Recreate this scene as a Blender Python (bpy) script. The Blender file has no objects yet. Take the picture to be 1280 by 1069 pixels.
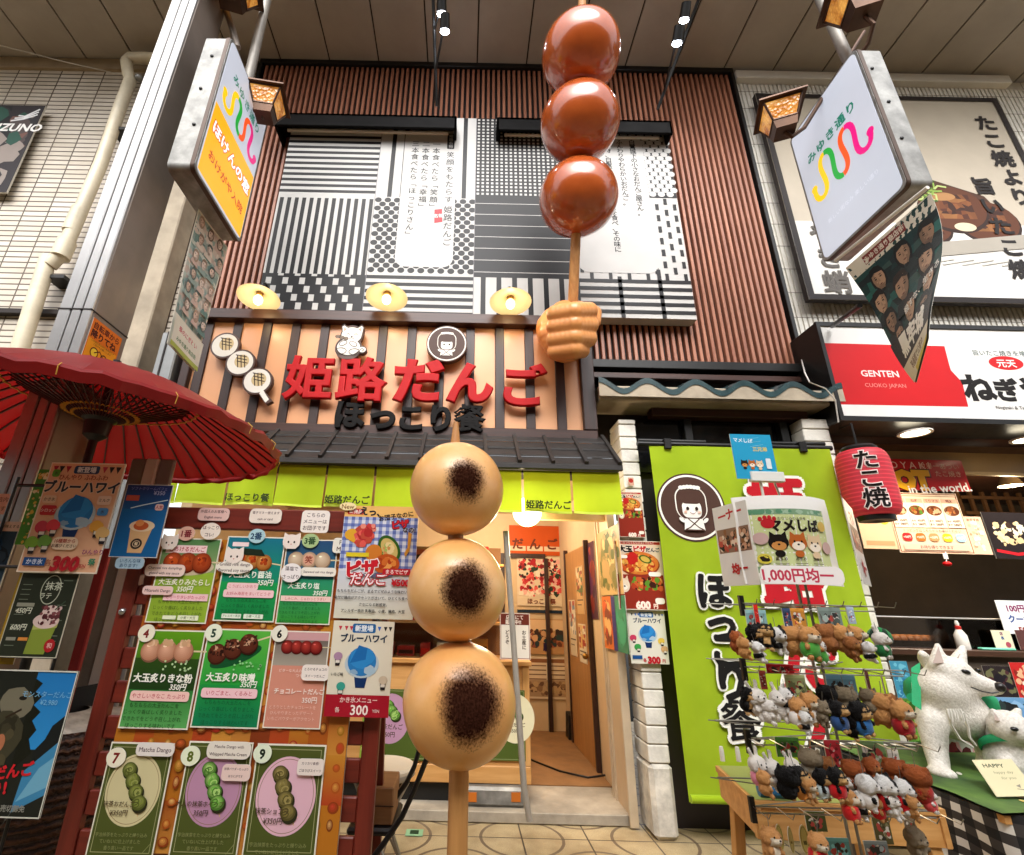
import bpy, bmesh, math, random
from mathutils import Vector, Matrix, noise as mnoise
rnd = random.Random(7)
SC = bpy.context.scene
COL = SC.collection
R = math.radians

# ------------------------------------------------------------------ camera, sky, sun, exposure
EYE = Vector((0.0, 0.0, 1.5))
FPX, CX, CY = 606.1, 578.8, 534.5            # solved from the photograph's vanishing points (1280 x 1069)
_p, _y, _r = R(20.22), R(-0.293), R(1.4795)
FWD = Vector((math.sin(_y)*math.cos(_p), math.cos(_y)*math.cos(_p), math.sin(_p)))
_rt = Vector((math.cos(_y), -math.sin(_y), 0)); _up = _rt.cross(FWD)
RGT = math.cos(_r)*_rt + math.sin(_r)*_up
UPV = -math.sin(_r)*_rt + math.cos(_r)*_up
cd = bpy.data.cameras.new('camera'); cam = bpy.data.objects.new('camera', cd); COL.objects.link(cam)
cam.matrix_world = Matrix(((RGT.x, UPV.x, -FWD.x, EYE.x), (RGT.y, UPV.y, -FWD.y, EYE.y), (RGT.z, UPV.z, -FWD.z, EYE.z), (0, 0, 0, 1)))
cd.sensor_fit = 'HORIZONTAL'; cd.sensor_width = 36; cd.lens = FPX/1280*36
cd.shift_x = (640-CX)/1280; cd.clip_end = 400; cd.clip_start = 0.05
SC.camera = cam
SUN_EL, SUN_AZ = R(45), R(180)               # from behind the camera, high, through the arcade's roof opening
w = bpy.data.worlds.new('World'); SC.world = w; w.use_nodes = True
nt = w.node_tree; nt.nodes.clear()
sky = nt.nodes.new('ShaderNodeTexSky'); sky.sky_type = 'NISHITA'; sky.sun_disc = False
sky.sun_elevation = SUN_EL; sky.sun_rotation = R(188); sky.dust_density = 4; sky.air_density = 1
hs = nt.nodes.new('ShaderNodeHueSaturation'); hs.inputs['Saturation'].default_value = 0.2
bg = nt.nodes.new('ShaderNodeBackground'); bg.inputs['Strength'].default_value = 0.15
wo = nt.nodes.new('ShaderNodeOutputWorld')
nt.links.new(sky.outputs[0], hs.inputs['Color']); nt.links.new(hs.outputs[0], bg.inputs['Color']); nt.links.new(bg.outputs[0], wo.inputs[0])
sd = bpy.data.lights.new('sun', 'SUN'); sd.energy = 0.95; sd.angle = R(40); sd.color = (1, .99, .985)
so = bpy.data.objects.new('sun', sd); COL.objects.link(so); so.location = (0, -6, 14)
so.rotation_euler = Vector((math.sin(R(-8))*math.cos(SUN_EL), math.cos(R(-8))*math.cos(SUN_EL), -math.sin(SUN_EL))).to_track_quat('-Z', 'Y').to_euler()
SC.view_settings.view_transform = 'Standard'; SC.view_settings.look = 'None'
SC.view_settings.exposure = 1.38; SC.view_settings.gamma = 1
SC.cycles.use_denoising = True; SC.cycles.max_bounces = 8; SC.cycles.diffuse_bounces = 4; SC.cycles.glossy_bounces = 3
SC.cycles.transmission_bounces = 6; SC.cycles.transparent_max_bounces = 12; SC.cycles.sample_clamp_indirect = 6
SC.cycles.caustics_reflective = False; SC.cycles.caustics_refractive = False

# ------------------------------------------------------------------ pixel -> world
def at(px, py, Y=None, Z=None, X=None):
    v = (px-CX)*RGT + (CY-py)*UPV + FPX*FWD
    t = Y/v.y if Y is not None else ((Z-EYE.z)/v.z if Z is not None else X/v.x)
    return EYE + t*v
def atd(px, py, d):                          # at distance d along the camera axis
    v = (px-CX)*RGT + (CY-py)*UPV + FPX*FWD
    return EYE + v*(d/FPX)
def mpp(p): return (Vector(p)-EYE).dot(FWD)/FPX     # metres per photo pixel at a point

# ------------------------------------------------------------------ colours and materials
def s2l(c): return c/12.92 if c <= .04045 else ((c+.055)/1.055)**2.4
_hc = {}
def H(h):
    if not isinstance(h, str): return tuple(h)[:3]+(1.0,)
    if h not in _hc:
        k = h.lstrip('#')
        if len(k) == 3: k = ''.join(c*2 for c in k)
        _hc[h] = tuple(s2l(int(k[i:i+2], 16)/255) for i in (0, 2, 4))+(1.0,)
    return _hc[h]
MATS = {}
class NT:
    def __init__(s, name):
        s.m = bpy.data.materials.new(name); s.m.use_nodes = True; s.t = s.m.node_tree
        s.b = s.t.nodes['Principled BSDF']; MATS[name] = s.m
        s.tc = s.t.nodes.new('ShaderNodeTexCoord')
    def n(s, typ, **kw):
        x = s.t.nodes.new('ShaderNode'+typ)
        for k, v in kw.items():
            if k.startswith('i_'): x.inputs[k[2:].replace('_', ' ')].default_value = v
            elif k.startswith('n'): x.inputs[int(k[1:])].default_value = v
            else: setattr(x, k, v)
        return x
    def l(s, a, b): s.t.links.new(a, b)
    def co(s, kind='Object', scale=None):
        o = s.tc.outputs[kind]
        if scale:
            mp = s.n('Mapping'); mp.inputs['Scale'].default_value = scale; s.l(o, mp.inputs[0]); o = mp.outputs[0]
        return o
    def noise(s, scale, detail=4, rough=.55, co=None):
        x = s.n('TexNoise'); x.inputs['Scale'].default_value = scale; x.inputs['Detail'].default_value = detail; x.inputs['Roughness'].default_value = rough
        s.l(co or s.co(), x.inputs['Vector']); return x.outputs['Fac']
    def ramp(s, fac, stops, interp='LINEAR'):
        x = s.n('ValToRGB'); x.color_ramp.interpolation = interp; e = x.color_ramp.elements
        while len(e) < len(stops): e.new(.5)
        for i, (p, c) in enumerate(stops): e[i].position = p; e[i].color = H(c)
        s.l(fac, x.inputs[0]); return x.outputs[0]
    def math(s, op, a, b=None, clamp=False):
        x = s.n('Math', operation=op, use_clamp=clamp)
        for i, v in enumerate((a, b)):
            if v is None: continue
            if isinstance(v, (int, float)): x.inputs[i].default_value = v
            else: s.l(v, x.inputs[i])
        return x.outputs[0]
    def mix(s, fac, a, b, mode='MIX'):
        x = s.n('Mix', data_type='RGBA', blend_type=mode)
        for i, v in ((0, fac), (6, a), (7, b)):
            if isinstance(v, (int, float)): x.inputs[i].default_value = v
            elif isinstance(v, (str, tuple)): x.inputs[i].default_value = H(v)
            else: s.l(v, x.inputs[i])
        return x.outputs[2]
    def bump(s, h, st=.2, dist=.01):
        x = s.n('Bump'); x.inputs['Strength'].default_value = st; x.inputs['Distance'].default_value = dist
        s.l(h, x.inputs['Height']); s.l(x.outputs[0], s.b.inputs['Normal'])
    def set(s, **kw):
        for k, v in kw.items(): s.b.inputs[k.replace('_', ' ')].default_value = v
def mat(name, col='#888', rough=.6, metal=0, var=.12, scale=6, bump=.0, bscale=80, spec=.5, coat=0, grime=0):
    if name in MATS: return MATS[name]
    n = NT(name); c = H(col)
    f = n.noise(scale, 5)
    lo = tuple(max(0, x*(1-var)) for x in c[:3]); hi = tuple(min(1, x*(1+var)) for x in c[:3])
    out = n.ramp(f, [(.3, lo), (.7, hi)])
    if grime:
        g = n.noise(scale*.35, 8, .7); out = n.mix(n.ramp(g, [(.45, (0, 0, 0)), (.75, (grime,)*3)]), out, tuple(x*.45 for x in c[:3]))
    n.l(out, n.b.inputs['Base Color'])
    rv = n.noise(scale*3, 3); n.l(n.math('ADD', n.math('MULTIPLY', rv, .16), rough-.08, True), n.b.inputs['Roughness'])
    n.set(Metallic=metal, Coat_Weight=coat, Coat_Roughness=.08)
    n.b.inputs['Specular IOR Level'].default_value = spec
    if bump: n.bump(n.noise(bscale, 4), bump, .004)
    return n.m
def glow(name, col, st):
    if name in MATS: return MATS[name]
    n = NT(name); c = H(col); n.b.inputs['Base Color'].default_value = c
    n.b.inputs['Emission Color'].default_value = c; n.b.inputs['Emission Strength'].default_value = st
    return n.m
def inkmat(name, rough=.45, var=.05, scale=12, emis=0, bump=0, bscale=300, coat=0, sheen=0, spec=.4):
    n = NT(name); a = n.n('Attribute', attribute_name='ink')
    f = n.noise(scale, 4); v = n.ramp(f, [(.3, (1-var,)*3), (.7, (1, 1, 1))])
    c = n.mix(1.0, a.outputs['Color'], v, 'MULTIPLY'); n.l(c, n.b.inputs['Base Color'])
    n.set(Roughness=rough, Coat_Weight=coat, Coat_Roughness=.12, Sheen_Weight=sheen)
    n.b.inputs['Specular IOR Level'].default_value = spec
    if emis:
        n.l(c, n.b.inputs['Emission Color']); n.b.inputs['Emission Strength'].default_value = emis
    if bump: n.bump(n.noise(bscale, 3), bump, .003)
    return n.m
INK = inkmat('printed_paper', .5, .06, 9, spec=.2)
LAM = inkmat('laminated_print', .36, .05, 5, coat=.12, spec=.22)
SIGNP = inkmat('painted_panel', .45, .1, 3, spec=.22)
CLOTHP = inkmat('printed_cloth', .85, .1, 7, bump=.25, bscale=500, sheen=.2, spec=.15)
LITP = inkmat('backlit_panel', .3, .04, 3, emis=.28)
PLUSH = inkmat('plush_fur', .95, .14, 60, bump=.9, bscale=420, sheen=.08, spec=.05)
PAINT = inkmat('enamel_paint', .35, .08, 10, bump=.05, bscale=150)
def woodmat(name, c1, c2, axis=2, rough=.5, sc=5, bump=.15):
    n = NT(name); s = [sc*5]*3; s[axis] = sc*.35
    v = n.co('Object', tuple(s))
    f = n.noise(1.0, 6, .6, v); g = n.noise(sc*.6, 3)
    c = n.ramp(f, [(.3, c1), (.72, c2)]); c = n.mix(n.ramp(g, [(.35, (0, 0, 0)), (.75, (.35,)*3)]), c, tuple(x*.6 for x in H(c1)[:3]))
    n.l(c, n.b.inputs['Base Color']); n.set(Roughness=rough); n.bump(f, bump, .003)
    return n.m
def gridmat(name, c1, c2, cm, bw, rh, mortar, off=0.0, bias=0, rough=.5, rot=None, bump=.6, dirt='#6b5a45', dirtamt=.35):
    n = NT(name); mp = n.n('Mapping'); mp.inputs['Rotation'].default_value = rot or (R(90), 0, 0)
    n.l(n.tc.outputs['Object'], mp.inputs[0])
    b = n.n('TexBrick', offset=off, squash=1)
    b.inputs['Color1'].default_value = H(c1); b.inputs['Color2'].default_value = H(c2); b.inputs['Mortar'].default_value = H(cm)
    b.inputs['Scale'].default_value = 1; b.inputs['Mortar Size'].default_value = mortar; b.inputs['Mortar Smooth'].default_value = .1
    b.inputs['Brick Width'].default_value = bw; b.inputs['Row Height'].default_value = rh; b.inputs['Bias'].default_value = bias
    n.l(mp.outputs[0], b.inputs['Vector'])
    d = n.noise(1.3, 8, .65); c = n.mix(n.ramp(d, [(.42, (0, 0, 0)), (.78, (dirtamt,)*3)]), b.outputs['Color'], dirt)
    n.l(c, n.b.inputs['Base Color']); n.set(Roughness=rough)
    h = n.math('ADD', n.math('MULTIPLY', b.outputs['Fac'], -1.0), n.math('MULTIPLY', n.noise(60, 4), .25)); n.bump(h, bump, .006)
    return n.m

# ------------------------------------------------------------------ mesh builder
class MB:
    def __init__(s, M=None): s.v = []; s.f = []; s.m = []; s.c = []; s.ms = []; s.M = M
    def add(s, vs, fs, m, col=None):
        if m not in s.ms: s.ms.append(m)
        i = s.ms.index(m); o = len(s.v); M = s.M
        s.v.extend([tuple(M @ Vector(p)) for p in vs] if M is not None else [tuple(p) for p in vs])
        pv = isinstance(col, list)
        for f in fs:
            s.f.append([o+k for k in f]); s.m.append(i); s.c.append([H(col[k]) for k in f] if pv else (H(col) if col is not None else None))
        return s
    def box(s, lo, hi, m, col=None, bev=0.0, T=None):
        x0, y0, z0 = lo; x1, y1, z1 = hi
        if x0 > x1: x0, x1 = x1, x0
        if y0 > y1: y0, y1 = y1, y0
        if z0 > z1: z0, z1 = z1, z0
        b = min(bev, (x1-x0)*.45, (y1-y0)*.45, (z1-z0)*.45)
        if b <= 0:
            vs = [(x, y, z) for x in (x0, x1) for y in (y0, y1) for z in (z0, z1)]
            fs = [(0, 1, 3, 2), (4, 6, 7, 5), (0, 4, 5, 1), (2, 3, 7, 6), (0, 2, 6, 4), (1, 5, 7, 3)]
        else:
            vs = []; idx = {}
            for i, x in enumerate((x0, x1)):
                for j, y in enumerate((y0, y1)):
                    for k, z in enumerate((z0, z1)):
                        sx, sy, sz = (1-2*i)*b, (1-2*j)*b, (1-2*k)*b
                        for a, q in (('x', (x, y+sy, z+sz)), ('y', (x+sx, y, z+sz)), ('z', (x+sx, y+sy, z))):
                            idx[i, j, k, a] = len(vs); vs.append(q)
            I = lambda i, j, k, a: idx[i, j, k, a]
            fs = []
            for i in (0, 1):
                q = [I(i, 0, 0, 'x'), I(i, 0, 1, 'x'), I(i, 1, 1, 'x'), I(i, 1, 0, 'x')]; fs.append(q if i == 0 else q[::-1])
                q = [I(0, i, 0, 'y'), I(1, i, 0, 'y'), I(1, i, 1, 'y'), I(0, i, 1, 'y')]; fs.append(q if i == 0 else q[::-1])
                q = [I(0, 0, i, 'z'), I(0, 1, i, 'z'), I(1, 1, i, 'z'), I(1, 0, i, 'z')]; fs.append(q if i == 0 else q[::-1])
                for j in (0, 1):
                    q = [I(i, j, 0, 'x'), I(i, j, 1, 'x'), I(i, j, 1, 'y'), I(i, j, 0, 'y')]; fs.append(q if (i+j) % 2 else q[::-1])
                    q = [I(i, 0, j, 'x'), I(i, 1, j, 'x'), I(i, 1, j, 'z'), I(i, 0, j, 'z')]; fs.append(q[::-1] if (i+j) % 2 else q)
                    q = [I(0, i, j, 'y'), I(1, i, j, 'y'), I(1, i, j, 'z'), I(0, i, j, 'z')]; fs.append(q if (i+j) % 2 else q[::-1])
                    for k in (0, 1):
                        q = [I(i, j, k, 'x'), I(i, j, k, 'y'), I(i, j, k, 'z')]; fs.append(q if (i+j+k) % 2 == 0 else q[::-1])
        if T is not None: vs = [T @ Vector(p) for p in vs]
        return s.add(vs, fs, m, col)
    def bar(s, a, b, wx, wy, m, col=None, up=(0, 0, 1), bev=0.002):       # rectangular bar from a to b
        a, b = Vector(a), Vector(b); d = b-a; L = d.length; d.normalize()
        u = Vector(up); x = d.cross(u)
        if x.length < 1e-4: x = d.cross(Vector((0, 1, 0)))
        x.normalize(); y = x.cross(d)
        T = Matrix((( x.x, d.x, y.x, a.x), (x.y, d.y, y.y, a.y), (x.z, d.z, y.z, a.z), (0, 0, 0, 1)))
        return s.box((-wx/2, 0, -wy/2), (wx/2, L, wy/2), m, col, bev, T)
    def tube(s, pts, r, m, n=10, col=None, caps=True):
        pts = [Vector(p) for p in pts]; rs = r if isinstance(r, (list, tuple)) else [r]*len(pts)
        vs = []; fs = []; x = None
        for i, p in enumerate(pts):
            d = (pts[min(i+1, len(pts)-1)]-pts[max(i-1, 0)]).normalized()
            if x is None:
                x = d.cross(Vector((0, 0, 1)))
                if x.length < .05: x = d.cross(Vector((0, 1, 0)))
            x = (x-d*x.dot(d)).normalized(); y = d.cross(x)
            for k in range(n):
                a = 2*math.pi*k/n; vs.append(p+(x*math.cos(a)+y*math.sin(a))*rs[i])
        for i in range(len(pts)-1):
            for k in range(n):
                k2 = (k+1) % n; fs.append((i*n+k, i*n+k2, (i+1)*n+k2, (i+1)*n+k))
        if caps: fs.append(tuple(range(n))[::-1]); fs.append(tuple((len(pts)-1)*n+k for k in range(n)))
        return s.add(vs, fs, m, col)
    def lathe(s, prof, m, n=24, T=None, col=None, a0=0, a1=2*math.pi, caps=False):   # prof: (r, z)
        full = abs(a1-a0-2*math.pi) < 1e-6; k = n if full else n+1
        vs = []; fs = []
        for r, z in prof:
            for j in range(k):
                a = a0+(a1-a0)*j/n; vs.append((r*math.cos(a), r*math.sin(a), z))
        for i in range(len(prof)-1):
            for j in range(n):
                j2 = (j+1) % k; fs.append((i*k+j, i*k+j2, (i+1)*k+j2, (i+1)*k+j))
        if caps and full:
            fs.append(tuple(range(k))[::-1]); fs.append(tuple((len(prof)-1)*k+j for j in range(k)))
        if T is not None: vs = [T @ Vector(p) for p in vs]
        return s.add(vs, fs, m, col)
    def ball(s, c, r, m, col=None, n=16, q=10, T=None):
        rx, ry, rz = r if isinstance(r, (list, tuple)) else (r, r, r); c = Vector(c)
        vs = [Vector((0, 0, -rz))]
        for i in range(1, q):
            t = math.pi*i/q
            for j in range(n): a = 2*math.pi*j/n; vs.append(Vector((rx*math.sin(t)*math.cos(a), ry*math.sin(t)*math.sin(a), -rz*math.cos(t))))
        vs.append(Vector((0, 0, rz))); fs = []
        for j in range(n): fs.append((0, 1+(j+1) % n, 1+j)); fs.append((len(vs)-1, 1+(q-2)*n+j, 1+(q-2)*n+(j+1) % n))
        for i in range(q-2):
            for j in range(n): fs.append((1+i*n+j, 1+i*n+(j+1) % n, 1+(i+1)*n+(j+1) % n, 1+(i+1)*n+j))
        if T is not None: vs = [T @ p for p in vs]
        return s.add([p+c for p in vs], fs, m, col)
    def prism(s, poly, m, d, O=(0, 0, 0), ex=(1, 0, 0), ey=(0, 0, 1), n=(0, -1, 0), col=None, side=None):   # extrude a 2-D outline by d along n
        O, ex, ey, n = Vector(O), Vector(ex), Vector(ey), Vector(n); k = len(poly)
        b = [O+ex*p[0]+ey*p[1] for p in poly]; t = [p+n*d for p in b]
        s.add(b+t, [tuple(range(k, 2*k))]+[tuple(range(k))[::-1]]+[(i, (i+1) % k, k+(i+1) % k, k+i) for i in range(k)], m, col)
        return s
    def grid(s, fn, nu, nv, m, col=None):      # fn(u,v)->point, u,v in 0..1
        vs = [fn(i/nu, j/nv) for j in range(nv+1) for i in range(nu+1)]
        fs = [(j*(nu+1)+i, j*(nu+1)+i+1, (j+1)*(nu+1)+i+1, (j+1)*(nu+1)+i) for j in range(nv) for i in range(nu)]
        if callable(col): col = [col(i/nu, j/nv) for j in range(nv+1) for i in range(nu+1)]
        return s.add(vs, fs, m, col)
    def mesh(s, name):
        me = bpy.data.meshes.new(name); me.from_pydata(s.v, [], s.f)
        for m in s.ms: me.materials.append(m)
        me.polygons.foreach_set('material_index', s.m)
        if any(c is not None for c in s.c):
            ca = me.color_attributes.new('ink', 'FLOAT_COLOR', 'CORNER'); buf = []
            for f, c in zip(s.f, s.c):
                if isinstance(c, list):
                    for q in c: buf.extend(q)
                else: buf.extend((c or (.8, .8, .8, 1))*len(f))
            ca.data.foreach_set('color', buf)
        me.update(); return me
    def build(s, name, parent=None, loc=None, smooth=35):
        me = s.mesh(name); o = bpy.data.objects.new(name, me); COL.objects.link(o)
        if parent is not None:
            o.parent = parent; me.transform(wmat(parent).inverted())
        elif loc is not None:
            o.location = loc; me.transform(Matrix.Translation(-Vector(loc)))
        if smooth:
            me.shade_smooth(); me.set_sharp_from_angle(angle=R(smooth))
        return o
def wmat(o):
    M = o.matrix_basis.copy()
    while o.parent: o = o.parent; M = o.matrix_basis @ M
    return M
LABELS = set()
def tag(o, label, cat, group=None, kind=None):
    o['label'] = label; o['category'] = cat
    if group: o['group'] = group
    if kind: o['kind'] = kind
    return o
def thing(name, label, cat, loc=(0, 0, 0), group=None, rz=0):
    o = bpy.data.objects.new(name, None); COL.objects.link(o); o.empty_display_size = .1
    o.location = loc; o.rotation_euler = (0, 0, rz); return tag(o, label, cat, group)
def struct(o): o['kind'] = 'structure'; return o
def copy_tree(o, parent=None):
    c = o.copy(); COL.objects.link(c)
    if parent is not None: c.parent = parent
    for ch in list(o.children): copy_tree(ch, c)
    return c
def clear_tree(o):
    for ch in list(o.children): clear_tree(ch)
    bpy.data.objects.remove(o)

# ------------------------------------------------------------------ glyphs
GSC = bpy.data.scenes.new('glyph_scratch')
def gdep():
    with bpy.context.temp_override(scene=GSC, view_layer=GSC.view_layers[0]): return bpy.context.evaluated_depsgraph_get()
_gc = {}
def glyph(sx, bold=0.0):
    k = (sx, round(bold, 3))
    if k not in _gc:
        c = bpy.data.curves.new('g', 'FONT'); c.body = sx; c.size = 1; c.resolution_u = 2
        if bold >= .008: c.bevel_depth = bold; c.bevel_resolution = 1 if bold > .05 else 0
        o = bpy.data.objects.new('g', c); GSC.collection.objects.link(o)
        dg = gdep(); dg.update()
        me = bpy.data.meshes.new_from_object(o.evaluated_get(dg))
        vs = [(v.co.x, v.co.y, v.co.z*.05) for v in me.vertices]; fs = [tuple(p.vertices) for p in me.polygons]
        bpy.data.objects.remove(o); bpy.data.curves.remove(c); bpy.data.meshes.remove(me)
        wd = sum(1.0 if ord(ch) > 0x2e7f else .6 for ch in sx)
        if vs and not any(ord(ch) > 0x2e7f for ch in sx): wd = max(v[0] for v in vs)+.03
        _gc[k] = (vs, fs, wd)
    return _gc[k]
def text_solid(body, size, depth, bev, bold, m, O, ex=(1, 0, 0), ey=(0, 0, 1), n=(0, -1, 0)):      # one raised letter as an MB, centred on O
    c = bpy.data.curves.new('g', 'FONT'); c.body = body; c.size = size; c.resolution_u = 4; c.offset = bold*size; c.extrude = depth/2; c.bevel_depth = bev; c.bevel_resolution = 2; c.align_x = 'CENTER'
    o = bpy.data.objects.new('g', c); GSC.collection.objects.link(o)
    dg = gdep(); dg.update()
    me = bpy.data.meshes.new_from_object(o.evaluated_get(dg))
    O, ex, ey, n = Vector(O), Vector(ex), Vector(ey), Vector(n); b = MB()
    b.add([O+ex*v.co.x+ey*(v.co.y-.38*size)+n*(v.co.z+depth/2+bev) for v in me.vertices], [tuple(p.vertices) for p in me.polygons], m)
    bpy.data.objects.remove(o); bpy.data.curves.remove(c); bpy.data.meshes.remove(me)
    return b

# ------------------------------------------------------------------ flat artwork on a sheet: x right 0..100, y down, in 1/100 of the sheet's width
def ellpts(cx, cy, rx, ry, n=24, rot=0):
    c, s_ = math.cos(R(rot)), math.sin(R(rot)); out = []
    for k in range(n):
        a = 2*math.pi*k/n; x, y = rx*math.cos(a), ry*math.sin(a); out.append((cx+x*c-y*s_, cy+x*s_+y*c))
    return out
def rrpts(x, y, w_, h_, r=2, n=4):
    out = []; r = min(r, w_/2, h_/2)
    for cx, cy, a0 in ((x+w_-r, y+r, -90), (x+w_-r, y+h_-r, 0), (x+r, y+h_-r, 90), (x+r, y+r, 180)):
        for k in range(n+1): a = R(a0+90*k/n); out.append((cx+r*math.cos(a), cy+r*math.sin(a)))
    return out
class Art:
    STEP = .00012
    def __init__(s, mb, O, ex, ey, n, w_, m):    # O top-left corner on the sheet's front, ey points down
        s.b = mb; s.O = Vector(O); s.ex = Vector(ex).normalized(); s.ey = Vector(ey).normalized(); s.n = Vector(n).normalized()
        s.k = w_/100; s.m = m; s.z = s.STEP
    def P(s, x, y): return s.O+s.ex*(x*s.k)+s.ey*(y*s.k)+s.n*s.z
    def up(s): s.z += s.STEP
    def poly(s, pts, c, keep=False):
        s.b.add([s.P(*p) for p in pts][::-1], [tuple(range(len(pts)))], s.m, c if not isinstance(c, list) else c[::-1])
        if not keep: s.up()
        return s
    def rect(s, x, y, w_, h_, c, keep=False): return s.poly([(x, y), (x+w_, y), (x+w_, y+h_), (x, y+h_)], c, keep)
    def grad(s, x, y, w_, h_, c0, c1): return s.poly([(x, y), (x+w_, y), (x+w_, y+h_), (x, y+h_)], [c0, c0, c1, c1])
    def rr(s, x, y, w_, h_, c, r=2): return s.poly(rrpts(x, y, w_, h_, r), c)
    def ell(s, cx, cy, rx, ry, c, n=24, rot=0, keep=False): return s.poly(ellpts(cx, cy, rx, ry, n, rot), c, keep)
    def orb(s, x, y, rx, ry, c0, c1, n=7, rot=0):          # photographed round food: concentric tones from rim to lit top
        a, b2 = H(c0), H(c1)
        for i in range(n):
            t = i/(n-1); f = 1-t*.82; s.poly(ellpts(x-rx*.16*t, y-ry*.26*t, rx*f, ry*f, 22, rot), tuple(a[k]+(b2[k]-a[k])*t for k in range(3)), True); s.z += .00004
        s.up(); return s
    def ring(s, cx, cy, rx, ry, wd, c, n=28, rot=0):
        o = ellpts(cx, cy, rx, ry, n, rot); i = ellpts(cx, cy, rx-wd, ry-wd, n, rot)
        s.b.add([s.P(*p) for p in o+i], [((k+1) % n, k, n+k, n+(k+1) % n) for k in range(n)], s.m, c); s.up(); return s
    def frame(s, x, y, w_, h_, t, c):
        for a in ((x, y, w_, t), (x, y+h_-t, w_, t), (x, y+t, t, h_-2*t), (x+w_-t, y+t, t, h_-2*t)): s.rect(*a, c, True)
        s.up(); return s
    def line(s, pts, wd, c, keep=False):
        L = []; Rr = []
        for i, p in enumerate(pts):
            a = pts[max(i-1, 0)]; b = pts[min(i+1, len(pts)-1)]; dx, dy = b[0]-a[0], b[1]-a[1]; q = math.hypot(dx, dy) or 1
            w2 = wd[i]/2 if isinstance(wd, (list, tuple)) else wd/2
            L.append((p[0]-dy/q*w2, p[1]+dx/q*w2)); Rr.append((p[0]+dy/q*w2, p[1]-dx/q*w2))
        n = len(pts)
        s.b.add([s.P(*p) for p in L+Rr], [(i, i+1, n+i+1, n+i) for i in range(n-1)], s.m, c)
        if not keep: s.up()
        return s
    def blob(s, cx, cy, rx, ry, c, jit=.2, n=14, seed=0, keep=False):
        q = random.Random(seed*31+int(cx*7+cy*13)); pts = []
        for k in range(n):
            a = 2*math.pi*k/n; f = 1+q.uniform(-jit, jit); pts.append((cx+rx*f*math.cos(a), cy+ry*f*math.sin(a)))
        return s.poly(pts, c, keep)
    def mosaic(s, x, y, w_, h_, cols, n, size, seed=1, asp=1.0):
        q = random.Random(seed)
        for i in range(n):
            r = size*q.uniform(.5, 1.3); rx = min(r*asp, w_*.45); ry = min(r, h_*.45)
            s.blob(q.uniform(x+rx, x+w_-rx), q.uniform(y+ry, y+h_-ry), rx*.85, ry*.85, q.choice(cols), .25, 8, i, True); s.z += .000022
        s.up(); return s
    def patches(s, x, y, w_, h_, cols, nx, ny, seed=1, jit=.42):     # photo-like patchwork of irregular cells, all in one layer
        q = random.Random(seed); V = [[(x+w_*(i+(q.uniform(-jit, jit) if 0 < i < nx else 0))/nx, y+h_*(j+(q.uniform(-jit, jit) if 0 < j < ny else 0))/ny) for i in range(nx+1)] for j in range(ny+1)]
        last = q.choice(cols)
        for j in range(ny):
            for i in range(nx):
                if q.random() > .3: last = q.choice(cols)
                k = q.uniform(.8, 1.15); c = tuple(min(1, v*k) for v in H(last)[:3]); s.poly([V[j][i], V[j][i+1], V[j+1][i+1], V[j+1][i]], c, True)
        s.up(); return s
    def text(s, tx, x, y, size, c, bold=0.0, al='c', ol=None, olw=.06, sx=1.0, rot=0, shear=0, vert=False, sp=1.0):
        if ol:
            s._text(tx, x, y, size, ol, bold+olw, al, sx, rot, shear, vert, sp); s.z += (bold+olw)*.05*size*s.k+s.STEP
        s._text(tx, x, y, size, c, bold, al, sx, rot, shear, vert, sp); s.z += bold*.05*size*s.k+s.STEP; return s
    def _text(s, tx, x, y, size, c, bold, al, sx, rot, shear, vert, sp):
        cr, sr = math.cos(R(rot)), math.sin(R(rot))
        runs = [(ch, 0, i*size*sp) for i, ch in enumerate(tx)] if vert else None
        if not vert and sp != 1.0:
            runs = []; px = 0
            for ch in tx: runs.append((ch, px, 0)); px += (glyph(ch, 0)[2] if ch != ' ' else .5)*size*sx*sp
            tw = px
        elif not vert: runs = [(tx, 0, 0)]; tw = glyph(tx, 0)[2]*size*sx
        for ch, ox, oy in runs:
            if ch in ' \u3000': continue
            r90 = vert and ch in 'ー〜（）「」()-'
            vs, fs, wd = glyph(ch, bold)
            if not vs: continue
            if vert: ox = -wd*size*sx/2
            elif al == 'c': ox -= tw/2
            elif al == 'r': ox -= tw
            pts = []
            for vx, vy, vz in vs:
                if r90: vx, vy = .5+(vy-.38), .38-(vx-.5)
                X = ox+(vx+shear*vy)*size*sx; Y = oy-(vy-.38)*size
                pts.append((x+X*cr-Y*sr, y+X*sr+Y*cr, vz*size*s.k))
            s.b.add([s.P(p[0], p[1])+s.n*p[2] for p in pts], fs, s.m, c)
    def halo(s, tx, x, y, size, c, ol, n=14):                # rounded outline: the letter stamped round a small circle
        for k in range(n):
            a = 2*math.pi*k/n; s._text(tx, x+ol*size*math.cos(a), y+ol*size*math.sin(a), size, c, 0, 'c', 1, 0, 0, False, 1); s.z += .00003
    def lines(s, rows, x, y, size, lh, c, al='c', **kw):
        for i, r_ in enumerate(rows): s._text(r_, x, y+i*lh, size, c, kw.get('bold', 0), al, kw.get('sx', 1), 0, 0, False, 1.0)
        s.up(); return s

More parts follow.
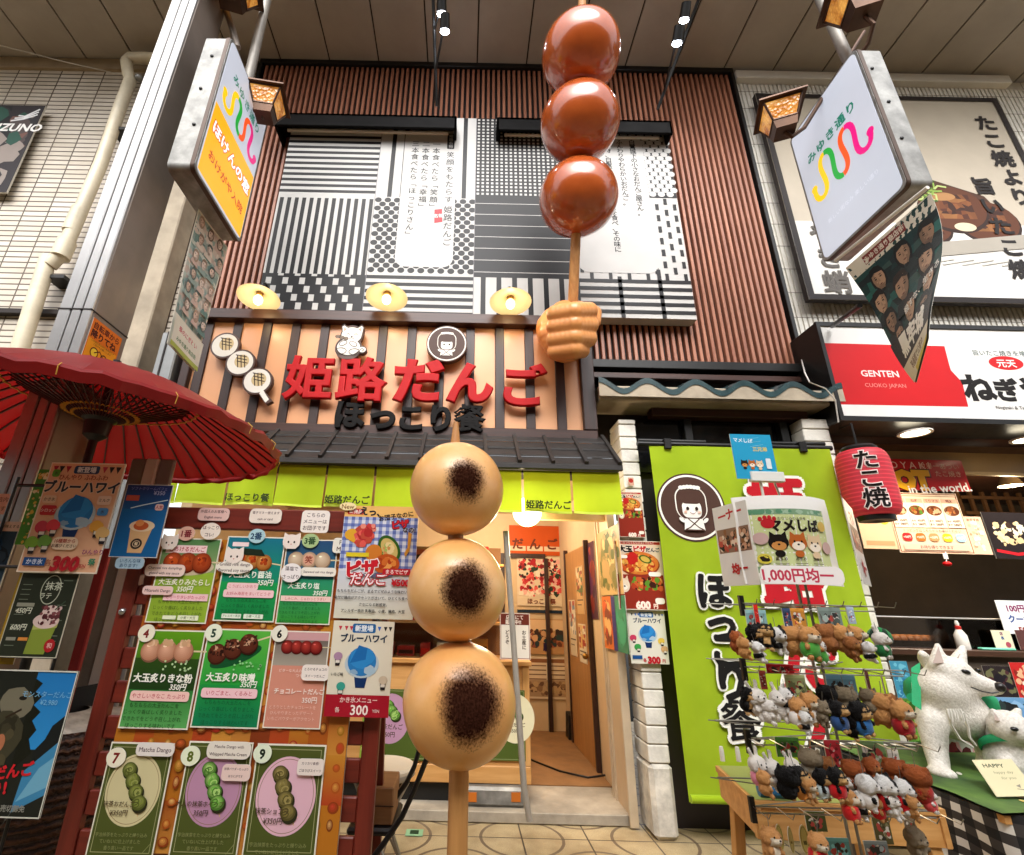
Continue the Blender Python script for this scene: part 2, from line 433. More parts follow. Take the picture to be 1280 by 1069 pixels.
def sheet(TL, TR, BL, Y, bgc, t=.003, m=None, shape=None, side='#d8d4c8'):
    """a flat sheet on the plane y=Y whose corners are seen at these photo pixels; returns (builder, art, height in art units, base point)"""
    m = m or INK; a, b_, c_ = at(*TL, Y=Y), at(*TR, Y=Y), at(*BL, Y=Y)
    w_ = b_.x-a.x; h_ = a.z-c_.z; x0 = (a.x+c_.x)/2; z1 = (a.z+b_.z)/2
    return sheet3(Vector((x0, Y, z1)), w_, h_, bgc, t, m, shape, side)
def sheet3(O, w_, h_, bgc, t=.003, m=None, shape=None, side='#d8d4c8', ex=(1, 0, 0), n=(0, -1, 0), down=(0, 0, -1)):
    m = m or INK; mb = MB(); ex, n, down = Vector(ex), Vector(n), Vector(down); O = Vector(O)
    hh = h_/w_*100
    pts = shape(hh) if shape else [(0, 0), (100, 0), (100, hh), (0, hh)]
    k = w_/100; P = [O+ex*(p[0]*k)+down*(p[1]*k) for p in pts]; Q = [p-n*t for p in P]; c = len(P)
    mb.add(P[::-1], [tuple(range(c))], m, bgc)
    mb.add(Q, [tuple(range(c))], m, side); mb.add(P+Q, [(i, (i+1) % c, c+(i+1) % c, c+i) for i in range(c)], m, side)
    return mb, Art(mb, O, ex, down, n, w_, m), hh, O+ex*(w_/2)+down*h_
def done(mb, name, label, cat, loc, group=None, smooth=0):
    return tag(mb.build(name, None, loc, smooth), label, cat, group)
def warp(o, fn, maxlen, iters=4):       # subdivide and displace a sheet so that it hangs like cloth; fn(world point)->offset vector
    bm = bmesh.new(); bm.from_mesh(o.data); bmesh.ops.triangulate(bm, faces=bm.faces[:])
    for _ in range(iters):
        e = [e for e in bm.edges if e.calc_length() > maxlen]
        if not e: break
        bmesh.ops.subdivide_edges(bm, edges=e, cuts=1); bmesh.ops.triangulate(bm, faces=[f for f in bm.faces if len(f.verts) > 3])
    Wm = wmat(o)
    for v in bm.verts: v.co += fn(Wm @ v.co)
    bm.to_mesh(o.data); bm.free(); o.data.update(); return o

# ------------------------------------------------------------------ soft bodies: ellipsoids and capsules fused into one skin
def fused(name, prims, voxel, smooth=6, parent=None, loc=None, m=None, colfn=None, dec=None):
    b = MB(); mm = m or PLUSH
    for p in prims:
        if p[0] == 's':
            T = p[3] if len(p) > 3 else None; b.ball(p[1], p[2], mm, None, 20, 12, T)
        else:
            a, c, r0, r1 = Vector(p[1]), Vector(p[2]), p[3], p[4]; n = max(2, int((c-a).length/(min(r0, r1)*.5)))
            for i in range(n+1): t = i/n; b.ball(a.lerp(c, t), r0+(r1-r0)*t, mm, None, 12, 8)
    me = bpy.data.meshes.new('f'); me.from_pydata(b.v, [], b.f)
    o = bpy.data.objects.new('f', me); GSC.collection.objects.link(o)
    r_ = o.modifiers.new('r', 'REMESH'); r_.mode = 'VOXEL'; r_.voxel_size = voxel
    s_ = o.modifiers.new('s', 'SMOOTH'); s_.iterations = smooth; s_.factor = .5
    if dec: d_ = o.modifiers.new('d', 'DECIMATE'); d_.ratio = dec
    dg = gdep(); dg.update()
    out = bpy.data.meshes.new_from_object(o.evaluated_get(dg)); bpy.data.objects.remove(o); bpy.data.meshes.remove(me)
    out.name = name; out.materials.clear(); out.materials.append(mm)
    if colfn:
        ca = out.color_attributes.new('ink', 'FLOAT_COLOR', 'POINT'); buf = []
        for v in out.vertices: buf.extend(H(colfn(v.co, v.normal)))
        ca.data.foreach_set('color', buf)
    ob = bpy.data.objects.new(name, out); COL.objects.link(ob); out.shade_smooth()
    if parent is not None: ob.parent = parent; out.transform(wmat(parent).inverted())
    elif loc is not None: ob.location = loc; out.transform(Matrix.Translation(-Vector(loc)))
    return ob
# ------------------------------------------------------------------ surface materials
DARKWOOD = woodmat('dark_stained_wood', '#3a1d14', '#21100b', 2, .45)
DARKWOODH = woodmat('dark_stained_beam', '#46251a', '#27130d', 0, .45)
REDWOOD = woodmat('red_stained_wood', '#7c2a1c', '#561a12', 2, .4)
REDWOODH = woodmat('red_stained_rail', '#7c2a1c', '#561a12', 0, .4)
PINE = woodmat('pale_pine', '#d9a566', '#b9803f', 0, .5)
PINEV = woodmat('pale_pine_post', '#d2a064', '#b5803f', 2, .5)
BAMBOO = woodmat('skewer_wood', '#d0995a', '#a86f38', 2, .5)
SLAT = woodmat('orange_slat_wood', '#b87c60', '#8d5642', 2, .42, 4)
BLACK = mat('black_metal', '#141312', .42, .2, .2, 5, .05)
DARK = mat('dark_backing', '#1c110d', .7, 0, .3, 3)
STEEL = mat('brushed_steel', '#b4b2b0', .34, .85, .12, 2.5, .05, 200, grime=.4)
STEELD = mat('brown_anodised_steel', '#8c8076', .42, .35, .15, 2, .05, 200, grime=.5)
GALV = mat('galvanised_metal', '#8f8e8a', .5, .55, .35, 9, .15, 60, grime=.7)
GREYP = mat('grey_painted_pipe', '#8b857c', .5, .2, .15, 6, .08, 90, grime=.6)
CREAMP = mat('cream_pvc_pipe', '#d3c8ae', .45, 0, .1, 4, .05, 90, grime=.6)
CONC = mat('weathered_concrete', '#a99c88', .85, 0, .2, 4, .35, 70, grime=.6)
PLASTER = mat('cream_interior_wall', '#cdb18a', .8, 0, .08, 2, .1, 90, grime=.25)
BEIGED = mat('beige_door_panel', '#c2a988', .5, 0, .06, 2, .04, 90, grime=.3)
CEIL = mat('soffit_panel', '#a79d92', .6, 0, .1, 1.2, .04, 60, grime=.35)
SEAM = mat('soffit_seam', '#2c211a', .8)
WHITEP = mat('white_paint', '#dcd8d0', .5, 0, .06, 4, .06, 90, grime=.25)
WHITEB = mat('white_painted_block', '#e0dbd0', .62, 0, .12, 7, .6, 38, grime=.75)
NAVY = mat('dark_navy_panel', '#231a1d', .5, 0, .2, 3, .1)
STONE = mat('grey_stone', '#8d8c8a', .7, 0, .3, 16, .25, 120)
GLASS = None
def glassmat():
    n = NT('clear_glass'); n.set(Roughness=.03, IOR=1.45, Transmission_Weight=1.0); n.b.inputs['Base Color'].default_value = (.95, .97, .96, 1)
    out = n.t.nodes['Material Output']; tr = n.n('BsdfTransparent'); fr = n.n('Fresnel'); gl = n.n('BsdfGlossy'); gl.inputs['Roughness'].default_value = .05
    mx = n.n('MixShader'); n.l(fr.outputs[0], mx.inputs[0]); n.l(tr.outputs[0], mx.inputs[1]); n.l(gl.outputs[0], mx.inputs[2]); n.l(mx.outputs[0], out.inputs[0])
    n.t.nodes.remove(n.b); return n.m
GLASS = glassmat()
LTILE = gridmat('beige_stack_tile', '#d2c9bb', '#c6bcab', '#54473a', .285, .0715, .0085, 0, 0, .42, bump=.7, dirt='#7a664c', dirtamt=.4)
WTILE = gridmat('white_wall_tile', '#d8d3c9', '#cec8bc', '#8e867a', .30, .46, .006, 0, 0, .4, bump=.5, dirt='#8c8272', dirtamt=.35)
def groundmat():
    n = NT('terrazzo_arc_tiles'); sp = n.n('SeparateXYZ'); n.l(n.tc.outputs['Object'], sp.inputs[0])
    T = .46
    fx = n.math('DIVIDE', sp.outputs['X'], T); fy = n.math('DIVIDE', sp.outputs['Y'], T)
    ux = n.math('FRACT', fx); uy = n.math('FRACT', fy)
    par = n.math('MODULO', n.math('ADD', n.math('FLOOR', fx), n.math('FLOOR', n.math('MULTIPLY', fy, 1.0))), 2.0); par = n.math('ABSOLUTE', par)
    vx = n.math('ABSOLUTE', n.math('SUBTRACT', ux, par))
    d1 = n.math('SQRT', n.math('ADD', n.math('POWER', vx, 2.0), n.math('POWER', uy, 2.0)))
    d2 = n.math('SQRT', n.math('ADD', n.math('POWER', n.math('SUBTRACT', 1.0, vx), 2.0), n.math('POWER', n.math('SUBTRACT', 1.0, uy), 2.0)))
    a = n.math('MINIMUM', n.math('ABSOLUTE', n.math('SUBTRACT', d1, .62)), n.math('ABSOLUTE', n.math('SUBTRACT', d2, .62)))
    arc = n.math('LESS_THAN', n.math('ADD', a, n.math('MULTIPLY', n.noise(60, 3), .012)), .03)
    e = n.math('MINIMUM', n.math('MINIMUM', ux, n.math('SUBTRACT', 1.0, ux)), n.math('MINIMUM', uy, n.math('SUBTRACT', 1.0, uy)))
    gr = n.math('LESS_THAN', e, .012)
    sp1 = n.noise(240, 2); sp2 = n.noise(2.2, 7, .65)
    base = n.ramp(sp1, [(.3, '#857458'), (.5, '#b3a07a'), (.72, '#cdbb94')])
    base = n.mix(n.ramp(sp2, [(.4, (0, 0, 0)), (.75, (.8,)*3)]), base, '#6f5838')
    c = n.mix(arc, base, '#6b5a46'); c = n.mix(gr, c, '#4c4033'); n.l(c, n.b.inputs['Base Color']); n.set(Roughness=.55)
    n.bump(n.math('SUBTRACT', 1.0, gr), .4, .003); return n.m
GROUND = groundmat()

# ------------------------------------------------------------------ the street: ground, soffits
b = MB(); b.grid(lambda u, v: (-60+120*u, -40+48*v, 0), 4, 4, GROUND); struct(b.build('ground'))
b = MB(); b.box((-2.45, 4.36, .004), (1.33, 8.2, .075), mat('worn_concrete_floor', '#a39886', .75, 0, .25, 5, .25, 60, grime=.7), None, .006)
struct(b.build('shop_floor', None, (-.5, 6, .004)))
b = MB(); b.box((-2.45, 4.95, .076), (1.33, 8.2, .083), mat('brown_vinyl_floor', '#86603a', .55, 0, .25, 4, .1, 50, grime=.4)); struct(b.build('inner_floor', None, (-.5, 6.5, .076)))
SOFF = 8.22
def soffit(y0, y1, name):
    b = MB(); P = .65
    for i in range(-26, 27):
        x = .04+P*i; b.box((x+.009, y0, SOFF), (x+P-.009, y1, SOFF+.03), CEIL, None, .004)
    b.box((-17, y0, SOFF+.02), (17.5, y1, SOFF+.2), SEAM)
    struct(b.build(name, None, (0, y0, SOFF)))
soffit(2.6, 4.6, 'ceiling')
# across the street: the other side of the arcade, seen only in reflections
b = MB(); b.box((-30, -8.4, 0), (30, -8, 8.2), mat('street_facade', '#8d7d6c', .7, 0, .3, .5, 0, 10, grime=.5)); o = b.build('opposite_building', None, (0, -8.2, 0))
tag(o, 'row of shop fronts on the far side of the arcade, behind the viewer', 'building')
b = MB()
for i in range(-7, 8): b = MB(); b.box((i*4-1.5, -7.99, 3.2), (i*4+1.5, -7.9, 6.5), mat('facade_window', '#3a4046', .2)); b.build('window', o)
soffit(-8, -4.6, 'far_ceiling')

# ------------------------------------------------------------------ left neighbour: tiled wall, drain pipe, wire, sports banner
b = MB(); b.box((-14, 4.4, 0), (-2.86, 4.7, 8.17), LTILE); lb = b.build('tiled_building', None, (-6, 4.55, 0))
tag(lb, 'beige stack-tiled building left of the slatted shop front', 'building')
b = MB(); b.box((-14, 4.36, 8.0), (-2.86, 4.4, 8.19), mat('beige_cornice', '#9c8a70', .6)); b.build('cornice', lb)
z = at(40, 392, Y=4.38).z; b = MB(); b.box((-14, 4.33, z-.03), (-3.6, 4.4, z+.03), DARK, None, .004); b.build('ledge', lb)
mb, A, hh, loc = sheet((-60, 128), (52, 134), (-110, 236), 4.3, '#2a2528', .02)
A.mosaic(0, 0, 100, hh, ['#2b2a2c', '#4a3f3e', '#8a7f78', '#254a3e', '#6b4a42', '#1b1a1c'], 90, 12, 5)
for k in range(3): A.line([(70+k*3, 24-k*4), (83, 21-k*2), (96, 14-k*4)], 2, '#d9d9d9')
A.text('MIZUNO', 76, 33, 15, '#e6e4e0', .03, shear=.2)
done(mb, 'sports_banner', 'dark sports banner lettered MIZUNO on the beige tiled wall', 'banner', loc)
def P3(lst, Y): return [at(x, y, Y=Y) for x, y in lst]
t = thing('drain_pipe', 'cream drain pipe running down the beige tiled wall', 'pipe', at(30, 430, Y=4.2))
b = MB(); b.tube(P3([(205, 74), (180, 73), (163, 73)], 4.2)+P3([(158, 78), (160, 92), (163, 100), (150, 135), (126, 205), (80, 312)], 4.2), .068, CREAMP, 14)
b.build('upper_pipe', t)
b = MB(); b.tube(P3([(100, 262), (88, 290)], 4.2), .078, CREAMP, 14); b.tube(P3([(84, 302), (75, 322)], 4.2), .088, CREAMP, 14); b.tube(P3([(76, 318), (62, 332)], 4.2), .07, CREAMP, 14); b.build('joint', t)
b = MB(); b.tube(P3([(61, 322), (22, 445), (-20, 560), (-60, 680)], 4.2), .075, CREAMP, 14); b.build('lower_pipe', t)
for p in ((68, 345), (148, 160)): q = at(*p, Y=4.2); b = MB(); b.box((q.x-.1, 4.2, q.z-.02), (q.x+.1, 4.4, q.z+.02), BLACK); b.build('bracket', t)
b = MB(); a0, a1 = at(0, 57, Y=4.0), at(172, 98, Y=4.25); a2 = a0+(a0-a1)*.5; b.tube([a2, a0, (a0+a1)/2-Vector((0, 0, .015)), a1], .006, mat('steel_wire', '#b5ada0', .4, .5), 6)
done(b, 'guy_wire', 'thin steel wire stretched to the top of the cream drain pipe', 'wire', a1, smooth=60)
b = MB(); q = at(174, 98, Y=4.2); b.ball(q, (.05, .05, .04), GALV); b.box(q+Vector((-.02, 0, -.02)), q+Vector((.13, .05, .02)), GALV, None, .004)
done(b, 'wire_clamp', 'small metal clamp tying the wire to the drain pipe elbow', 'clamp', q, smooth=40)

# ------------------------------------------------------------------ arcade column (left) with the bicycle notice
YC = 2.6; XL, XR = at(112, 290, Y=YC).x, at(150.6, 290, Y=YC).x
k = at(199.5, 290, X=XR); YB = k.y
col = thing('arcade_column', 'tall grooved steel arcade column with a brown side face', 'column', ((XL+XR)/2, (YC+YB)/2, 0))
b = MB(); b.box((XL, YC+.004, 0), (XR, YB, SOFF), STEELD, None, .006); b.build('core', col)
b = MB(); wd = XR-XL
for i, (a0, a1) in enumerate(((0, .36), (.40, .68), (.72, 1.0))): b.box((XL+wd*a0, YC-.02, 0), (XL+wd*a1, YC+.003, SOFF), STEEL, None, .006)
b.build('front_face', col)
b = MB(); z = at(110, 388, Y=YC).z; b.box((XL-.003, YC-.024, z-.008), (XR+.003, YB, z+.0), DARK); b.build('joint', col)
mb, A, hh, loc = None, None, None, None
y0n, y1n = at(112, 400, X=XR).y, at(155, 425, X=XR).y
za, zb = at(112, 392, X=XR+.004).z, at(98, 452, X=XR+.004).z
mb, A, hh, loc = sheet3(Vector((XR+.006, YC+.01, za)), YB-YC-.06, za-zb+.1, '#e2761c', .003, INK, ex=(0, 1, 0), n=(1, 0, 0))
A.rect(3, 50, 94, hh-53, '#f0a01e'); A.text('自転車から', 50, 15, 18, '#5c1a10', .03); A.text('降りてね', 47, 36, 21, '#4a120c', .04)
A.lines(['この商店街は歩行者専用です', 'ご協力をお願いします'], 50, 52, 6, 7, '#4a120c')
A.ell(30, 78, 13, 13, '#f5d33a'); A.ring(30, 78, 13, 13, 3, '#5c1a10'); A.ring(62, 80, 11, 11, 3, '#5c1a10'); A.line([(30, 78), (45, 68), (62, 80)], 3, '#5c1a10')
done(mb, 'bicycle_notice', 'orange notice about bicycles stuck to the brown side of the steel column', 'notice', loc)
b = MB(); X0, X1 = at(140, 480, Y=4.2).x, at(174, 466, Y=4.2).x; b.box((X0-.2, 4.15, 0), (X1, 4.395, SOFF-.1), CONC, None, .012)
done(b, 'concrete_pier', 'narrow pale concrete pier behind the steel arcade column', 'pier', ((X0+X1)/2, 4.25, 0))
X0, X1 = at(192, 470, Y=4.1).x, at(216, 470, Y=4.1).x
b = MB(); b.box((X0, 4.06, 0), (X1, 4.395, 3.9), mat('grey_shutter_rail', '#8f9191', .45, .5, .1, 3, grime=.4), None, .012)
b.box((X0+.06, 4.05, 0), (X0+.075, 4.06, 3.9), DARK)
done(b, 'shutter_rail', 'grey shutter rail at the left end of the orange signboard', 'rail', (X0, 4.2, 0))

# ------------------------------------------------------------------ the dango shop: dark backing, slats, trims, interior shell
fx0, fx1, fz0, fz1 = -2.80, 3.37, 3.83, 8.2
shop = thing('dango_shop', 'shop front clad in orange-brown vertical slats above an open stall', 'shop building', (0, 4.5, 0))
b = MB(); b.box((fx0, 4.42, 2.95), (fx1, 4.62, fz1), DARK); b.build('backing_wall', shop)
b = MB(); x = fx0+.05; 
while x < fx1-.04:
    b.box((x, 4.365, fz0+.02), (x+.034, 4.419, fz1-.06), SLAT, None, .004); x += .0665
b.build('slat_cladding', shop)
b = MB(); b.box((fx0-.02, 4.33, fz1-.06), (fx1+.03, 4.45, fz1+.02), BLACK, None, .005); b.build('top_trim', shop)
b = MB(); b.box((1.15, 4.3, fz0-.07), (fx1+.03, 4.45, fz0+.02), BLACK, None, .005); b.box((1.15, 4.33, fz0-.17), (fx1, 4.42, fz0-.11), DARKWOODH, None, .004); b.build('bottom_trim', shop)
b = MB(); b.box((fx0-.03, 4.33, 3.0), (fx0+.02, 4.45, fz1-.06), BLACK, None, .004); b.build('side_trim', shop); b = MB(); b.box((fx1-.01, 4.33, fz0+.02), (fx1+.03, 4.45, fz1-.06), BLACK, None, .004); b.build('side_trim', shop)
b = MB()
b.box((-2.6, 6.9, .075), (1.4, 7.0, 3), PLASTER); b.box((-2.6, 4.45, .075), (-2.5, 6.9, 3), PLASTER)
b.box((1.345, 4.9, .0), (1.45, 6.9, 3), PLASTER); b.build('interior_wall', shop)
b = MB(); b.box((-2.6, 4.62, 2.75), (1.45, 7, 2.85), PLASTER); b.build('interior_ceiling', shop)
b = MB(); b.box((.52, 6.86, .083), (.58, 6.9, 2.2), DARKWOOD); b.box((.58, 6.86, 2.14), (1.14, 6.9, 2.2), DARKWOOD); b.box((1.12, 6.84, .083), (1.17, 6.9, 2.14), DARKWOOD); b.build('back_door_frame', shop)
# entrance jamb: beige sliding door panel on the right side of the opening
t = thing('entrance_panel', 'beige sliding door panel along the right side of the entrance', 'door', (1.31, 4.6, 0))
b = MB(); b.box((1.29, 4.33, .01), (1.335, 4.66, 2.55), BEIGED, None, .004); b.build('panel', t)
b = MB()
for yy in (4.33, 4.66, 4.74): b.box((1.275, yy-.012, .01), (1.34, yy+.012, 2.56), mat('pale_alu_trim', '#c9b79c', .4, .3), None, .003)
b.box((1.29, 4.68, .01), (1.335, 4.73, 2.55), BEIGED); b.build('frame', t)
t = thing('inner_door', 'brown wooden inner door on the right wall inside the shop', 'door', (1.33, 5.9, .083))
b = MB(); b.box((1.31, 5.35, .084), (1.343, 6.35, 2.15), woodmat('brown_door_wood', '#b5834c', '#94642f', 2, .4)); b.build('leaf', t)
for y_ in (5.3, 6.36): b = MB(); b.box((1.295, y_, .084), (1.343, y_+.045, 2.2), DARKWOOD, None, .004); b.build('jamb', t)
b = MB(); b.ball((1.28, 5.45, 1.05), .03, mat('brass_knob', '#a07a3a', .3, .8), None, 12, 8); b.tube([(1.28, 5.45, 1.05), (1.31, 5.45, 1.05)], .012, MATS['brass_knob'], 8); b.build('knob', t)
b = MB(); b.box((.48, 4.42, 2.26), (1.29, 4.5, 2.34), mat('cream_door_head', '#c9a876', .5)); b.build('door_head', shop)

# ------------------------------------------------------------------ small green tiled wall unit with two white block piers and a dark panel
unit = thing('side_wall_unit', 'dark shuttered wall bay between two white block piers under green wave tiles', 'wall', (2.4, 4.35, 0))
b = MB(); b.box((1.6, 4.38, 0), (3.35, 4.6, 3.2), NAVY); b.build('dark_panel', unit)
def pier(x0, x1, y0, ztop):
    b = MB(); z = .0; q = random.Random(int(x0*100))
    b.box((x0-.01, y0-.012, 0), (x1+.008, 4.45, .46), mat('rough_render', '#cfc9bd', .9, 0, .25, 12, .9, 40, grime=.8), None, .03)
    z = .462
    while z < ztop-.02:
        h = min(.117, ztop-z); j = q.uniform(-.003, .003)
        b.box((x0+j, y0+q.uniform(-.003, .003), z), (x1+j, 4.45, z+h-.006), WHITEB, None, .006); z += .12
    b.box((x0+.012, y0+.012, .45), (x1-.012, 4.44, ztop), mat('pier_mortar', '#8f877a', .9))
    return b.build('block_pier', unit)
pxl = at(824-23, 834, Y=4.15).x; pxr = at(845, 834, Y=4.15).x
pier(pxl, at(826, 834, Y=4.15).x, 4.15, 3.15)
prr = at(1105, 808, Y=4.15).x; pier(prr-.24, prr, 4.15, 3.2)
b = MB(); zt, zb_ = at(900, 482, Y=4.05).z, at(900, 503, Y=4.05).z
b.box((1.22, 4.06, zb_), (prr+.03, 4.42, zt-.02), CONC, None, .01); b.build('lintel', unit)
TEAL = mat('teal_glazed_tile', '#2a4144', .25, 0, .3, 8, .05, 60, coat=.6)
b = MB(); x = 1.2; n_ = 5; tw = (prr+.08-x)/n_
for i in range(n_):
    def fn(u, v, x=x): return (x+tw*u, 3.98+.42*v, zt-.03+.055*math.cos(2*math.pi*u)+.10*v)
    b.grid(fn, 14, 3, TEAL); b.grid(lambda u, v, x=x: (x+tw*u, 3.98-.002, zt-.085+.055*math.cos(2*math.pi*u)+.055*v), 14, 1, TEAL); b.grid(lambda u, v, x=x: (x+tw*u, 3.985, zt-.16+(.095+.055*math.cos(2*math.pi*u))*v), 14, 1, CONC); x += tw
b.build('wave_tiles', unit)
b = MB(); zz = at(900, 520, Y=4.3).z
b.box((1.74, 4.2, zb_-.085), (3.2, 4.32, zb_-.005), DARKWOODH, None, .006)
b.box((1.6, 4.32, zb_-.6), (3.35, 4.36, zb_-.1), mat('black_transom_glass', '#0b0b0d', .15))
for xx in (2.05, 2.95): b.box((xx, 4.25, zb_-.6), (xx+.07, 4.33, zb_-.09), BLACK, None, .004)
b.build('transom', unit)

# ------------------------------------------------------------------ right neighbour: tiled wall above, takoyaki counter below
rb = thing('takoyaki_building', 'white ribbed-tile building on the right above the octopus ball counter', 'building', (6, 4.5, 0))
b = MB(); b.box((fx1+.035, 4.4, 3.15), (15, 4.7, 8.15), WTILE)
x = fx1+.06
b.build('tiled_wall', rb)
b = MB(); 
for i in range(160):
    x = fx1+.05+i*.055
    if x > 8.6: break
    b.box((x, 4.385, 3.2), (x+.036, 4.401, 8.0), mat('white_rib', '#dcd7cc', .45, 0, .08, 4, grime=.25))
for k in range(16): b.box((fx1+.04, 4.383, 3.2+k*.31), (8.6, 4.3865, 3.207+k*.31), mat('tile_joint', '#8a8276', .8))
b.build('ribs', rb)
b = MB(); b.box((fx1+.035, 4.3, 8.0), (6.95, 4.4, 8.14), WHITEP, None, .008); b.build('cornice', rb)
KDARK = mat('dark_kitchen_wall', '#4c4034', .7, 0, .2, 2)
b = MB(); b.box((prr+.01, 6.9, 0), (12, 7.0, 3.2), KDARK); b.box((prr+.01, 4.46, 0), (prr+.06, 6.9, 3.2), KDARK); b.box((prr+.01, 4.42, 3.06), (12, 7, 3.2), mat('brown_soffit', '#3a2016', .4, 0, .1, 3)); b.box((prr+.06, 4.46, .01), (12, 6.9, .03), KDARK)
b.build('interior', rb)
# ------------------------------------------------------------------ orange signboard with raised lettering
SY = 4.15
sx0, sx1 = at(229, 478, Y=SY).x, at(739, 470, Y=SY).x; sz0, sz1 = 2.945, 4.165
SIGNO = NT('peach_sign_panel'); f = SIGNO.noise(1.1, 4); SIGNO.l(SIGNO.ramp(f, [(.3, '#d89a6c'), (.7, '#e2a678')]), SIGNO.b.inputs['Base Color']); SIGNO.set(Roughness=.38, Coat_Weight=.12, Coat_Roughness=.15)
sign = thing('shop_signboard', 'peach signboard with dark battens lettered in red and black above the awning', 'signboard', ((sx0+sx1)/2, 4.3, sz0))
b = MB(); b.box((sx0, SY, sz0), (sx1, 4.36, sz1), SIGNO.m, None, .006); b.build('panel', sign)
b = MB(); b.box((sx0-.02, SY-.09, sz1-.09), (sx1+.01, SY+.1, sz1+.02), DARKWOODH, None, .006); b.box((sx0-.02, SY-.05, sz0-.02), (sx1+.01, SY+.02, sz0+.07), DARKWOODH, None, .006)
b.box((sx1-.11, SY-.06, sz0+.07), (sx1+.012, SY+.1, sz1-.09), DARKWOOD, None, .006); b.box((sx0-.02, SY-.06, sz0+.07), (sx0+.06, SY+.1, sz1-.09), DARKWOOD, None, .006); b.build('frame', sign)
b = MB(); x = at(300, 470, Y=SY).x-.33*4
pitch = at(662, 470, Y=SY).x-at(624.5, 470, Y=SY).x
x = at(662, 470, Y=SY).x
xs = []
while x > sx0+.05: xs.append(x); x -= pitch
xs += [at(662, 470, Y=SY).x+pitch, ]
for x in xs: b = MB(); b.box((x-.043, SY-.022, sz0+.07), (x+.043, SY+.002, sz1-.09), DARKWOOD, None, .004); b.build('batten', sign)
REDL = mat('red_letter', '#ae0a10', .55, 0, .08, 5, spec=.2); BLKL = mat('black_letter', '#0c0908', .6, 0, .1, 5, spec=.15)
for ch, px, py, wpx in (('姫', 388, 474, 56), ('路', 452.5, 476, 57), ('だ', 523, 477, 58), ('ん', 587, 480, 54), ('ご', 652, 484, 56)):
    p = at(px, py, Y=SY-.06); s_ = mpp(p)*wpx*1.08
    text_solid(ch, s_, .03, .010, .03 if ch in 'だん' else (.02 if ch == 'ご' else .012), REDL, p).build('red_letter', sign)
for ch, px, py, wpx in (('ほ', 437, 519, 38), ('っ', 479, 521, 38), ('こ', 514, 523, 36), ('り', 551, 524, 36), ('餐', 587, 524, 36)):
    p = at(px, py, Y=SY-.045); s_ = mpp(p)*wpx*1.05
    text_solid(ch, s_, .02, .007, .026 if ch != '餐' else .008, BLKL, p).build('black_letter', sign)
# cut-outs fixed on the signboard
CUT = mat('cutout_edge', '#4a2d22', .5)
def cutout(name, label, cat, px, py, wpx, outline, draw, Y=SY-.11, t=.05, bgc='#e6e1d6', edge=CUT, border=3):
    """outline: list of shapes in units of 100 = width, origin centre"""
    p = at(px, py, Y=Y); W = mpp(p)*wpx; k = W/100; b = MB()
    for j, sh in enumerate(outline):
        q = [(a*k, -c*k) for a, c in sh]
        b.prism(q[::-1], edge, t, p+Vector((0, t+.0004*j, 0)), col='#3a2218')
        cxx = sum(a for a, c in sh)/len(sh); cyy = sum(c for a, c in sh)/len(sh)
    A = Art(b, p+Vector((-W/2, -.0015, W/2)), (1, 0, 0), (0, 0, -1), (0, -1, 0), W, SIGNP)
    draw(A); return done(b, name, label, cat, p+Vector((0, t, 0)))
def dr(A):
    C = '#e6e1d6'
    for x, y in ((22, 22), (49, 49), (78, 77)): A.ell(x, y, 18.5, 18.5, C, 28)
    A.poly([(84, 96), (88, 90), (99, 105), (95, 110)], C)
    for x, y in ((22, 22), (49, 49), (78, 77)):
        A.ell(x+2, y-2, 10.5, 10.5, '#cdb789', 20)
        for k in (-4, 1, 6): A.line([(x-7+k*.3, y-8+k), (x+9+k*.3, y-10+k+5)], 1.4, '#3a2a20', True); A.line([(x+k-2, y-12), (x+k+2, y+8)], 1.4, '#3a2a20', True)
        A.up()
circ = lambda x, y, r, n=26: [(x-50+r*math.cos(2*math.pi*i/n), y-50+r*math.sin(2*math.pi*i/n)) for i in range(n)]
cutout('dango_cutout', 'white cutout of three scored dango on a skewer at the left of the signboard', 'cutout', 301, 454, 88,
       [circ(22, 22, 21), circ(49, 49, 21), circ(78, 77, 21), [(30, 43), (36, 37), (54, 57), (46, 62)]], dr)
def dr(A):
    C = '#eae6dc'; K = '#3a2a22'
    def body(c, g):
        A.ell(47, 74, 34+g, 27+g, c); A.ell(52, 34, 30+g, 27+g, c); A.ell(88, 82, 11+g, 9+g, c)
        A.poly([(22-g, 6-g), (27, 2-g*2), (46+g, 14), (26-g, 34)], c); A.poly([(62-g, 14), (80, 2-g*2), (85+g, 8), (82+g, 34)], c)
    body(K, 3); body(C, 0)
    A.poly([(27, 8), (36, 14), (28, 22)], '#c9a08a'); A.poly([(77, 8), (70, 14), (80, 22)], '#c9a08a')
    A.line([(37, 32), (42, 29), (47, 32)], 2.2, K); A.line([(60, 32), (65, 29), (70, 32)], 2.2, K); A.ell(53, 39, 3, 2.2, K)
    A.line([(46, 46), (53, 43), (60, 46)], 2, K)
    for x, y in ((12, 40), (24, 43), (36, 46)): A.ell(x, y, 8, 6, K); A.ell(x, y, 6, 4.4, '#8b7a68')
    A.line([(4, 38), (44, 50)], 1.6, K)
    A.ell(30, 62, 13, 8, K, rot=-30); A.ell(30, 62, 11, 6, C, rot=-30); A.ell(60, 64, 13, 8, K, rot=30); A.ell(60, 64, 11, 6, C, rot=30)
    A.ring(26, 88, 17, 11, 2, K); A.ring(66, 90, 17, 11, 2, K); A.line([(82, 84), (88, 78), (93, 83), (89, 88)], 2, K)
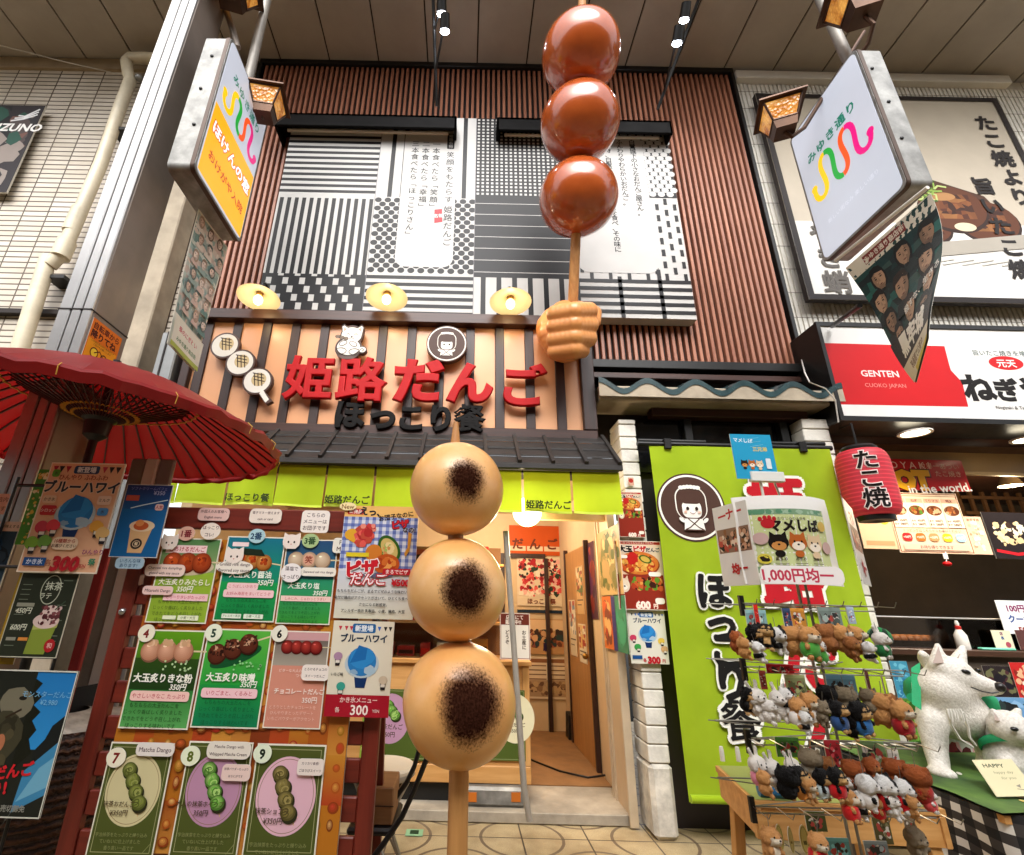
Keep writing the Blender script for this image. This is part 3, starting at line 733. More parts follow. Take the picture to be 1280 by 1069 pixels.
cutout('cat_cutout', 'white seated cat cutout eating from a skewer above the red lettering', 'cutout', 438, 425, 42,
       [[(a*1.1, c*1.1) for a, c in circ(47, 74, 36)], [(a, c) for a, c in circ(52, 34, 34)], circ(88, 82, 13), [(-31, -46), (-22, -54), (-2, -34), (-24, -16)], [(10, -34), (30, -54), (38, -42), (36, -14)]], dr)
def girl(A, rim=True, bw='#4a3128'):
    K = bw; C = '#f0ece2'
    if rim:
        A.ell(50, 50, 50, 50, K, 48); A.ell(50, 50, 47.5, 47.5, C, 48); A.ell(50, 50, 44.5, 44.5, K, 48)
    A.poly(rrpts(27, 20, 46, 50, 18, 8), C); A.poly(rrpts(28.6, 21.5, 42.8, 48, 17, 8), K)
    A.poly(rrpts(36, 42, 28, 24, 8, 6), C); A.poly(rrpts(33, 26, 34, 20, 12, 6), K)
    for k in range(6): A.ell(38+k*4.8, 20.5+abs(k-2.5)*.6, 4, 3, C, 14)
    A.ell(43.5, 53, 2.3, 2.6, '#2a1a14', 14); A.ell(56.5, 53, 2.3, 2.6, '#2a1a14', 14); A.ell(40, 58, 2.4, 1.6, '#e9b9a4', 12); A.ell(60, 58, 2.4, 1.6, '#e9b9a4', 12)
    A.line([(46, 59), (50, 61), (54, 59)], 1, '#7a4030')
    A.poly([(35, 84), (37, 68), (63, 68), (65, 84)], C); A.line([(42, 68), (56, 80), (64, 84)], 1.6, K); A.line([(58, 68), (44, 80), (36, 84)], 1.6, K); A.line([(36, 84), (64, 84)], 1.6, K)
    for s_ in (-1, 1): A.ell(50+s_*17, 70, 5, 2.5, C, 12, -40*s_)
cutout('girl_emblem', 'round brown emblem of a bob-haired girl above the red lettering', 'emblem', 558.5, 429.5, 51, [circ(50, 50, 50, 48)], girl, t=.06)

# ------------------------------------------------------------------ black-and-white mural panel above the signboard
MY = 4.22
mx0, mx1, mz0, mz1 = at(319, 388, Y=MY).x, at(871.5, 401, Y=MY).x, at(590, 393, Y=MY).z, at(590, 157, Y=MY).z+.12
mb, A, hh, loc = sheet3(Vector((mx0, MY, mz1)), mx1-mx0, mz1-mz0, '#c2c0bc', .13, SIGNP, side='#b9b5ad')
Kc, Wc = '#161517', '#c2c0bc'
def mp(px, py):
    p = at(px, py, Y=MY); return ((p.x-mx0)/(mx1-mx0)*100, (mz1-p.z)/(mx1-mx0)*100)
c1, c2, c3 = mp(453, 388)[0], mp(591, 392)[0], mp(724, 396)[0]
rA, rB, rC, rD = mp(337, 243)[1], mp(330, 341)[1], mp(520, 345)[1], hh
y = 0
ph = (rA)/15
for i in range(15): A.rect(0, i*ph, c1, ph*.5, Kc, True)
n_ = 13; pw = c1/n_
for i in range(n_): A.rect(i*pw+pw*.3, rA+.8, pw*.52, rB-rA-.8, Kc, True)
A.rect(0, rB, c1, rD-rB, Kc); q_ = (rD-rB)/4.4
for r_ in range(-1, 5):
    for i in range(-1, 9):
        x = i*c1/6.2+(r_ % 3)*c1/6.2/3*1.02+1; y0 = rB+r_*q_+q_*.5; y1 = y0+q_*.78; y0 = max(y0, rB); y1 = min(y1, rD)
        if 0 <= x < c1-1.3 and y1-y0 > .3: A.rect(x, y0, 1.3, y1-y0, Wc, True)
A.up()
for x in (.25, .55): pass
w2 = c2-c1
for fx, l1 in ((.14, rA), (.265, rA), (.40, 2.4), (.52, 2.4), (.64, 2.4), (.765, 3.2), (.885, rA)): A.rect(c1+w2*fx-.55, 0, 1.1, l1, Kc, True)
r_ = .92; yy = rA+1; i = 0
while yy < rC-.3:
    xx = c1+.9+(1.15 if i % 2 else 0)
    while xx < c2-.3: A.ell(xx, yy, r_*.92, r_*.86, Kc, 14, 0, True); xx += 2.35
    yy += 1.32; i += 1
pl0, pl1 = mp(497, 165), mp(562, 335)
A.up(); px0, px1 = c1+w2*.25, c1+w2*.80
A.poly(rrpts(px0, pl0[1]-1.2, px1-px0, rC-2.6-pl0[1]+1.2, 2.6, 8), Wc)
ph = (rD-rC)/5.2
for i in range(6): A.rect(c1, rC+i*ph, w2, min(ph*.5, rD-rC-i*ph), Kc, True)
A.up()
def vtx(s_, px, py0, py1, size=None, bold=.01, c=Kc):
    a, b2 = mp(px, py0), mp(px, py1); L = b2[1]-a[1]; sp = L/len(s_)
    A.text(s_, a[0], a[1]+sp/2, size or sp*.95, c, bold, vert=True, sp=sp/(size or sp*.95))
tx = lambda f: c1+w2*f
def vt2(s_, x, y0, y1, size, bold=.01, c=Kc): A.text(s_, x, y0+(y1-y0)/len(s_)/2, size, c, bold, vert=True, sp=(y1-y0)/len(s_)/size)
yt, yb = pl0[1], rC-2.6
A.rr(tx(.695), yt+.2, 1.9, 5.6, Kc, .3); vt2('姫路名物', tx(.735), yt+.5, yt+5.5, 1.15, .01, Wc)
vt2('笑顔をもたらす', tx(.735), yt+6.6, yt+6.6+2.5*7, 2.15); vt2('姫路だんご', tx(.735), yt+6.6+2.5*7.3, yt+6.6+2.5*12.3, 2.3)
vt2('一本食べたら「笑顔」', tx(.585), yt+3, yt+3+2.35*10, 2.1); vt2('二本食べたら「幸福」', tx(.475), yt+3, yt+3+2.35*10, 2.1); vt2('三本食べたら「ほっこりさん」', tx(.365), yt+3, yt+3+2.3*14, 2.05)
A.poly([(tx(.60), yt+26.2), (tx(.675), yt+25.9), (tx(.685), yt+30), (tx(.605), yt+30.4)], '#b3202a'); A.text('名物', tx(.643), yt+28.1, 1.25, '#f1dedb', .02, rot=-6)
w3 = c3-c2
A.rect(c2, 0, w3, rC, Kc); n_ = 30
for i in range(20):
    for j in range(int(rA/1.17)):
        A.rect(c2+.35+i*w3/20, .35+j*1.17, .62, .62, Wc, True)
A.up()
for k in range(7):
    yy = rA+1.4+k*(rC-rA-1.6)/6.4; A.rect(c2, yy, w3, .17, Wc, True)
A.rect(c2, rC, w3, rD-rC, Wc)
for i in range(7): A.rect(c2+1.7+i*w3/6.6, rC, 1.15, rD-rC-.0, Kc, True)
A.up(); w4 = 100-c3; rE = mp(800, 350)[1]; rF = mp(845, 248)[1]
A.rect(c3, 0, w4, rF, Kc); i = 0; yy = 1.0
while yy < rF-.6:
    xx = c3+.8+(1.1 if i % 2 else 0)
    while xx < 99.6: A.ell(xx, yy, .92, .86, Wc, 14, 0, True); xx += 2.2
    yy += 1.35; i += 1
A.up()
yy = rF+.3; i = 0
while yy < rE-1.6:
    xx = c3+1+(2.2 if i % 2 else 0)
    while xx < 99: A.rect(xx, yy, .85, 1.9, Kc, True); xx += 4.4
    yy += 1.75; i += 1
A.up()
A.poly(rrpts(c3+w4*.02, yt, w4*.72, rE-1.8-yt, 2.8, 8), Wc)
for i in range(5): A.rect(c3, rE+i*(rD-rE)/5.0, w4, (rD-rE)/10.5, Kc, True)
A.rect(c3+w4*.36, rE-.8, .95, rD-rE+.8, Kc, True); A.rect(c3+w4*.71, rE-3, .95, rD-rE+3, Kc, True)
A.up()
for i, s_ in enumerate(('白鷺城下の小さなおだんご屋さん。', 'ふんわりやわらかいおだんご。', 'ある時、白髪犬のマルがおだんごを食べ、その味に', '魅せられ、しっぽで福を運んだとか。', 'それからこの町は福に恵まれました。')):
    vt2(s_, c3+w4*(.64-.125*i), yt+1.2, yt+1.2+1.6*len(s_), 1.75, .02)
for x in (c1, c2, c3): A.rect(x-.06, 0, .12, rD, '#77757a', True)
A.up()
mural = done(mb, 'patterned_mural', 'black and white patterned panel with vertical sayings above the signboard', 'panel', (0, MY+.13, mz0))
# lamp hoods over the mural and spotlight rods
for px0, px1, py0, py1, lab, X in ((344, 571, 133, 158, 'black trough lamp hood over the left half of the mural', 0), (621, 839, 139, 164, 'black trough lamp hood over the right half of the mural', 1)):
    Yh = 4.06; a0, a1 = at(px0, (py0+py1)/2, Y=Yh).x, at(px1, (py0+py1)/2, Y=Yh).x; zc = at((px0+px1)/2, py1, Y=Yh).z
    t = thing('lamp_hood', lab, 'lamp hood', ((a0+a1)/2, 4.3, zc), 'lamp hoods above the mural')
    HOOD = mat('matt_black_hood', '#0b0a0a', .75, 0, .2, 5, spec=.1)
    b = MB(); b.box((a0, Yh, zc+.16), (a1, 4.36, zc+.2), HOOD, None, .006); b.box((a0, Yh, zc), (a1, Yh+.03, zc+.2), HOOD, None, .006)
    b.box((a0, Yh, zc), (a0+.03, 4.36, zc+.2), HOOD, None, .006); b.box((a1-.03, Yh, zc), (a1, 4.36, zc+.2), HOOD, None, .006); b.build('hood', t)
    b = MB(); b.tube([(a0+.1, Yh+.15, zc+.1), (a1-.1, Yh+.15, zc+.1)], .02, WHITEP, 8); b.build('tube', t)
SPOT = glow('spotlight_lens', '#eef4ff', 30)
for (bx, by), (tx_, ty_), heads, lab in (((546, 133), (541, -12), ((552, 18, 553.5, 9), (556, 40, 558, 33)), 'black spotlight rod rising from the left lamp hood to the soffit'),
                                      ((822, 137), (876, -8), ((855, 26, 869, 10), (846, 55, 850, 50)), 'black spotlight rod leaning out from the right lamp hood')):
    p0 = at(bx, by, Y=4.05); p1 = at(tx_, ty_, Y=3.35); p1.z = min(p1.z, SOFF-.02)
    t = thing('spotlight_rod', lab, 'spotlight', p0)
    b = MB(); b.tube([p0, p1], .018, BLACK, 8); b.build('rod', t)
    for (hx, hy, kx, ky) in heads:
        c = at(hx, hy, Y=3.42); k2 = at(kx, ky, Y=3.45); d = (Vector((0, .62, -.78)))
        bb = MB(); bb.tube([c-d*.16, c-d*.015], [.05, .055], BLACK, 14); 
        near = p0.lerp(p1, (c.z-p0.z)/(p1.z-p0.z)); bb.tube([near, c-d*.1], .012, BLACK, 6)
        hd = bb.build('lamp_head', t); bb = MB(); bb.ball(c, (.048, .048, .02), SPOT, None, 14, 8, d.to_track_quat('Z', 'Y').to_matrix()); bb.build('lens', hd)
    ld = bpy.data.lights.new('spot', 'SPOT'); ld.energy = 9; ld.spot_size = R(100); ld.spot_blend = .8; ld.shadow_soft_size = .06; ld.color = (1, .98, .95)
    lo = bpy.data.objects.new('spot', ld); COL.objects.link(lo); c = at(heads[0][0], heads[0][1], Y=3.4); lo.location = c+Vector((0, .03, -.06)); lo.rotation_euler = Vector((0, .5, -.85)).to_track_quat('-Z', 'Y').to_euler()
# three dish lamps on swan necks
DISH = NT('cream_enamel'); DISH.l(DISH.ramp(DISH.noise(4), [(.3, '#d2c4a2'), (.7, '#dfd2b4')]), DISH.b.inputs['Base Color']); DISH.set(Roughness=.3, Coat_Weight=.4)
BULB = glow('warm_bulb', '#ffdf9e', 4)
dl0 = None
for px, py, lab in ((323.5, 374, 'leftmost of the three cream dish lamps, above the dango cutout'), (483.5, 373.5, 'middle of the three cream dish lamps, above the white cat'), (638, 379, 'cream dish lamp nearest the giant fist')):
    p = at(px, py-2, Y=3.9)
    t = thing('dish_lamp', lab, 'lamp', p, 'cream dish lamps along the signboard top')
    tilt = Matrix.Translation(p) @ Matrix.Rotation(R(-6), 4, 'X')
    b = MB(); b.lathe([(.03, .065), (.06, .06), (.19, .0), (.198, -.008), (.19, -.004), (.06, .05), (.0, .052)], DISH.m, 32, tilt); b.build('shade', t)
    b = MB(); b.lathe([(.0, .1), (.03, .095), (.034, .06), (.03, .02), (.0, .018)], mat('brass_holder', '#8a6a3a', .35, .7), 14, tilt); b.build('socket', t)
    b = MB(); b.ball(tilt @ Vector((0, 0, -.03)), (.043, .043, .05), BULB, None, 16, 10); b.build('bulb', t)
    b = MB(); b.tube([tilt @ Vector((0, 0, .09)), p+Vector((0, .02, .17)), p+Vector((0, .08, .22)), p+Vector((0, .16, .2)), p+Vector((0, .22, .1)), (p.x, 4.14, p.z-.02)], .011, BLACK, 8); b.build('neck', t)
    ld = bpy.data.lights.new('bulb', 'POINT'); ld.energy = 1.3; ld.color = (1, .8, .52); ld.shadow_soft_size = .05
    lo = bpy.data.objects.new('bulb', ld); COL.objects.link(lo); lo.location = p+Vector((0, -.02, -.1))

# ------------------------------------------------------------------ giant skewers
def glazed():
    n = NT('glazed_brown_dango'); f = n.noise(3, 6, .6); g = n.noise(14, 4)
    c = n.ramp(f, [(.3, '#a2481a'), (.55, '#b45420'), (.75, '#c06428')]); c = n.mix(n.ramp(g, [(.5, (0, 0, 0)), (.8, (.2,)*3)]), c, '#84380f')
    n.l(c, n.b.inputs['Base Color']); n.set(Roughness=.22, Coat_Weight=1, Coat_Roughness=.035, Coat_IOR=1.45); n.bump(n.noise(5, 3), .04, .01); return n.m
GLZ = glazed()
D = 4.35
cs = [atd(726, 68, D), atd(724.5, 155, D), atd(722.5, 248, D)]
t = thing('glazed_dango_skewer', 'giant skewer of three glossy brown dango held by the fist', 'skewer', atd(714, 420, D))
for c in cs: b = MB(); b.ball(c, (.347, .347, .33), GLZ, None, 64, 44); b.v = [tuple(Vector(c)+(Vector(v)-c)*(1+.016*mnoise.noise((Vector(v)-c)*4+c*3)+.004*mnoise.noise((Vector(v)-c)*11))) for v in b.v]; b.build('dango_ball', t, smooth=180)
b = MB(); b.tube([atd(714, 450, D), atd(716.5, 370, D), atd(722, 248, D), atd(727, 20, D), atd(728, -14, D)], [.045, .045, .043, .04, .03], BAMBOO, 16); b.build('stick', t)
# fist
SKIN = NT('painted_skin'); SKIN.l(SKIN.ramp(SKIN.noise(4, 5), [(.3, '#d58a4c'), (.7, '#e09a58')]), SKIN.b.inputs['Base Color']); SKIN.set(Roughness=.42, Coat_Weight=.25, Coat_Roughness=.2)
def hp(px, py, dd): return atd(px, py, D+dd)
pr = []
def cap(a, b2, r0, r1): pr.append(('c', hp(*a), hp(*b2), r0, r1))
cap((700, 412, .22), (706, 424, .12), .23, .22); cap((688, 418, .12), (694, 430, .1), .12, .12)
cap((706, 396, .05), (712, 432, .05), .15, .15)
for y0, y1, r0, xr in ((390, 390, .088, 741), (406, 407.5, .09, 742), (422, 424, .09, 740), (437, 439, .08, 732)):   # four curled fingers across the front
    cap((694, y0+3, -.14), (718, y0, -.24), r0*.92, r0); cap((718, y0, -.24), (xr-5, y1-1, -.12), r0, r0*.92); cap((xr-5, y1-1, -.12), (xr-13, y1, .08), r0*.9, r0*.8)
cap((742, 392, .02), (743, 402, -.05), .075, .06); cap((722, 388, .1), (742, 392, .02), .09, .075)   # thumb closing over the far side
cap((708, 415, .2), (716, 420, .62), .2, .2)
fist = fused('giant_fist', pr, .011, 3, None, hp(716, 420, .55), SKIN.m)
tag(fist, 'giant peach-coloured fist sculpture gripping the brown dango skewer', 'fist')

def charred(name, seed):
    n = NT(name); o = n.co('Object'); geo = n.n('SeparateXYZ'); n.l(o, geo.inputs[0])
    mp_ = n.n('Mapping'); mp_.inputs['Location'].default_value = (seed*3.1, seed*1.7, seed); n.l(o, mp_.inputs[0])
    f = n.noise(2.4, 6, .6, mp_.outputs[0]); c = n.ramp(f, [(.3, '#da9650'), (.5, '#e6ab66'), (.72, '#eec38c')])
    stv = n.noise(55, 5, .8, mp_.outputs[0]); c = n.mix(n.ramp(stv, [(.55, (0, 0, 0)), (.85, (.3,)*3)]), c, '#b87a34')
    # scorched spot on the front of each ball, broken into specks at the edge
    dx = n.math('MULTIPLY', n.math('SUBTRACT', geo.outputs['X'], .04), 1.0); dz = n.math('SUBTRACT', geo.outputs['Z'], (-.007, -.006, .02)[seed-1])
    r2 = n.math('SQRT', n.math('ADD', n.math('POWER', dx, 2.0), n.math('POWER', n.math('MULTIPLY', dz, .9), 2.0)))
    sm = n.co('Object', (90, 90, 70)); s1 = n.noise(1.6, 3, .6, sm); s2 = n.noise(14, 3, .6, mp_.outputs[0])
    e = n.math('ADD', n.math('ADD', r2, n.math('MULTIPLY', n.math('SUBTRACT', s1, .5), .10)), n.math('MULTIPLY', n.math('SUBTRACT', s2, .5), .05))
    front = n.math('LESS_THAN', geo.outputs['Y'], -.02)
    k = n.math('MULTIPLY', n.ramp(e, [((.045, .056, .07)[seed-1], (1, 1, 1)), ((.066, .08, .098)[seed-1], (.6, .6, .6)), ((.09, .104, .122)[seed-1], (0, 0, 0))]), front)
    hl = n.math('MULTIPLY', n.ramp(r2, [((.045, .056, .07)[seed-1], (1, 1, 1)), ((.105, .12, .14)[seed-1], (0, 0, 0))], 'EASE'), front); c = n.mix(n.math('MULTIPLY', hl, .75), c, '#6a3416')
    c = n.mix(k, c, n.ramp(s1, [(.35, '#22100a'), (.7, '#40241a')])); n.l(c, n.b.inputs['Base Color'])
    n.l(n.math('ADD', n.math('MULTIPLY', k, .5), .33), n.b.inputs['Roughness']); n.l(n.math('MULTIPLY', n.math('SUBTRACT', 1.0, k, True), .3), n.b.inputs['Coat Weight']); n.l(n.math('MULTIPLY', n.math('SUBTRACT', 1.0, k, True), .5), n.b.inputs['Specular IOR Level']); n.set(Coat_Roughness=.14); n.bump(n.noise(26, 4), .06, .004); return n.m
DYY = 2.15
t = thing('toasted_dango_skewer', 'giant upright skewer of three pale toasted dango with scorched spots', 'skewer', (at(573, 1000, Y=DYY).x, DYY, 0))
for i, (px, py, rpx) in enumerate(((571, 611, 58.5), (570.5, 736, 61.8), (574, 878, 70.8))):
    c = at(px, py, Y=DYY); r_ = mpp(c)*rpx*.995; m_ = charred('toasted_dango_'+('upper', 'middle', 'lower')[i], i+1)
    b = MB(); b.ball((0, 0, 0), (r_, r_, r_*1.0), m_, None, 64, 44); b.v = [tuple(Vector(v)*(1+.022*mnoise.noise(Vector(v)*6+Vector((i*7, 0, 0)))+.008*mnoise.noise(Vector(v)*15))) for v in b.v]; o = b.build('dango_ball', None, None, 180); o.parent = t; o.location = c-Vector(t.location)
b = MB(); bx = at(573, 1000, Y=DYY).x; pt = at(570, 528, Y=DYY); b.tube([(bx+.0, DYY, .0), (bx, DYY, .9), (pt.x, DYY, pt.z-.2), (pt.x, DYY, pt.z)], [.037, .037, .034, .011], BAMBOO, 16); b.build('stick', t)
b = MB(); b.lathe([(.0, .05), (.26, .05), (.28, .03), (.28, 0)], mat('iron_base', '#3a3431', .5, .4), 32, Matrix.Translation((bx, DYY, 0))); b.build('base_plate', t)

# ------------------------------------------------------------------ mini awning of dark tiles and the lime noren
AW0 = at(560, 549, Y=4.12); AW1 = at(780, 585, Y=3.72)
za, zb = 2.955, at(560, 579, Y=3.72).z
ax0, ax1 = at(322, 573, Y=3.72).x-.1, at(778, 585, Y=3.72).x
ROOF = mat('charcoal_roof_sheet', '#292523', .5, .1, .2, 6, .2, 60, grime=.4)
aw = thing('tiled_awning', 'narrow charcoal ribbed awning under the signboard', 'awning', ((ax0+ax1)/2, 4.1, zb))
b = MB(); rows = 4
for i in range(rows):
    t0, t1 = i/rows, (i+1)/rows; y0, y1 = 4.13-.41*t0, 4.13-.41*t1; z0_, z1_ = za+(zb-za)*t0, za+(zb-za)*t1
    b.add([(ax0, y0, z0_+.004), (ax1, y0, z0_+.004), (ax1, y1-.01, z1_+.018), (ax0, y1-.01, z1_+.018), (ax0, y1-.01, z1_+.002), (ax1, y1-.01, z1_+.002)], [(0, 1, 2, 3), (3, 2, 5, 4)], ROOF)
b.box((ax0, 3.705, zb-.03), (ax1, 3.74, zb+.01), ROOF, None, .004); b.box((ax0, 3.74, zb-.012), (ax1, 4.14, zb-.002), DARK); b.build('roof', aw)
b = MB(); x = ax1-.02
while x > ax0: b = MB(); b.bar((x, 4.14, za+.02), (x, 3.70, zb+.025), .032, .03, ROOF); b.build('rib', aw); x -= pitch*.93
NY = 3.82; LIME = NT('lime_cloth'); LIME.l(LIME.ramp(LIME.noise(3), [(.3, '#9cb81c'), (.7, '#aeca26')]), LIME.b.inputs['Base Color']); LIME.set(Roughness=.85, Sheen_Weight=.2); LIME.b.inputs['Specular IOR Level'].default_value = .15; LIME.bump(LIME.math('ADD', LIME.noise(1.0, 2, .5, LIME.co('Object', (3.2, 3.2, 1.8))), LIME.math('MULTIPLY', LIME.noise(500, 2), .004)), .5, .06)
tl_ = LIME.n('BsdfTranslucent'); tl_.inputs['Color'].default_value = H('#c4dc30'); mx_ = LIME.n('MixShader'); mx_.inputs[0].default_value = .3; LIME.l(LIME.b.outputs[0], mx_.inputs[1]); LIME.l(tl_.outputs[0], mx_.inputs[2]); LIME.l(mx_.outputs[0], LIME.t.nodes['Material Output'].inputs[0])
nr = thing('noren_curtain', 'lime green split curtain hanging under the charcoal awning', 'curtain', (at(500, 585, Y=NY).x, NY, zb-.03))
b = MB(); b.tube([(ax0+.05, NY, zb-.03), (ax1-.02, NY, zb-.03)], .014, BLACK, 8); b.build('rod', nr)
edges = [162, 223, 284, 345, 407, 468, 530, 592, 653, 714, 776]
words = {1: None, 2: 'ほっこり餐', 4: '姫路だんご', 6: 'ほっこり餐', 8: '姫路だんご'}
zn0 = at(500, 637, Y=NY).z
for i in range(len(edges)-1):
    xa, xb = at(edges[i], 610, Y=NY).x+.009, at(edges[i+1], 610, Y=NY).x-.009
    q = random.Random(i); ph = q.uniform(0, 6); am = q.uniform(.012, .024)
    def fn(u, v, xa=xa, xb=xb, ph=ph, am=am): return Vector((xa+(xb-xa)*u, NY-.015-am*math.sin(u*5+ph)*(1-v)-.012*(1-v)*math.sin(u*math.pi), zn0+(zb-.02-zn0)*v+.004*math.sin(u*3+ph)*(1-v)))
    b = MB(); b.grid(fn, 14, 8, LIME.m); b.add([fn(k/14, 0)+Vector((0, -.001, 0)) for k in range(15)]+[fn(k/14, .05)+Vector((0, -.001, 0)) for k in range(15)], [(k, k+1, 16+k, 15+k) for k in range(14)], mat('lime_hem', '#c9dd4a', .85))
    if words.get(i):
        wd_ = xb-xa; A = Art(b, (xa, NY-.055, zn0+.15), (1, 0, 0), (0, 0, -1), (0, -1, 0), wd_, CLOTHP); A.text(words[i], 50, 25, 19, '#2d3a14', .03)
    b.build('curtain_panel', nr)
# ------------------------------------------------------------------ light boxes on the arcade columns, their banners, pipes and lanterns
def lightbox(name, label, X, y0, y1, z0, z1, face, th, draw, ex):
    """thin upright box in the plane x=X, lit face looking towards +x or -x"""
    s_ = 1 if face > 0 else -1; t = thing(name, label, 'light box sign', (X-s_*th/2, (y0+y1)/2, z0))
    b = MB(); r_ = .05
    pts = [(y0+r_*.2+a*1.0, b2) for a, b2 in ()]
    out = []
    for cy, cz, a0 in ((y0+r_, z1-r_, 90), (y0+r_, z0+r_, 180), (y1-r_, z0+r_, 270), (y1-r_, z1-r_, 0)):
        for k in range(5): a = R(a0+90*k/4); out.append((cy+r_*math.cos(a), cz+r_*math.sin(a)))
    b.prism(out, GALV, th, (X-s_*th, 0, 0), (0, 1, 0), (0, 0, 1), (s_, 0, 0))
    c2_ = [((y0+y1)/2+(p[0]-(y0+y1)/2)*1.012, (z0+z1)/2+(p[1]-(z0+z1)/2)*1.008) for p in out]
    b.prism(c2_, mat('brown_box_edge', '#4b382c', .45, .3, .2, 5), .03, (X-s_*.035, 0, 0), (0, 1, 0), (0, 0, 1), (s_, 0, 0)); b.build('housing', t)
    b = MB(); inn = [((y0+y1)/2+(p[0]-(y0+y1)/2)*.95, (z0+z1)/2+(p[1]-(z0+z1)/2)*.975) for p in out]
    b.prism(inn, LITP, .006, (X-.0+s_*-.003, 0, 0), (0, 1, 0), (0, 0, 1), (s_, 0, 0), '#b4bac6')
    W = (y1-y0)*.95; A = Art(b, (X+s_*.0045, (y0 if ex > 0 else y1)+ex*(y1-y0)*.025, z1-(z1-z0)*.0125), (0, ex, 0), (0, 0, -1), (s_, 0, 0), W, LITP); draw(A, (z1-z0)*.975/W*100); b.build('lit_face', t)
    b = MB()
    for zz in (z1-.25, z1-.62, z1-1.0): b = MB(); b.ball(((X-s_*th/2)+rnd.uniform(-.03, .03), y0-.004, zz), (.014, .008, .014), BLACK, None, 10, 6); b.build('bolt', t)
    return t
def swirl(A, x0, y0, L, H_):
    """the street's mark: one wave of linked strokes in yellow, green, orange and magenta"""
    cuts = [0, .33, .56, .79, 1.10]; cols = ['#f2c200', '#1e9e3a', '#e8541e', '#d8187a']
    def pt(t):
        ph = 2*math.pi*(t-.33)/.46; return (x0+L*(t+.06*math.sin(2*ph))/1.1, y0-H_*(.5*math.cos(ph)))
    for i, c in enumerate(cols):
        n = 16; ts = [cuts[i]+(cuts[i+1]-cuts[i])*k/n for k in range(n+1)]; A.line([pt(t) for t in ts], L*.085, c)
        if i == 0: A.ell(*pt(0), L*.06, L*.06, c, 16)
        if i == 3: A.ell(*pt(1.10), L*.06, L*.06, c, 16)
def drL(A, hh):
    A.rect(1, hh*.50, 98, hh*.485, '#f2ab1a'); A.text('みゆき通り', 53, hh*.17, 14, '#14705c', .02, sp=1.05)
    swirl(A, 12, hh*.335, 76, hh*.2)
    A.text('ほけんの窓', 50, hh*.64, 18, '#ffffff', .03, ol='#b5341c', olw=.05); A.text('おけがや入院', 50, hh*.82, 13.5, '#b5481c', .02)
XF = -1.97; yb1 = at(298, 290, X=XF).y; zt1 = at(283, 55, Y=2.6).z+.1
lbx = lightbox('light_box_sign', 'left backlit street sign with an orange lower half, on the steel column', XF, 2.6, yb1+.06, 4.37, zt1, 1, .2, drL, 1)
def drR(A, hh):
    A.text('みゆき通り', 50, hh*.29, 13.5, '#14705c', .03, sp=1.08); swirl(A, 14, hh*.49, 72, hh*.26); A.text('新しい街なみ 楽しい通り', 52, hh*.8, 6, '#c8ccd6')
XF2 = 3.07; zr1 = at(1098, 62, Y=2.6).z+.02
yb2 = at(1030, 310, X=XF2).y+.04
rbx = lightbox('light_box_sign', 'right backlit street sign with only the coloured swirl, all white below', XF2, 2.6, yb2, 4.36, zr1, -1, .19, drR, -1)
# hanging banners under the boxes
def portrait(A, x, y, s_, sk, seed, pale=0):
    q = random.Random(seed); K = lambda f: tuple(min(1, v*f) for v in H(sk)[:3]); hair = q.choice(['#14110f', '#1d1613', '#2a1d16', '#0f1213']); hair = q.choice(['#6a5a4e', '#8a7868', '#4f5f5c', '#a08c7a']) if pale else hair; f = q.choice((-1, 1)); lo = q.random() < .4
    A.poly([(x-s_*1.25, y+s_*1.9), (x-s_*.9, y+s_*1.05), (x-s_*.3, y+s_*.8), (x+s_*.3, y+s_*.8), (x+s_*.9, y+s_*1.05), (x+s_*1.25, y+s_*1.9)], q.choice(['#8fa8a2', '#c9b4aa', '#5f8580', '#d8d0c4'] if pale else ['#14181a', '#1f2a2c', '#2a2422', '#0f1c1e']))
    A.poly([(x-s_*.3, y+s_*.5), (x+s_*.3, y+s_*.5), (x+s_*.25, y+s_*1.1), (x-s_*.25, y+s_*1.1)], K(.55))
    if lo: A.ell(x, y+s_*.1, s_*.86, s_*1.15, hair)
    A.poly([(x+a*s_, y+b*s_) for a, b in ((-.62, -.5), (-.66, .05), (-.56, .5), (-.3, .86), (0, .98), (.3, .86), (.56, .5), (.66, .05), (.62, -.5), (.3, -.85), (-.3, -.85))], K(1))
    A.poly([(x+f*a*s_, y+b*s_) for a, b in ((.62, -.55), (.66, .05), (.56, .5), (.3, .86), (.02, .97), (.2, .5), (.12, .15), (.3, -.1), (.22, -.6))], K(.62))
    A.poly([(x+a*s_, y+b*s_) for a, b in ((-.7, .0), (-.76, -.55), (-.45, -1.02), (.1, -1.12), (.55, -.95), (.76, -.5), (.7, .0), (.58, -.42), (.2*f, -.62), (-.5, -.45))], hair)
    for d in (-1, 1):
        A.poly([(x+d*s_*.12, y-s_*.2), (x+d*s_*.3, y-s_*.3), (x+d*s_*.5, y-s_*.22), (x+d*s_*.3, y-s_*.22)], '#15100d', True)
        A.ell(x+d*s_*.29, y-s_*.07, s_*.14, s_*.06, '#120d0b', 10, keep=True)
    A.up(); A.poly([(x-s_*.02, y-s_*.1), (x+f*s_*.13, y+s_*.28), (x-f*s_*.1, y+s_*.3)], K(.72)); A.poly([(x-s_*.22, y+s_*.54), (x, y+s_*.49), (x+s_*.22, y+s_*.54), (x, y+s_*.62)], '#5f342c')
    if q.random() < .35: A.poly([(x+a*s_, y+b*s_) for a, b in ((-.4, .62), (.4, .62), (.25, .9), (0, 1.0), (-.25, .9))], K(.45))
W0, W1 = at(226, 228, Y=2.62), at(276, 300, X=-2.03)
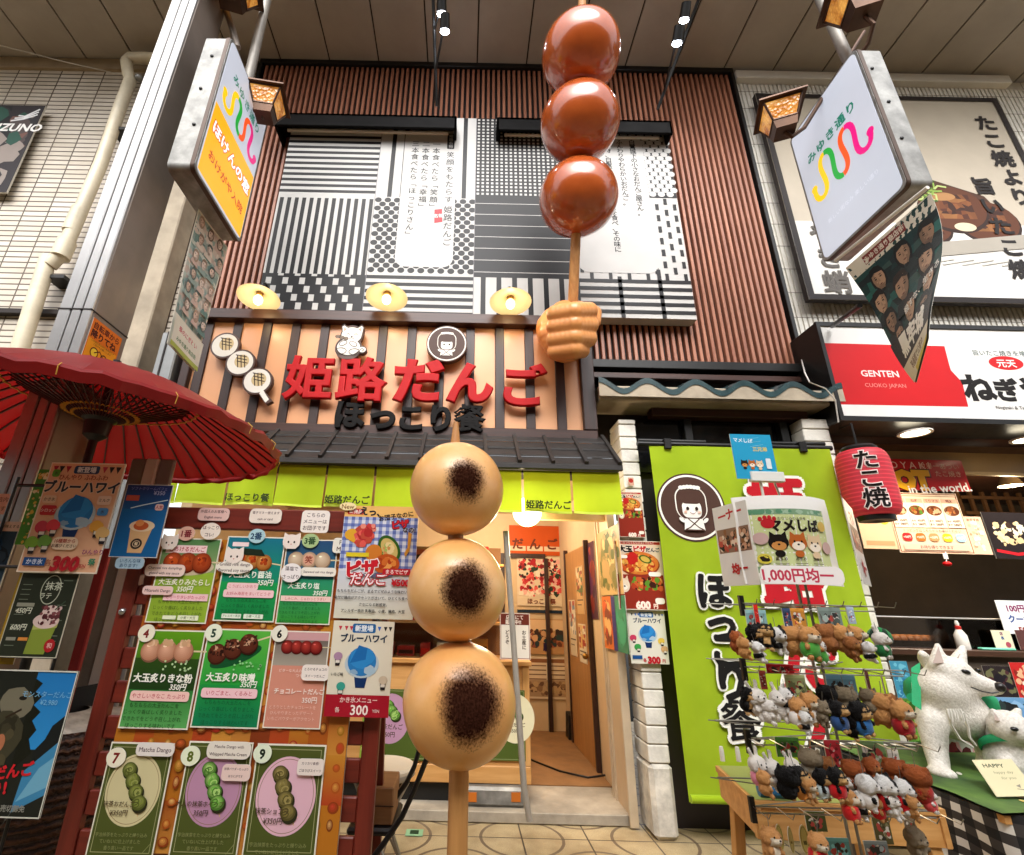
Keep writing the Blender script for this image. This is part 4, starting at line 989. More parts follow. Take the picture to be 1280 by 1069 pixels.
def hang(X, y0, y1, zt, zb, name, label, draw, ex, sgn, bow):
    mb, A, hh, loc = sheet3(Vector((X, y0 if ex > 0 else y1, zt)), abs(y1-y0), zt-zb, '#e3ddd0', .002, CLOTHP, ex=(0, ex, 0), n=(sgn, 0, 0))
    draw(A, hh); o = done(mb, name, label, 'banner', (X, (y0+y1)/2, zt), smooth=60)
    return warp(o, lambda p: (lambda q: Vector((q[0], q[1], 0)) if isinstance(q, tuple) else Vector((q, 0, 0)))(bow(p.y, p.z)), .07, 5)
def dl(A, hh):
    A.rect(0, 0, 100, hh, '#dcdcd0'); A.patches(3, 4, 94, hh*.76, ['#8fa8a2', '#a8bcb4', '#c9bbb0', '#6f8f8a', '#bcc6bc', '#d6ccc0'], 12, 26, 5)
    q = random.Random(11)
    for r_ in range(6):
        for c_ in range(3): portrait(A, 18+c_*31+q.uniform(-5, 5)+(8 if r_ % 2 else 0), 14+r_*hh*.125+q.uniform(-3, 3), 10.5, q.choice(['#e0ccbe', '#d4bcaa', '#e4d6ca']), r_*3+c_, 1)
    A.rect(0, hh*.80, 100, hh*.2, '#dfdfd0'); A.text('祭のにぎわい', 50, hh*.86, 11, '#c23a52', .02); A.text('みゆき通り商店街', 50, hh*.93, 9, '#3f7a4a', .02); A.rect(0, hh*.97, 100, hh*.03, '#a9b84a')
zL0 = at(228, 225, Y=2.62).z; zLb = at(215, 395, Y=2.62).z; yL1 = at(284, 300, X=-2.1).y
hang(-2.1, at(214, 400, X=-2.1).y, yb1+.1, 4.36, zLb, 'hanging_banner', 'long pale banner of many figures hanging below the left street sign', dl, 1, 1, lambda y, z: .02*math.sin(y*5+z*2))
def dr2(A, hh):
    A.rect(0, 0, 100, hh, '#1f3f3f'); A.rect(0, 0, 100, 16, '#dcd6c6'); A.rect(20, 3, 50, 9, '#7d3430'); A.text('みゆき通り商店街', 45, 7.5, 6, '#e6dccb', .02)
    A.patches(0, 16, 100, hh-46, ['#123436', '#1d4a48', '#23605a', '#18282c', '#2f4a46', '#0f2224'], 10, 14, 4)
    for i, (x, y, s_) in enumerate([(24, 40, 17), (58, 36, 17), (86, 38, 17), (14, 74, 18), (80, 74, 19), (46, 80, 21), (18, 112, 19), (84, 112, 18), (52, 124, 20), (26, 144, 18), (80, 146, 18)]): portrait(A, x, 16+(y-16)*(hh-64)/118, s_*min(1, (hh-64)/112), ['#b89478', '#a8866c', '#94745c', '#c09c80'][i % 4], i+40)
    A.text('殺すな、生きろ', 72, hh*.55, 8.5, '#e8e4da', .02, rot=-14)
    A.rect(0, hh-42, 100, 42, '#241f1e'); A.text('黒牢城', 50, hh-30, 22, '#efece4', .05); A.rect(0, hh-16, 100, 16, '#dcd5c2'); A.text('映画館で公開中', 50, hh-9, 8, '#6a4a30', .02); A.rect(30, hh-4, 70, 4, '#d8c34a')
y0r = 2.66; zRt = at(1110, 262, X=3.05).z
pa, pb = at(1163, 242, X=3.1), at(1053, 322, X=3.1); pc = at(1135, 466, X=3.1)
def twist(y, z):
    v = max(0, (pa.z-z)/(pa.z-pc.z)); h_ = y-(pa.y+pb.y)/2; f = R(37)*min(1, v)**1.2; return (h_*math.sin(f)+.04*math.sin(v*5), h_*(math.cos(f)-1))
hang(3.1, pa.y, pb.y, pa.z, pc.z, 'film_banner', 'dark teal film banner of many faces hanging below the right street sign', dr2, -1, -1, twist)
b = MB(); b.tube([at(1152, 243, X=3.1)+Vector((0, -.05, .01)), at(1050, 322, X=3.1)+Vector((0, .05, .01))], .014, WHITEP, 8)
done(b, 'banner_rod', 'white rod carrying the film banner under the right street sign', 'rod', pa, smooth=40)
# right hand arm, pipes
b = MB(); b.tube([at(1012, -30, Y=3.0), at(1048, 140, Y=2.95)+Vector((.3, 0, -.15))], .045, GREYP, 14)
done(b, 'support_pipe', 'thick grey support pipe slanting down to the right street sign', 'pipe', at(1040, 130, Y=2.95), smooth=50)
b = MB(); a0 = at(345, 85, Y=3.1); b.tube([at(339, -25, Y=3.0), at(312, 92, Y=3.0), at(300, 150, Y=3.05)], .042, GREYP, 14)
done(b, 'support_pipe', 'grey support pipe behind the left street sign', 'pipe', at(320, 80, Y=3.0), smooth=50)
b = MB(); b.tube([at(277, -5, Y=2.9), at(290, 35, Y=2.9), at(297, 60, Y=2.95)], .03, STEELD, 10)
done(b, 'cable_conduit', 'thin brown conduit curving behind the top of the left street sign', 'pipe', at(285, 20, Y=2.9), smooth=50)
b = MB(); q0 = at(1058, 410, Y=4.0); b.tube([at(1075, 382, Y=3.3), at(1040, 408, Y=3.95)], .02, BLACK, 8)
done(b, 'stay_rod', 'short black stay rod above the red and white shop sign', 'rod', at(1050, 402, Y=4), smooth=40)
AMB = NT('amber_glass'); vv = AMB.n('TexVoronoi'); vv.inputs['Scale'].default_value = 38; AMB.l(AMB.co(), vv.inputs['Vector'])
AMB.l(AMB.ramp(vv.outputs['Distance'], [(0, '#d8923a'), (.6, '#a8661e')]), AMB.b.inputs['Base Color']); AMB.l(AMB.ramp(AMB.noise(7, 2), [(.35, '#7a3c0a'), (.7, '#ffc060')]), AMB.b.inputs['Emission Color']); AMB.b.inputs['Emission Strength'].default_value = .28; AMB.set(Roughness=.2); AMB.bump(vv.outputs['Distance'], .5, .01)
COPPER = mat('aged_bronze', '#4a3222', .45, .6, .3, 6, .1, 80)
LAN = {}
def lantern(px, py, wpx, Y, rz, label, arm=None):
    p = at(px, py, Y=Y); W = mpp(p)*wpx/2; t = thing('street_lantern', label, 'lantern', p+Vector((0, 0, -W*1.15)), 'bronze street lanterns with amber glass', R(rz))
    M_ = Matrix.Translation(p) @ Matrix.Rotation(R(rz), 4, 'Z')
    def ring(s_, z): return [M_ @ Vector((sx*s_, sy*s_, z)) for sx, sy in ((-1, -1), (1, -1), (1, 1), (-1, 1))]
    b = MB(); a, c = ring(W*1.15, W*.75), ring(W*.55, W*1.25); e = ring(W*1.15, W*.65)
    b.add(a+c, [(i, (i+1) % 4, 4+(i+1) % 4, 4+i) for i in range(4)]+[(4, 5, 6, 7)], COPPER); b.add(e+a, [(i, (i+1) % 4, 4+(i+1) % 4, 4+i) for i in range(4)]+[(3, 2, 1, 0)], COPPER); b.build('roof', t, smooth=0)
    b = MB(); a, c = ring(W*.92, W*.64), ring(W*.58, -W*.45); b.add(c+a, [(i, (i+1) % 4, 4+(i+1) % 4, 4+i) for i in range(4)], AMB.m); b.build('glass', t, smooth=0)
    b = MB()
    for i in range(4): b.bar(a[i], c[i], W*.1, W*.1, COPPER)
    for r_ in (a, c):
        for i in range(4): b.bar(r_[i], r_[(i+1) % 4], W*.1, W*.1, COPPER)
    d = ring(W*.6, -W*.45); g = ring(W*.5, -W*1.0); b.add(g+d, [(i, (i+1) % 4, 4+(i+1) % 4, 4+i) for i in range(4)]+[(3, 2, 1, 0)], COPPER); b.build('frame', t, smooth=0)
    if arm: b = MB(); b.tube([M_ @ Vector((0, 0, -W))]+[at(x, y, Y=yy) for x, y, yy in arm], .018, COPPER, 8); b.build('arm', t)
    ld = bpy.data.lights.new('lantern', 'POINT'); ld.energy = 3; ld.color = (1, .6, .22); ld.shadow_soft_size = .05; lo = bpy.data.objects.new('lantern', ld); COL.objects.link(lo); lo.location = p
    return t
lantern(333, 133, 40, 3.1, 8, 'bronze street lantern against the slats beside the left street sign', [(305, 128, 3.1), (290, 112, 3.0)])
lantern(977, 150, 44, 3.0, -22, 'lit amber street lantern at the left edge of the right street sign', [(990, 171, 3.0), (1005, 160, 3.0), (1080, 40, 3.0)])
lantern(1074, 2, 58, 2.6, -20, 'bronze street lantern cut off by the top edge of the picture', [(1092, 30, 2.6), (1085, 55, 2.7), (1040, 118, 2.95)])
lantern(292, -16, 52, 2.7, 15, 'bronze street lantern above the left street sign, mostly out of the picture')

# ------------------------------------------------------------------ signs of the right neighbour
Y1 = 4.24
mb, A, hh, loc = sheet((943, 115), (1246, 126), (1010, 371), Y1, '#dcd3be', .06, SIGNP, side='#2a2220')
bw_ = 100
def mpb(px, py):
    p = at(px, py, Y=Y1); return ((p-A.O).x/A.k, -(p-A.O).z/A.k)
A.grad(0, 0, 100, hh*.66, '#a79c8a', '#bdb2a0'); A.rect(0, hh*.66, 100, hh*.34, '#e2dfd8')
x, y = mpb(1190, 260); A.poly([(x-13, hh*.66), (x-12, y-2), (x-4, y-14), (x+14, y-6), (x+19, y+6), (x+15, hh*.66)], '#4a2d1d'); 
for ox, oy, r_ in ((-12, 9, 9), (11, 6, 12), (0, 0, 13)):
    A.ell(x+ox, y+oy+1, r_, r_*.85, '#2f1a10'); A.ell(x+ox, y+oy, r_*.96, r_*.8, '#5a3018'); A.patches(x+ox-r_*.6, y+oy-r_*.5, r_*1.2, r_*.9, ['#6b3a1c', '#4a2412', '#7d4a26', '#3a1c0e', '#8a5a30'], 9, 7, int(r_), .45); A.ell(x+ox-r_*.2, y+oy-r_*.42, r_*.42, r_*.16, '#a87a4c')
A.ell(x+2, y+9, 4, 2, '#d9c8a8')
for i in range(48): a = rnd.uniform(0, 6.28); cx_, cy_ = x-9+rnd.uniform(-5, 5), y-9+rnd.uniform(-5, 6); A.line([(cx_, cy_), (cx_+3*math.cos(a), cy_+2*math.sin(a)), (cx_+5*math.cos(a+.7), cy_+4*math.sin(a+.7))], .8, rnd.choice(['#5d7a2e', '#8aa64a', '#3f5a20', '#b6c47a']))
x, y = mpb(1205, 320); A.poly([(x-20, y-4), (x+25, y-10), (x+25, y-4), (x-20, y+2)], '#a39c90')
for k in range(7): A.line([(x-16+k*7, y+4), (x-4+k*7, y+1.5)], .7, '#cfcbc2', True)
A.up()
for s_, (px, py), n_, sz in (('たこ焼より', (1229, 150), 5, 8.6), ('旨いたこ焼', (1226, 228), 5, 8.6)):
    a = mpb(px, py); A.text(s_, a[0], a[1]+2, sz, '#1c1512', .035, vert=True, sp=1.12)
a = mpb(1022, 290); A.text('やき蛸', a[0]+1.5, a[1]+1, 10, '#5a5550', .03, vert=True, sp=1.05)
A.frame(0, 0, 100, hh, 2.2, '#231c1a')
done(mb, 'octopus_ball_billboard', 'large cream billboard with brushed Japanese lettering and an octopus ball photo', 'billboard', loc)
Y2 = 3.98
t = thing('red_white_sign', 'long red and white box sign over the octopus ball counter', 'signboard', (4.6, 4.2, 3.1))
rx0, rx1, rz0, rz1 = 3.315, 5.9, 3.12, 4.13
b = MB(); b.box((rx0, Y2+.02, rz0), (rx1, 4.38, rz1), BLACK, None, .01); b.box((rx0-.0, Y2, rz0), (rx1, Y2+.03, rz0+.045), BLACK); b.box((rx0, Y2, rz1-.045), (rx1, Y2+.03, rz1), BLACK); b.box((rx0, Y2, rz0+.045), (rx0+.035, Y2+.03, rz1-.045), BLACK); b.build('housing', t)
b = MB(); W = 2.5; A = Art(b, (rx0+.035, Y2+.012, rz1-.045), (1, 0, 0), (0, 0, -1), (0, -1, 0), W, SIGNP); hb = (rz1-rz0-.09)/W*100
A.rect(0, 0, 100, hb, '#dedcd8')
def mpr(px, py): p = at(px, py, Y=Y2); return ((p.x-rx0-.035)/W*100, (rz1-.045-p.z)/W*100)
q = [mpr(1028, 428), mpr(1182, 432), mpr(1190, 462), mpr(1212, 508), mpr(1050, 505)]
A.poly([(.0, q[0][1]), q[1], ((q[1][0]+q[2][0])/2-.3, q[2][1]-2), q[2], (q[2][0]+2.6, q[2][1]+5), q[3], (0, q[4][1])], '#c3171c')
a = mpr(1099, 466); A.text('GENTEN', a[0]+.5, a[1], 3.6, '#f2dcd8', .02); a = mpr(1108, 481); A.text('CUOKO JAPAN', a[0], a[1], 2.2, '#e08a82', .0)
a = mpr(1256, 441); A.text('旨いたこ焼きを喰わねば', a[0]+2, a[1], 2.5, '#2f4a44', .01); a = mpr(1257, 452); A.ell(a[0]+.5, a[1]+.4, 6.4, 2.9, '#c3171c'); A.text('元天', a[0]+.5, a[1]+.5, 3.6, '#f3e6e2', .02)
for ch, px, py, sz in (('ね', 1222, 484, 11.5), ('ぎ', 1258, 487, 9.5), ('や', 1292, 484, 10)): a = mpr(px, py); A.text(ch, a[0]+.5, a[1], sz, '#17120f', .05)
a = mpr(1272, 509); A.text('Negiyaki & Takoyaki', a[0], a[1], 1.8, '#2a2522', .0)
b.build('face', t)
LOVAL = glow('downlight_lens', '#fff0cf', 4)
for px, py, lab in ((1143, 540, 'oval downlight in the brown soffit above the red poster'), (1285, 548, 'oval downlight at the right edge of the brown soffit')):
    p = at(px, py, Z=3.06); t = thing('downlight', lab, 'downlight', p); b = MB(); b.lathe([(.0, 0), (.105, 0), (.105, -.012), (0, -.013)], LOVAL, 24, Matrix.Translation(p)); b.build('lens', t)
    b = MB(); b.lathe([(.1, 0), (.125, -.004), (.125, -.018), (.1, -.016)], WHITEP, 24, Matrix.Translation(p)); b.build('trim_ring', t)
    ld = bpy.data.lights.new('downlight', 'SPOT'); ld.energy = 34; ld.color = (1, .85, .65); ld.spot_size = R(130); ld.spot_blend = .6; ld.shadow_soft_size = .08; lo = bpy.data.objects.new('downlight', ld); COL.objects.link(lo); lo.location = p+Vector((0, 0, -.04))
p = at(1066, 540, Y=4.7); b = MB(); b.tube([p+Vector((.22*math.cos(R(a)), 0, .14*math.sin(R(a)))) for a in range(0, 181, 15)], .014, mat('aged_rim', '#6a5848', .6), 8)
done(b, 'arched_rim', 'dull arched metal rim in the dark left corner under the red and white sign', 'rim', p, smooth=50)
# counter opening
b = MB(); YB_ = 4.62; zz0, zz1 = at(1150, 590, Y=YB_).z, at(1150, 562, Y=YB_).z
b.box((prr+.07, YB_, zz0), (9, YB_+.1, zz1), mat('beige_beam', '#a8895f', .5, 0, .12, 3), None, .006); b.box((prr+.07, YB_-.02, zz0-.02), (9, YB_-.001, zz0+.01), mat('beam_lip', '#c9ad84', .5)); b.build('beam', rb)
YM = 4.55
mb, A, hh, loc = sheet((1058, 572), (1196, 576), (1079, 611), YM, '#b3161a', .012, LAM)
A.text('TAKOYAKI', 40, 5.2, 9, '#e9c9c0', .0, sp=1.35); A.text('HOT', 42, 18.5, 22, '#e8a91c', .09, ol='#4a0d0a', olw=.05); A.text('in the world.', 72, 26, 11, '#f0e6df', .02, rot=-4); A.lines(['世界一あつい', 'たこ焼き'], 96, 6, 6, 7, '#e0b0a0', 'r')
done(mb, 'red_poster', 'red poster reading HOT in the world above the takoyaki menu', 'poster', loc)
mb, A, hh, loc = sheet((1113, 615), (1203, 618), (1117, 690), YM-.02, '#e4c9a8', .01, LAM)
A.frame(1, 1, 98, hh-2, 1.2, '#7a3a2a'); A.frame(2, hh*.05, 96, hh*.55, .8, '#8a5a45')
for i in range(4):
    x = 3+i*24; A.rect(x, hh*.1, 22.5, hh*.48, '#f0dcc2'); A.rect(x, hh*.1, 22.5, 6, '#d9a88a'); A.ell(x+11, hh*.3, 10.5, 7, '#6b3a20'); A.mosaic(x+1, hh*.3-6, 20, 12, ['#8a4a24', '#5c2e16', '#b5713a', ('#4f7a2a' if i == 1 else '#c2a17a')], 22, 3, i)
    A.text('6ヶ 450円', x+11, hh*.47, 4.2, '#3a2018', .02); A.text('8ヶ 580円', x+11, hh*.53, 4.2, '#3a2018', .02); A.text(['ソース', 'ねぎ', 'てりマヨ', '明太'][i], x+11, hh*.135, 4.6, '#5a1a12', .01)
for i, c in enumerate(['#c32a2a', '#dd6a2a', '#c98a5a', '#e3c02a', '#9ac0d8']): A.rr(8+i*18, hh*.68, 13, hh*.13, c, 4); A.text('+50円', 14.5+i*18, hh*.745, 4, '#f3e8dc', .01)
A.rect(6, hh*.86, 88, hh*.09, '#e7b7a0'); A.text('お持ち帰りできます', 50, hh*.905, 5, '#5a2a1a', .01); A.text('トッピングはこちらからお選びください', 50, hh*.635, 4.4, '#5a2a1a')
done(mb, 'takoyaki_menu', 'framed cream menu of four takoyaki plates below the red poster', 'menu', loc)
mb, A, hh, loc = sheet((1068, 620), (1111, 622), (1076, 685), YM-.01, '#dcb891', .008, LAM)
for i, (x, y, c) in enumerate(((25, 35, '#c32a2a'), (60, 34, '#dd7a2a'), (86, 42, '#8a8a80'), (40, 65, '#8a9ac0'), (76, 68, '#d8b83a'))): A.ell(x, y, 13, 13, c); A.text('味', x, y, 10, '#f0e4d4', .02)
A.text('選べる味', 50, 12, 13, '#7a3a1a', .02); A.rect(10, hh-22, 80, 12, '#c9966a'); done(mb, 'flavour_chart', 'tan flavour chart with five coloured dots left of the framed menu', 'poster', loc)
mb, A, hh, loc = sheet((1206, 645), (1229, 647), (1215, 692), YM-.01, '#dcb9a0', .006, LAM); A.mosaic(4, 8, 92, hh-20, ['#e8cdb4', '#c98a6a', '#d8a888', '#efdcc8'], 30, 12, 6); A.text('おすすめ', 50, 18, 18, '#8a4a2a', .02)
done(mb, 'pink_leaflet', 'pale pink leaflet right of the framed takoyaki menu', 'leaflet', loc)
mb, A, hh, loc = sheet((1230, 640), (1300, 642), (1242, 698), YM+.02, '#231d1e', .01, LAM); A.mosaic(8, 15, 55, 45, ['#e6dcc0', '#c9b48a', '#3a2a22', '#d9c7a0'], 40, 6, 8); A.line([(5, hh-14), (40, hh-8), (95, hh-16)], 5, '#c3202a'); A.text('焼そば', 74, 26, 14, '#e9e2d0', .03, rot=-8)
done(mb, 'dark_food_poster', 'dark food poster at the right edge beside the pink leaflet', 'poster', loc)
p = at(1262, 603, Y=5.1); t = thing('cone_lamp', 'small cone-shaped pendant lamp lit inside the takoyaki kitchen', 'lamp', p)
b = MB(); b.lathe([(.03, .1), (.05, .09), (.1, -.03), (.1, -.04), (.08, -.03)], WHITEP, 20, Matrix.Translation(p)); b.build('shade', t); b = MB(); b.lathe([(0, -.02), (.085, -.028), (0, -.05)], glow('cone_lens', '#ffe2a8', 9), 20, Matrix.Translation(p)); b.build('bulb', t)
b = MB(); b.tube([p+Vector((0, 0, .1)), p+Vector((0, 0, .4))], .008, BLACK, 6); b.build('cord', t)
ld = bpy.data.lights.new('cone', 'POINT'); ld.energy = 12; ld.color = (1, .75, .42); ld.shadow_soft_size = .06; lo = bpy.data.objects.new('cone', ld); COL.objects.link(lo); lo.location = p+Vector((0, 0, -.12))
b = MB(); yy = 6.2; x0_, x1_ = at(1205, 640, Y=yy).x, at(1330, 640, Y=yy).x; z0_, z1_ = at(1230, 662, Y=yy).z, at(1230, 585, Y=yy).z
for i in range(9): b.box((x0_+(x1_-x0_)*i/8-.02, yy, z0_), (x0_+(x1_-x0_)*i/8+.02, yy+.03, z1_), mat('lattice_wood', '#6a4a30', .6))
for j in range(5): b.box((x0_, yy-.03, z0_+(z1_-z0_)*j/4-.02), (x1_, yy-.001, z0_+(z1_-z0_)*j/4+.02), MATS['lattice_wood'])
done(b, 'wooden_lattice', 'brown wooden lattice at the back of the takoyaki kitchen', 'lattice', (x0_, yy, z0_))
b = MB(); yc = 4.35; zc = at(1180, 812, Y=yc).z; b.box((prr+.02, yc, zc-.05), (8, 5.0, zc), woodmat('dark_counter_wood', '#4a2f20', '#2a1a12', 0, .4), None, .006); b.box((prr+.02, yc+.06, .02), (8, yc+.1, zc-.05), KDARK); b.build('counter', rb)
b = MB(); gz = at(1190, 773, Y=4.5).z; b.box((prr+.05, 4.5, zc+.001), (7.5, 4.508, gz), GLASS); b.build('pane', None, (4.5, 4.5, zc)); go = bpy.data.objects['pane']; go.name = 'glass_guard'
t = thing('counter_screen', 'clear glass screen with a steel rail along the takoyaki counter', 'screen', (4.5, 4.5, zc)); go.parent = t; go.location = (0, 0, 0)
b = MB(); b.tube([(prr+.05, 4.5, gz), (7.5, 4.5, gz)], .008, STEEL, 8); b.build('rail', t)
b = MB(); x0_, x1_ = at(1100, 808, Y=4.75).x, at(1195, 808, Y=4.75).x
b.box((x0_-.05, 4.6, zc+.001), (x1_+.1, 4.95, zc+.05), mat('takoyaki_plate', '#1d1b1a', .4, .5))
plate = done(b, 'takoyaki_griddle', 'black iron griddle full of browned octopus balls on the counter', 'griddle', (x0_, 4.75, zc))
b = MB()
for i in range(12):
    for j in range(3): b = MB(); b.ball((x0_+i*(x1_-x0_)/11, 4.64+j*.1, zc+.055), .04, mat('browned_batter', '#a8642c', .5, 0, .4, 20, .2), None, 10, 7); b.build('octopus_ball', plate)
p = at(1205, 810, Y=4.42); p.z = zc; t = thing('squeeze_bottle', 'white squeeze bottle with a red band on the takoyaki counter', 'bottle', p)
b = MB(); T = Matrix.Translation(p); b.lathe([(.0, 0), (.042, 0), (.045, .01), (.043, .11), (.022, .15), (.018, .155)], WHITEP, 18, T); b.build('body', t)
b = MB(); b.lathe([(.02, .155), (.022, .18), (.012, .185)], mat('red_plastic', '#b3201c', .35), 16, T); b.lathe([(.012, .185), (.016, .2), (.01, .225), (0, .226)], WHITEP, 14, T); b.build('cap', t)
for TL, TR, BL, bgc, name, lab, rows in (((1243, 750), (1300, 752), (1257, 792), '#dfe3e6', 'price_card', 'white price card offering 50 yen off, clipped to the glass screen', ['100円引', 'クーポン', '50円']), ((1238, 787), (1262, 789), (1246, 812), '#ddd8bb', 'cream_card', 'cream card with a red rosette standing on the takoyaki counter', ['店', '長']), ((1268, 787), (1300, 789), (1276, 812), '#5a3a38', 'brown_card', 'brown card at the right end of the takoyaki counter', ['茶'])):
    mb, A, hh, loc = sheet(TL, TR, BL, 4.47 if 'price' in name else 4.44, bgc, .004, LAM)
    for i, r_ in enumerate(rows): A.text(r_, 50, 16+i*22, 17, ['#7a2a5a', '#2a4a8a', '#8a2a20'][i % 3], .04)
    A.ell(70, hh*.72, 14, 14, '#d8a03a' if 'price' in name else '#a84a5a')
    done(mb, name, lab, 'card', loc)
b = MB(); p = at(1250, 812, Y=4.4); b.box((p.x-.16, 4.38, zc+.001), (p.x+.12, 4.43, zc+.02), mat('mint_plastic', '#6ac0a4', .4), None, .006); done(b, 'mint_tray', 'mint green tray lying under the cream card', 'tray', (p.x, 4.4, zc))
p = at(1184, 705, Y=4.5); t = thing('red_trinket', 'small red hanging trinket under the takoyaki menu', 'ornament', p); b = MB(); b.ball(p, (.035, .03, .022), REDL); b.build('bead', t); b = MB(); b.tube([p+Vector((0, 0, .02)), at(1182, 690, Y=4.52)], .004, WHITEP, 6); b.box(at(1182, 696, Y=4.5)+Vector((-.02, -.003, -.02)), at(1182, 696, Y=4.5)+Vector((.02, .003, .03)), WHITEP); b.build('tag', t)
# shelves of leaflets under the counter behind the dogs
for i, (TL, TR, BL, cols, lab) in enumerate((((1112, 826), (1134, 827), (1122, 874), ['#3f8aa6', '#2a6f96', '#6ab0c4'], 'blue sea poster under the counter left of the white dog'), ((1124, 872), (1150, 874), (1136, 935), ['#4a7a2a', '#6a9a3a', '#2f5a1e'], 'green meadow poster under the counter left of the white dog'), ((1226, 832), (1262, 833), (1240, 872), ['#2a2224', '#4a2a30', '#1d1a22', '#6a6a4a'], 'dark leaflet on the shelf behind the white dog statue'), ((1262, 828), (1300, 829), (1275, 876), ['#c32a2a', '#e0b08a', '#8a2a24', '#e9dcc8'], 'red leaflet at the right edge of the shelf under the counter'), ((1234, 872), (1300, 872), (1246, 905), ['#6a9ac4', '#1d2226', '#8ab4d8', '#2a3a3a'], 'blue landscape picture above the small white dog'))):
    mb, A, hh, loc = sheet(TL, TR, BL, 4.3-.01*i, cols[0], .004, LAM); A.mosaic(2, 2, 96, hh-4, cols, 60, 14, i+3); done(mb, 'shelf_leaflet', lab, 'leaflet', loc)
# red paper lantern
p = at(1084, 604, Y=3.9); k = mpp(p); hgt = at(1084, 563, Y=3.9).z-at(1084, 643, Y=3.9).z; rr_ = 28*k
PAPER = NT('red_lantern_paper'); sp_ = PAPER.n('SeparateXYZ'); PAPER.l(PAPER.co(), sp_.inputs[0])
PAPER.l(PAPER.ramp(PAPER.math('SINE', PAPER.math('MULTIPLY', sp_.outputs['Z'], 190)), [(.0, '#a8202c'), (1, '#cf3340')]), PAPER.b.inputs['Base Color']); PAPER.set(Roughness=.55); PAPER.b.inputs['Emission Color'].default_value = H('#d8384a'); PAPER.b.inputs['Emission Strength'].default_value = .07
t = thing('red_paper_lantern', 'red paper lantern with black lettering hanging beside the right white pier', 'lantern', p+Vector((0, 0, -hgt/2)))
b = MB(); pf = []
for i in range(61):
    z = -hgt/2+hgt*i/60; e = abs(z)/(hgt/2); r_ = rr_*(.68+.32*math.sqrt(max(0, 1-max(0, (e-.55)/.45)**2))) if e > .55 else rr_; pf.append((r_+.0035*(i % 2)-.001, z))
b.lathe(pf, PAPER.m, 40, Matrix.Translation(p)); b.build('paper_shade', t, smooth=80)
b = MB(); b.lathe([(rr_*.68, 0), (rr_*.7, .03), (rr_*.6, .05), (0, .05)], BLACK, 28, Matrix.Translation(p+Vector((0, 0, hgt/2-.01)))); b.tube([p+Vector((0, 0, hgt/2+.03)), p+Vector((0, 0, hgt/2+.25)), p+Vector((.1, .25, hgt/2+.3))], .008, BLACK, 6); b.build('rim', t)
b = MB(); b.lathe([(rr_*.68, 0), (rr_*.66, -.05), (rr_*.3, -.05), (0, -.04)], BLACK, 28, Matrix.Translation(p+Vector((0, 0, -hgt/2+.01)))); b.build('rim', t)
b = MB()
for ol, c, z in ((.07, '#f0ddd8', .004), (.022, '#17100f', .008)):
    for i, ch in enumerate('たこ焼'):
        vs, fs, wd = glyph(ch, ol); sz = hgt*.30; zc_ = hgt*.29-i*hgt*.285
        P_ = []
        for vx, vy, vz in vs:
            a = R(-121)+((vx-.5)*sz)/rr_; P_.append(p+Vector(((rr_+z+vz*sz)*math.cos(a), (rr_+z+vz*sz)*math.sin(a), zc_+(vy-.38)*sz)))
        b.add(P_, fs, INK, c)
b.build('lettering', t)
b = MB(); b.tube([at(1001, 446, Y=4.3), at(1006, 466, Y=4.15), at(1012, 478, Y=3.95), at(1032, 486, Y=3.93), at(1044, 500, Y=3.95), at(1048, 528, Y=4.0)], .006, WHITEP, 6); done(b, 'white_cable', 'thin white cable looping between the slats and the red and white sign', 'cable', at(1012, 478, Y=3.95), smooth=60)
# ------------------------------------------------------------------ red oil-paper umbrella
UX = at(120, 540, Y=2.62).x; UC = Vector((UX, 2.62, 0)); zr, zm, zt = 2.375, 2.655, 2.78; RU = .98; RM = .46
URED = NT('red_oil_paper'); URED.l(URED.ramp(URED.noise(5, 5), [(.3, '#7e0d10'), (.7, '#961314')]), URED.b.inputs['Base Color']); URED.set(Roughness=.5)
tl = URED.n('BsdfTranslucent'); tl.inputs['Color'].default_value = H('#a31312'); mx = URED.n('MixShader'); mx.inputs[0].default_value = .32; URED.l(URED.b.outputs[0], mx.inputs[1]); URED.l(tl.outputs[0], mx.inputs[2]); URED.l(mx.outputs[0], URED.t.nodes['Material Output'].inputs[0])
um = thing('paper_umbrella', 'large red oil-paper umbrella spread over the menu posters', 'umbrella', (UX, 2.62, 0))
NR = 44
def prof(r): return zt-(zt-zm)*(r/RM)**1.3 if r < RM else zm-(zm-zr)*((r-RM)/(RU-RM))**1.12
b = MB(); vs = []; rs = [.03, .12, .24, .35, RM, .6, .75, .9, RU]
for r_ in rs:
    for j in range(NR*2):
        a = math.pi*j/NR; sag = (.010*r_/RU) if j % 2 else 0
        vs.append(UC+Vector((r_*(1-sag*.6)*math.cos(a), r_*(1-sag*.6)*math.sin(a), prof(r_)-sag)))
N2 = NR*2
fs = [(i*N2+j, i*N2+(j+1) % N2, (i+1)*N2+(j+1) % N2, (i+1)*N2+j) for i in range(len(rs)-1) for j in range(N2)]
b.add(vs, fs, URED.m); b.build('canopy', um, smooth=20)
b = MB(); vs = []
for k, (dr_, dz) in enumerate(((.0, .008), (.018, -.012), (.0, -.055))):
    for j in range(N2): a = math.pi*j/NR; q = 1+.010*math.sin(j*2.1)+.006*math.sin(j*5.3); vs.append(UC+Vector(((RU+dr_)*q*math.cos(a), (RU+dr_)*q*math.sin(a), zr+dz+.006*math.sin(j*3.7))))
b.add(vs, [(i*N2+j, i*N2+(j+1) % N2, (i+1)*N2+(j+1) % N2, (i+1)*N2+j) for i in range(2) for j in range(N2)], URED.m); b.build('valance', um, smooth=20)
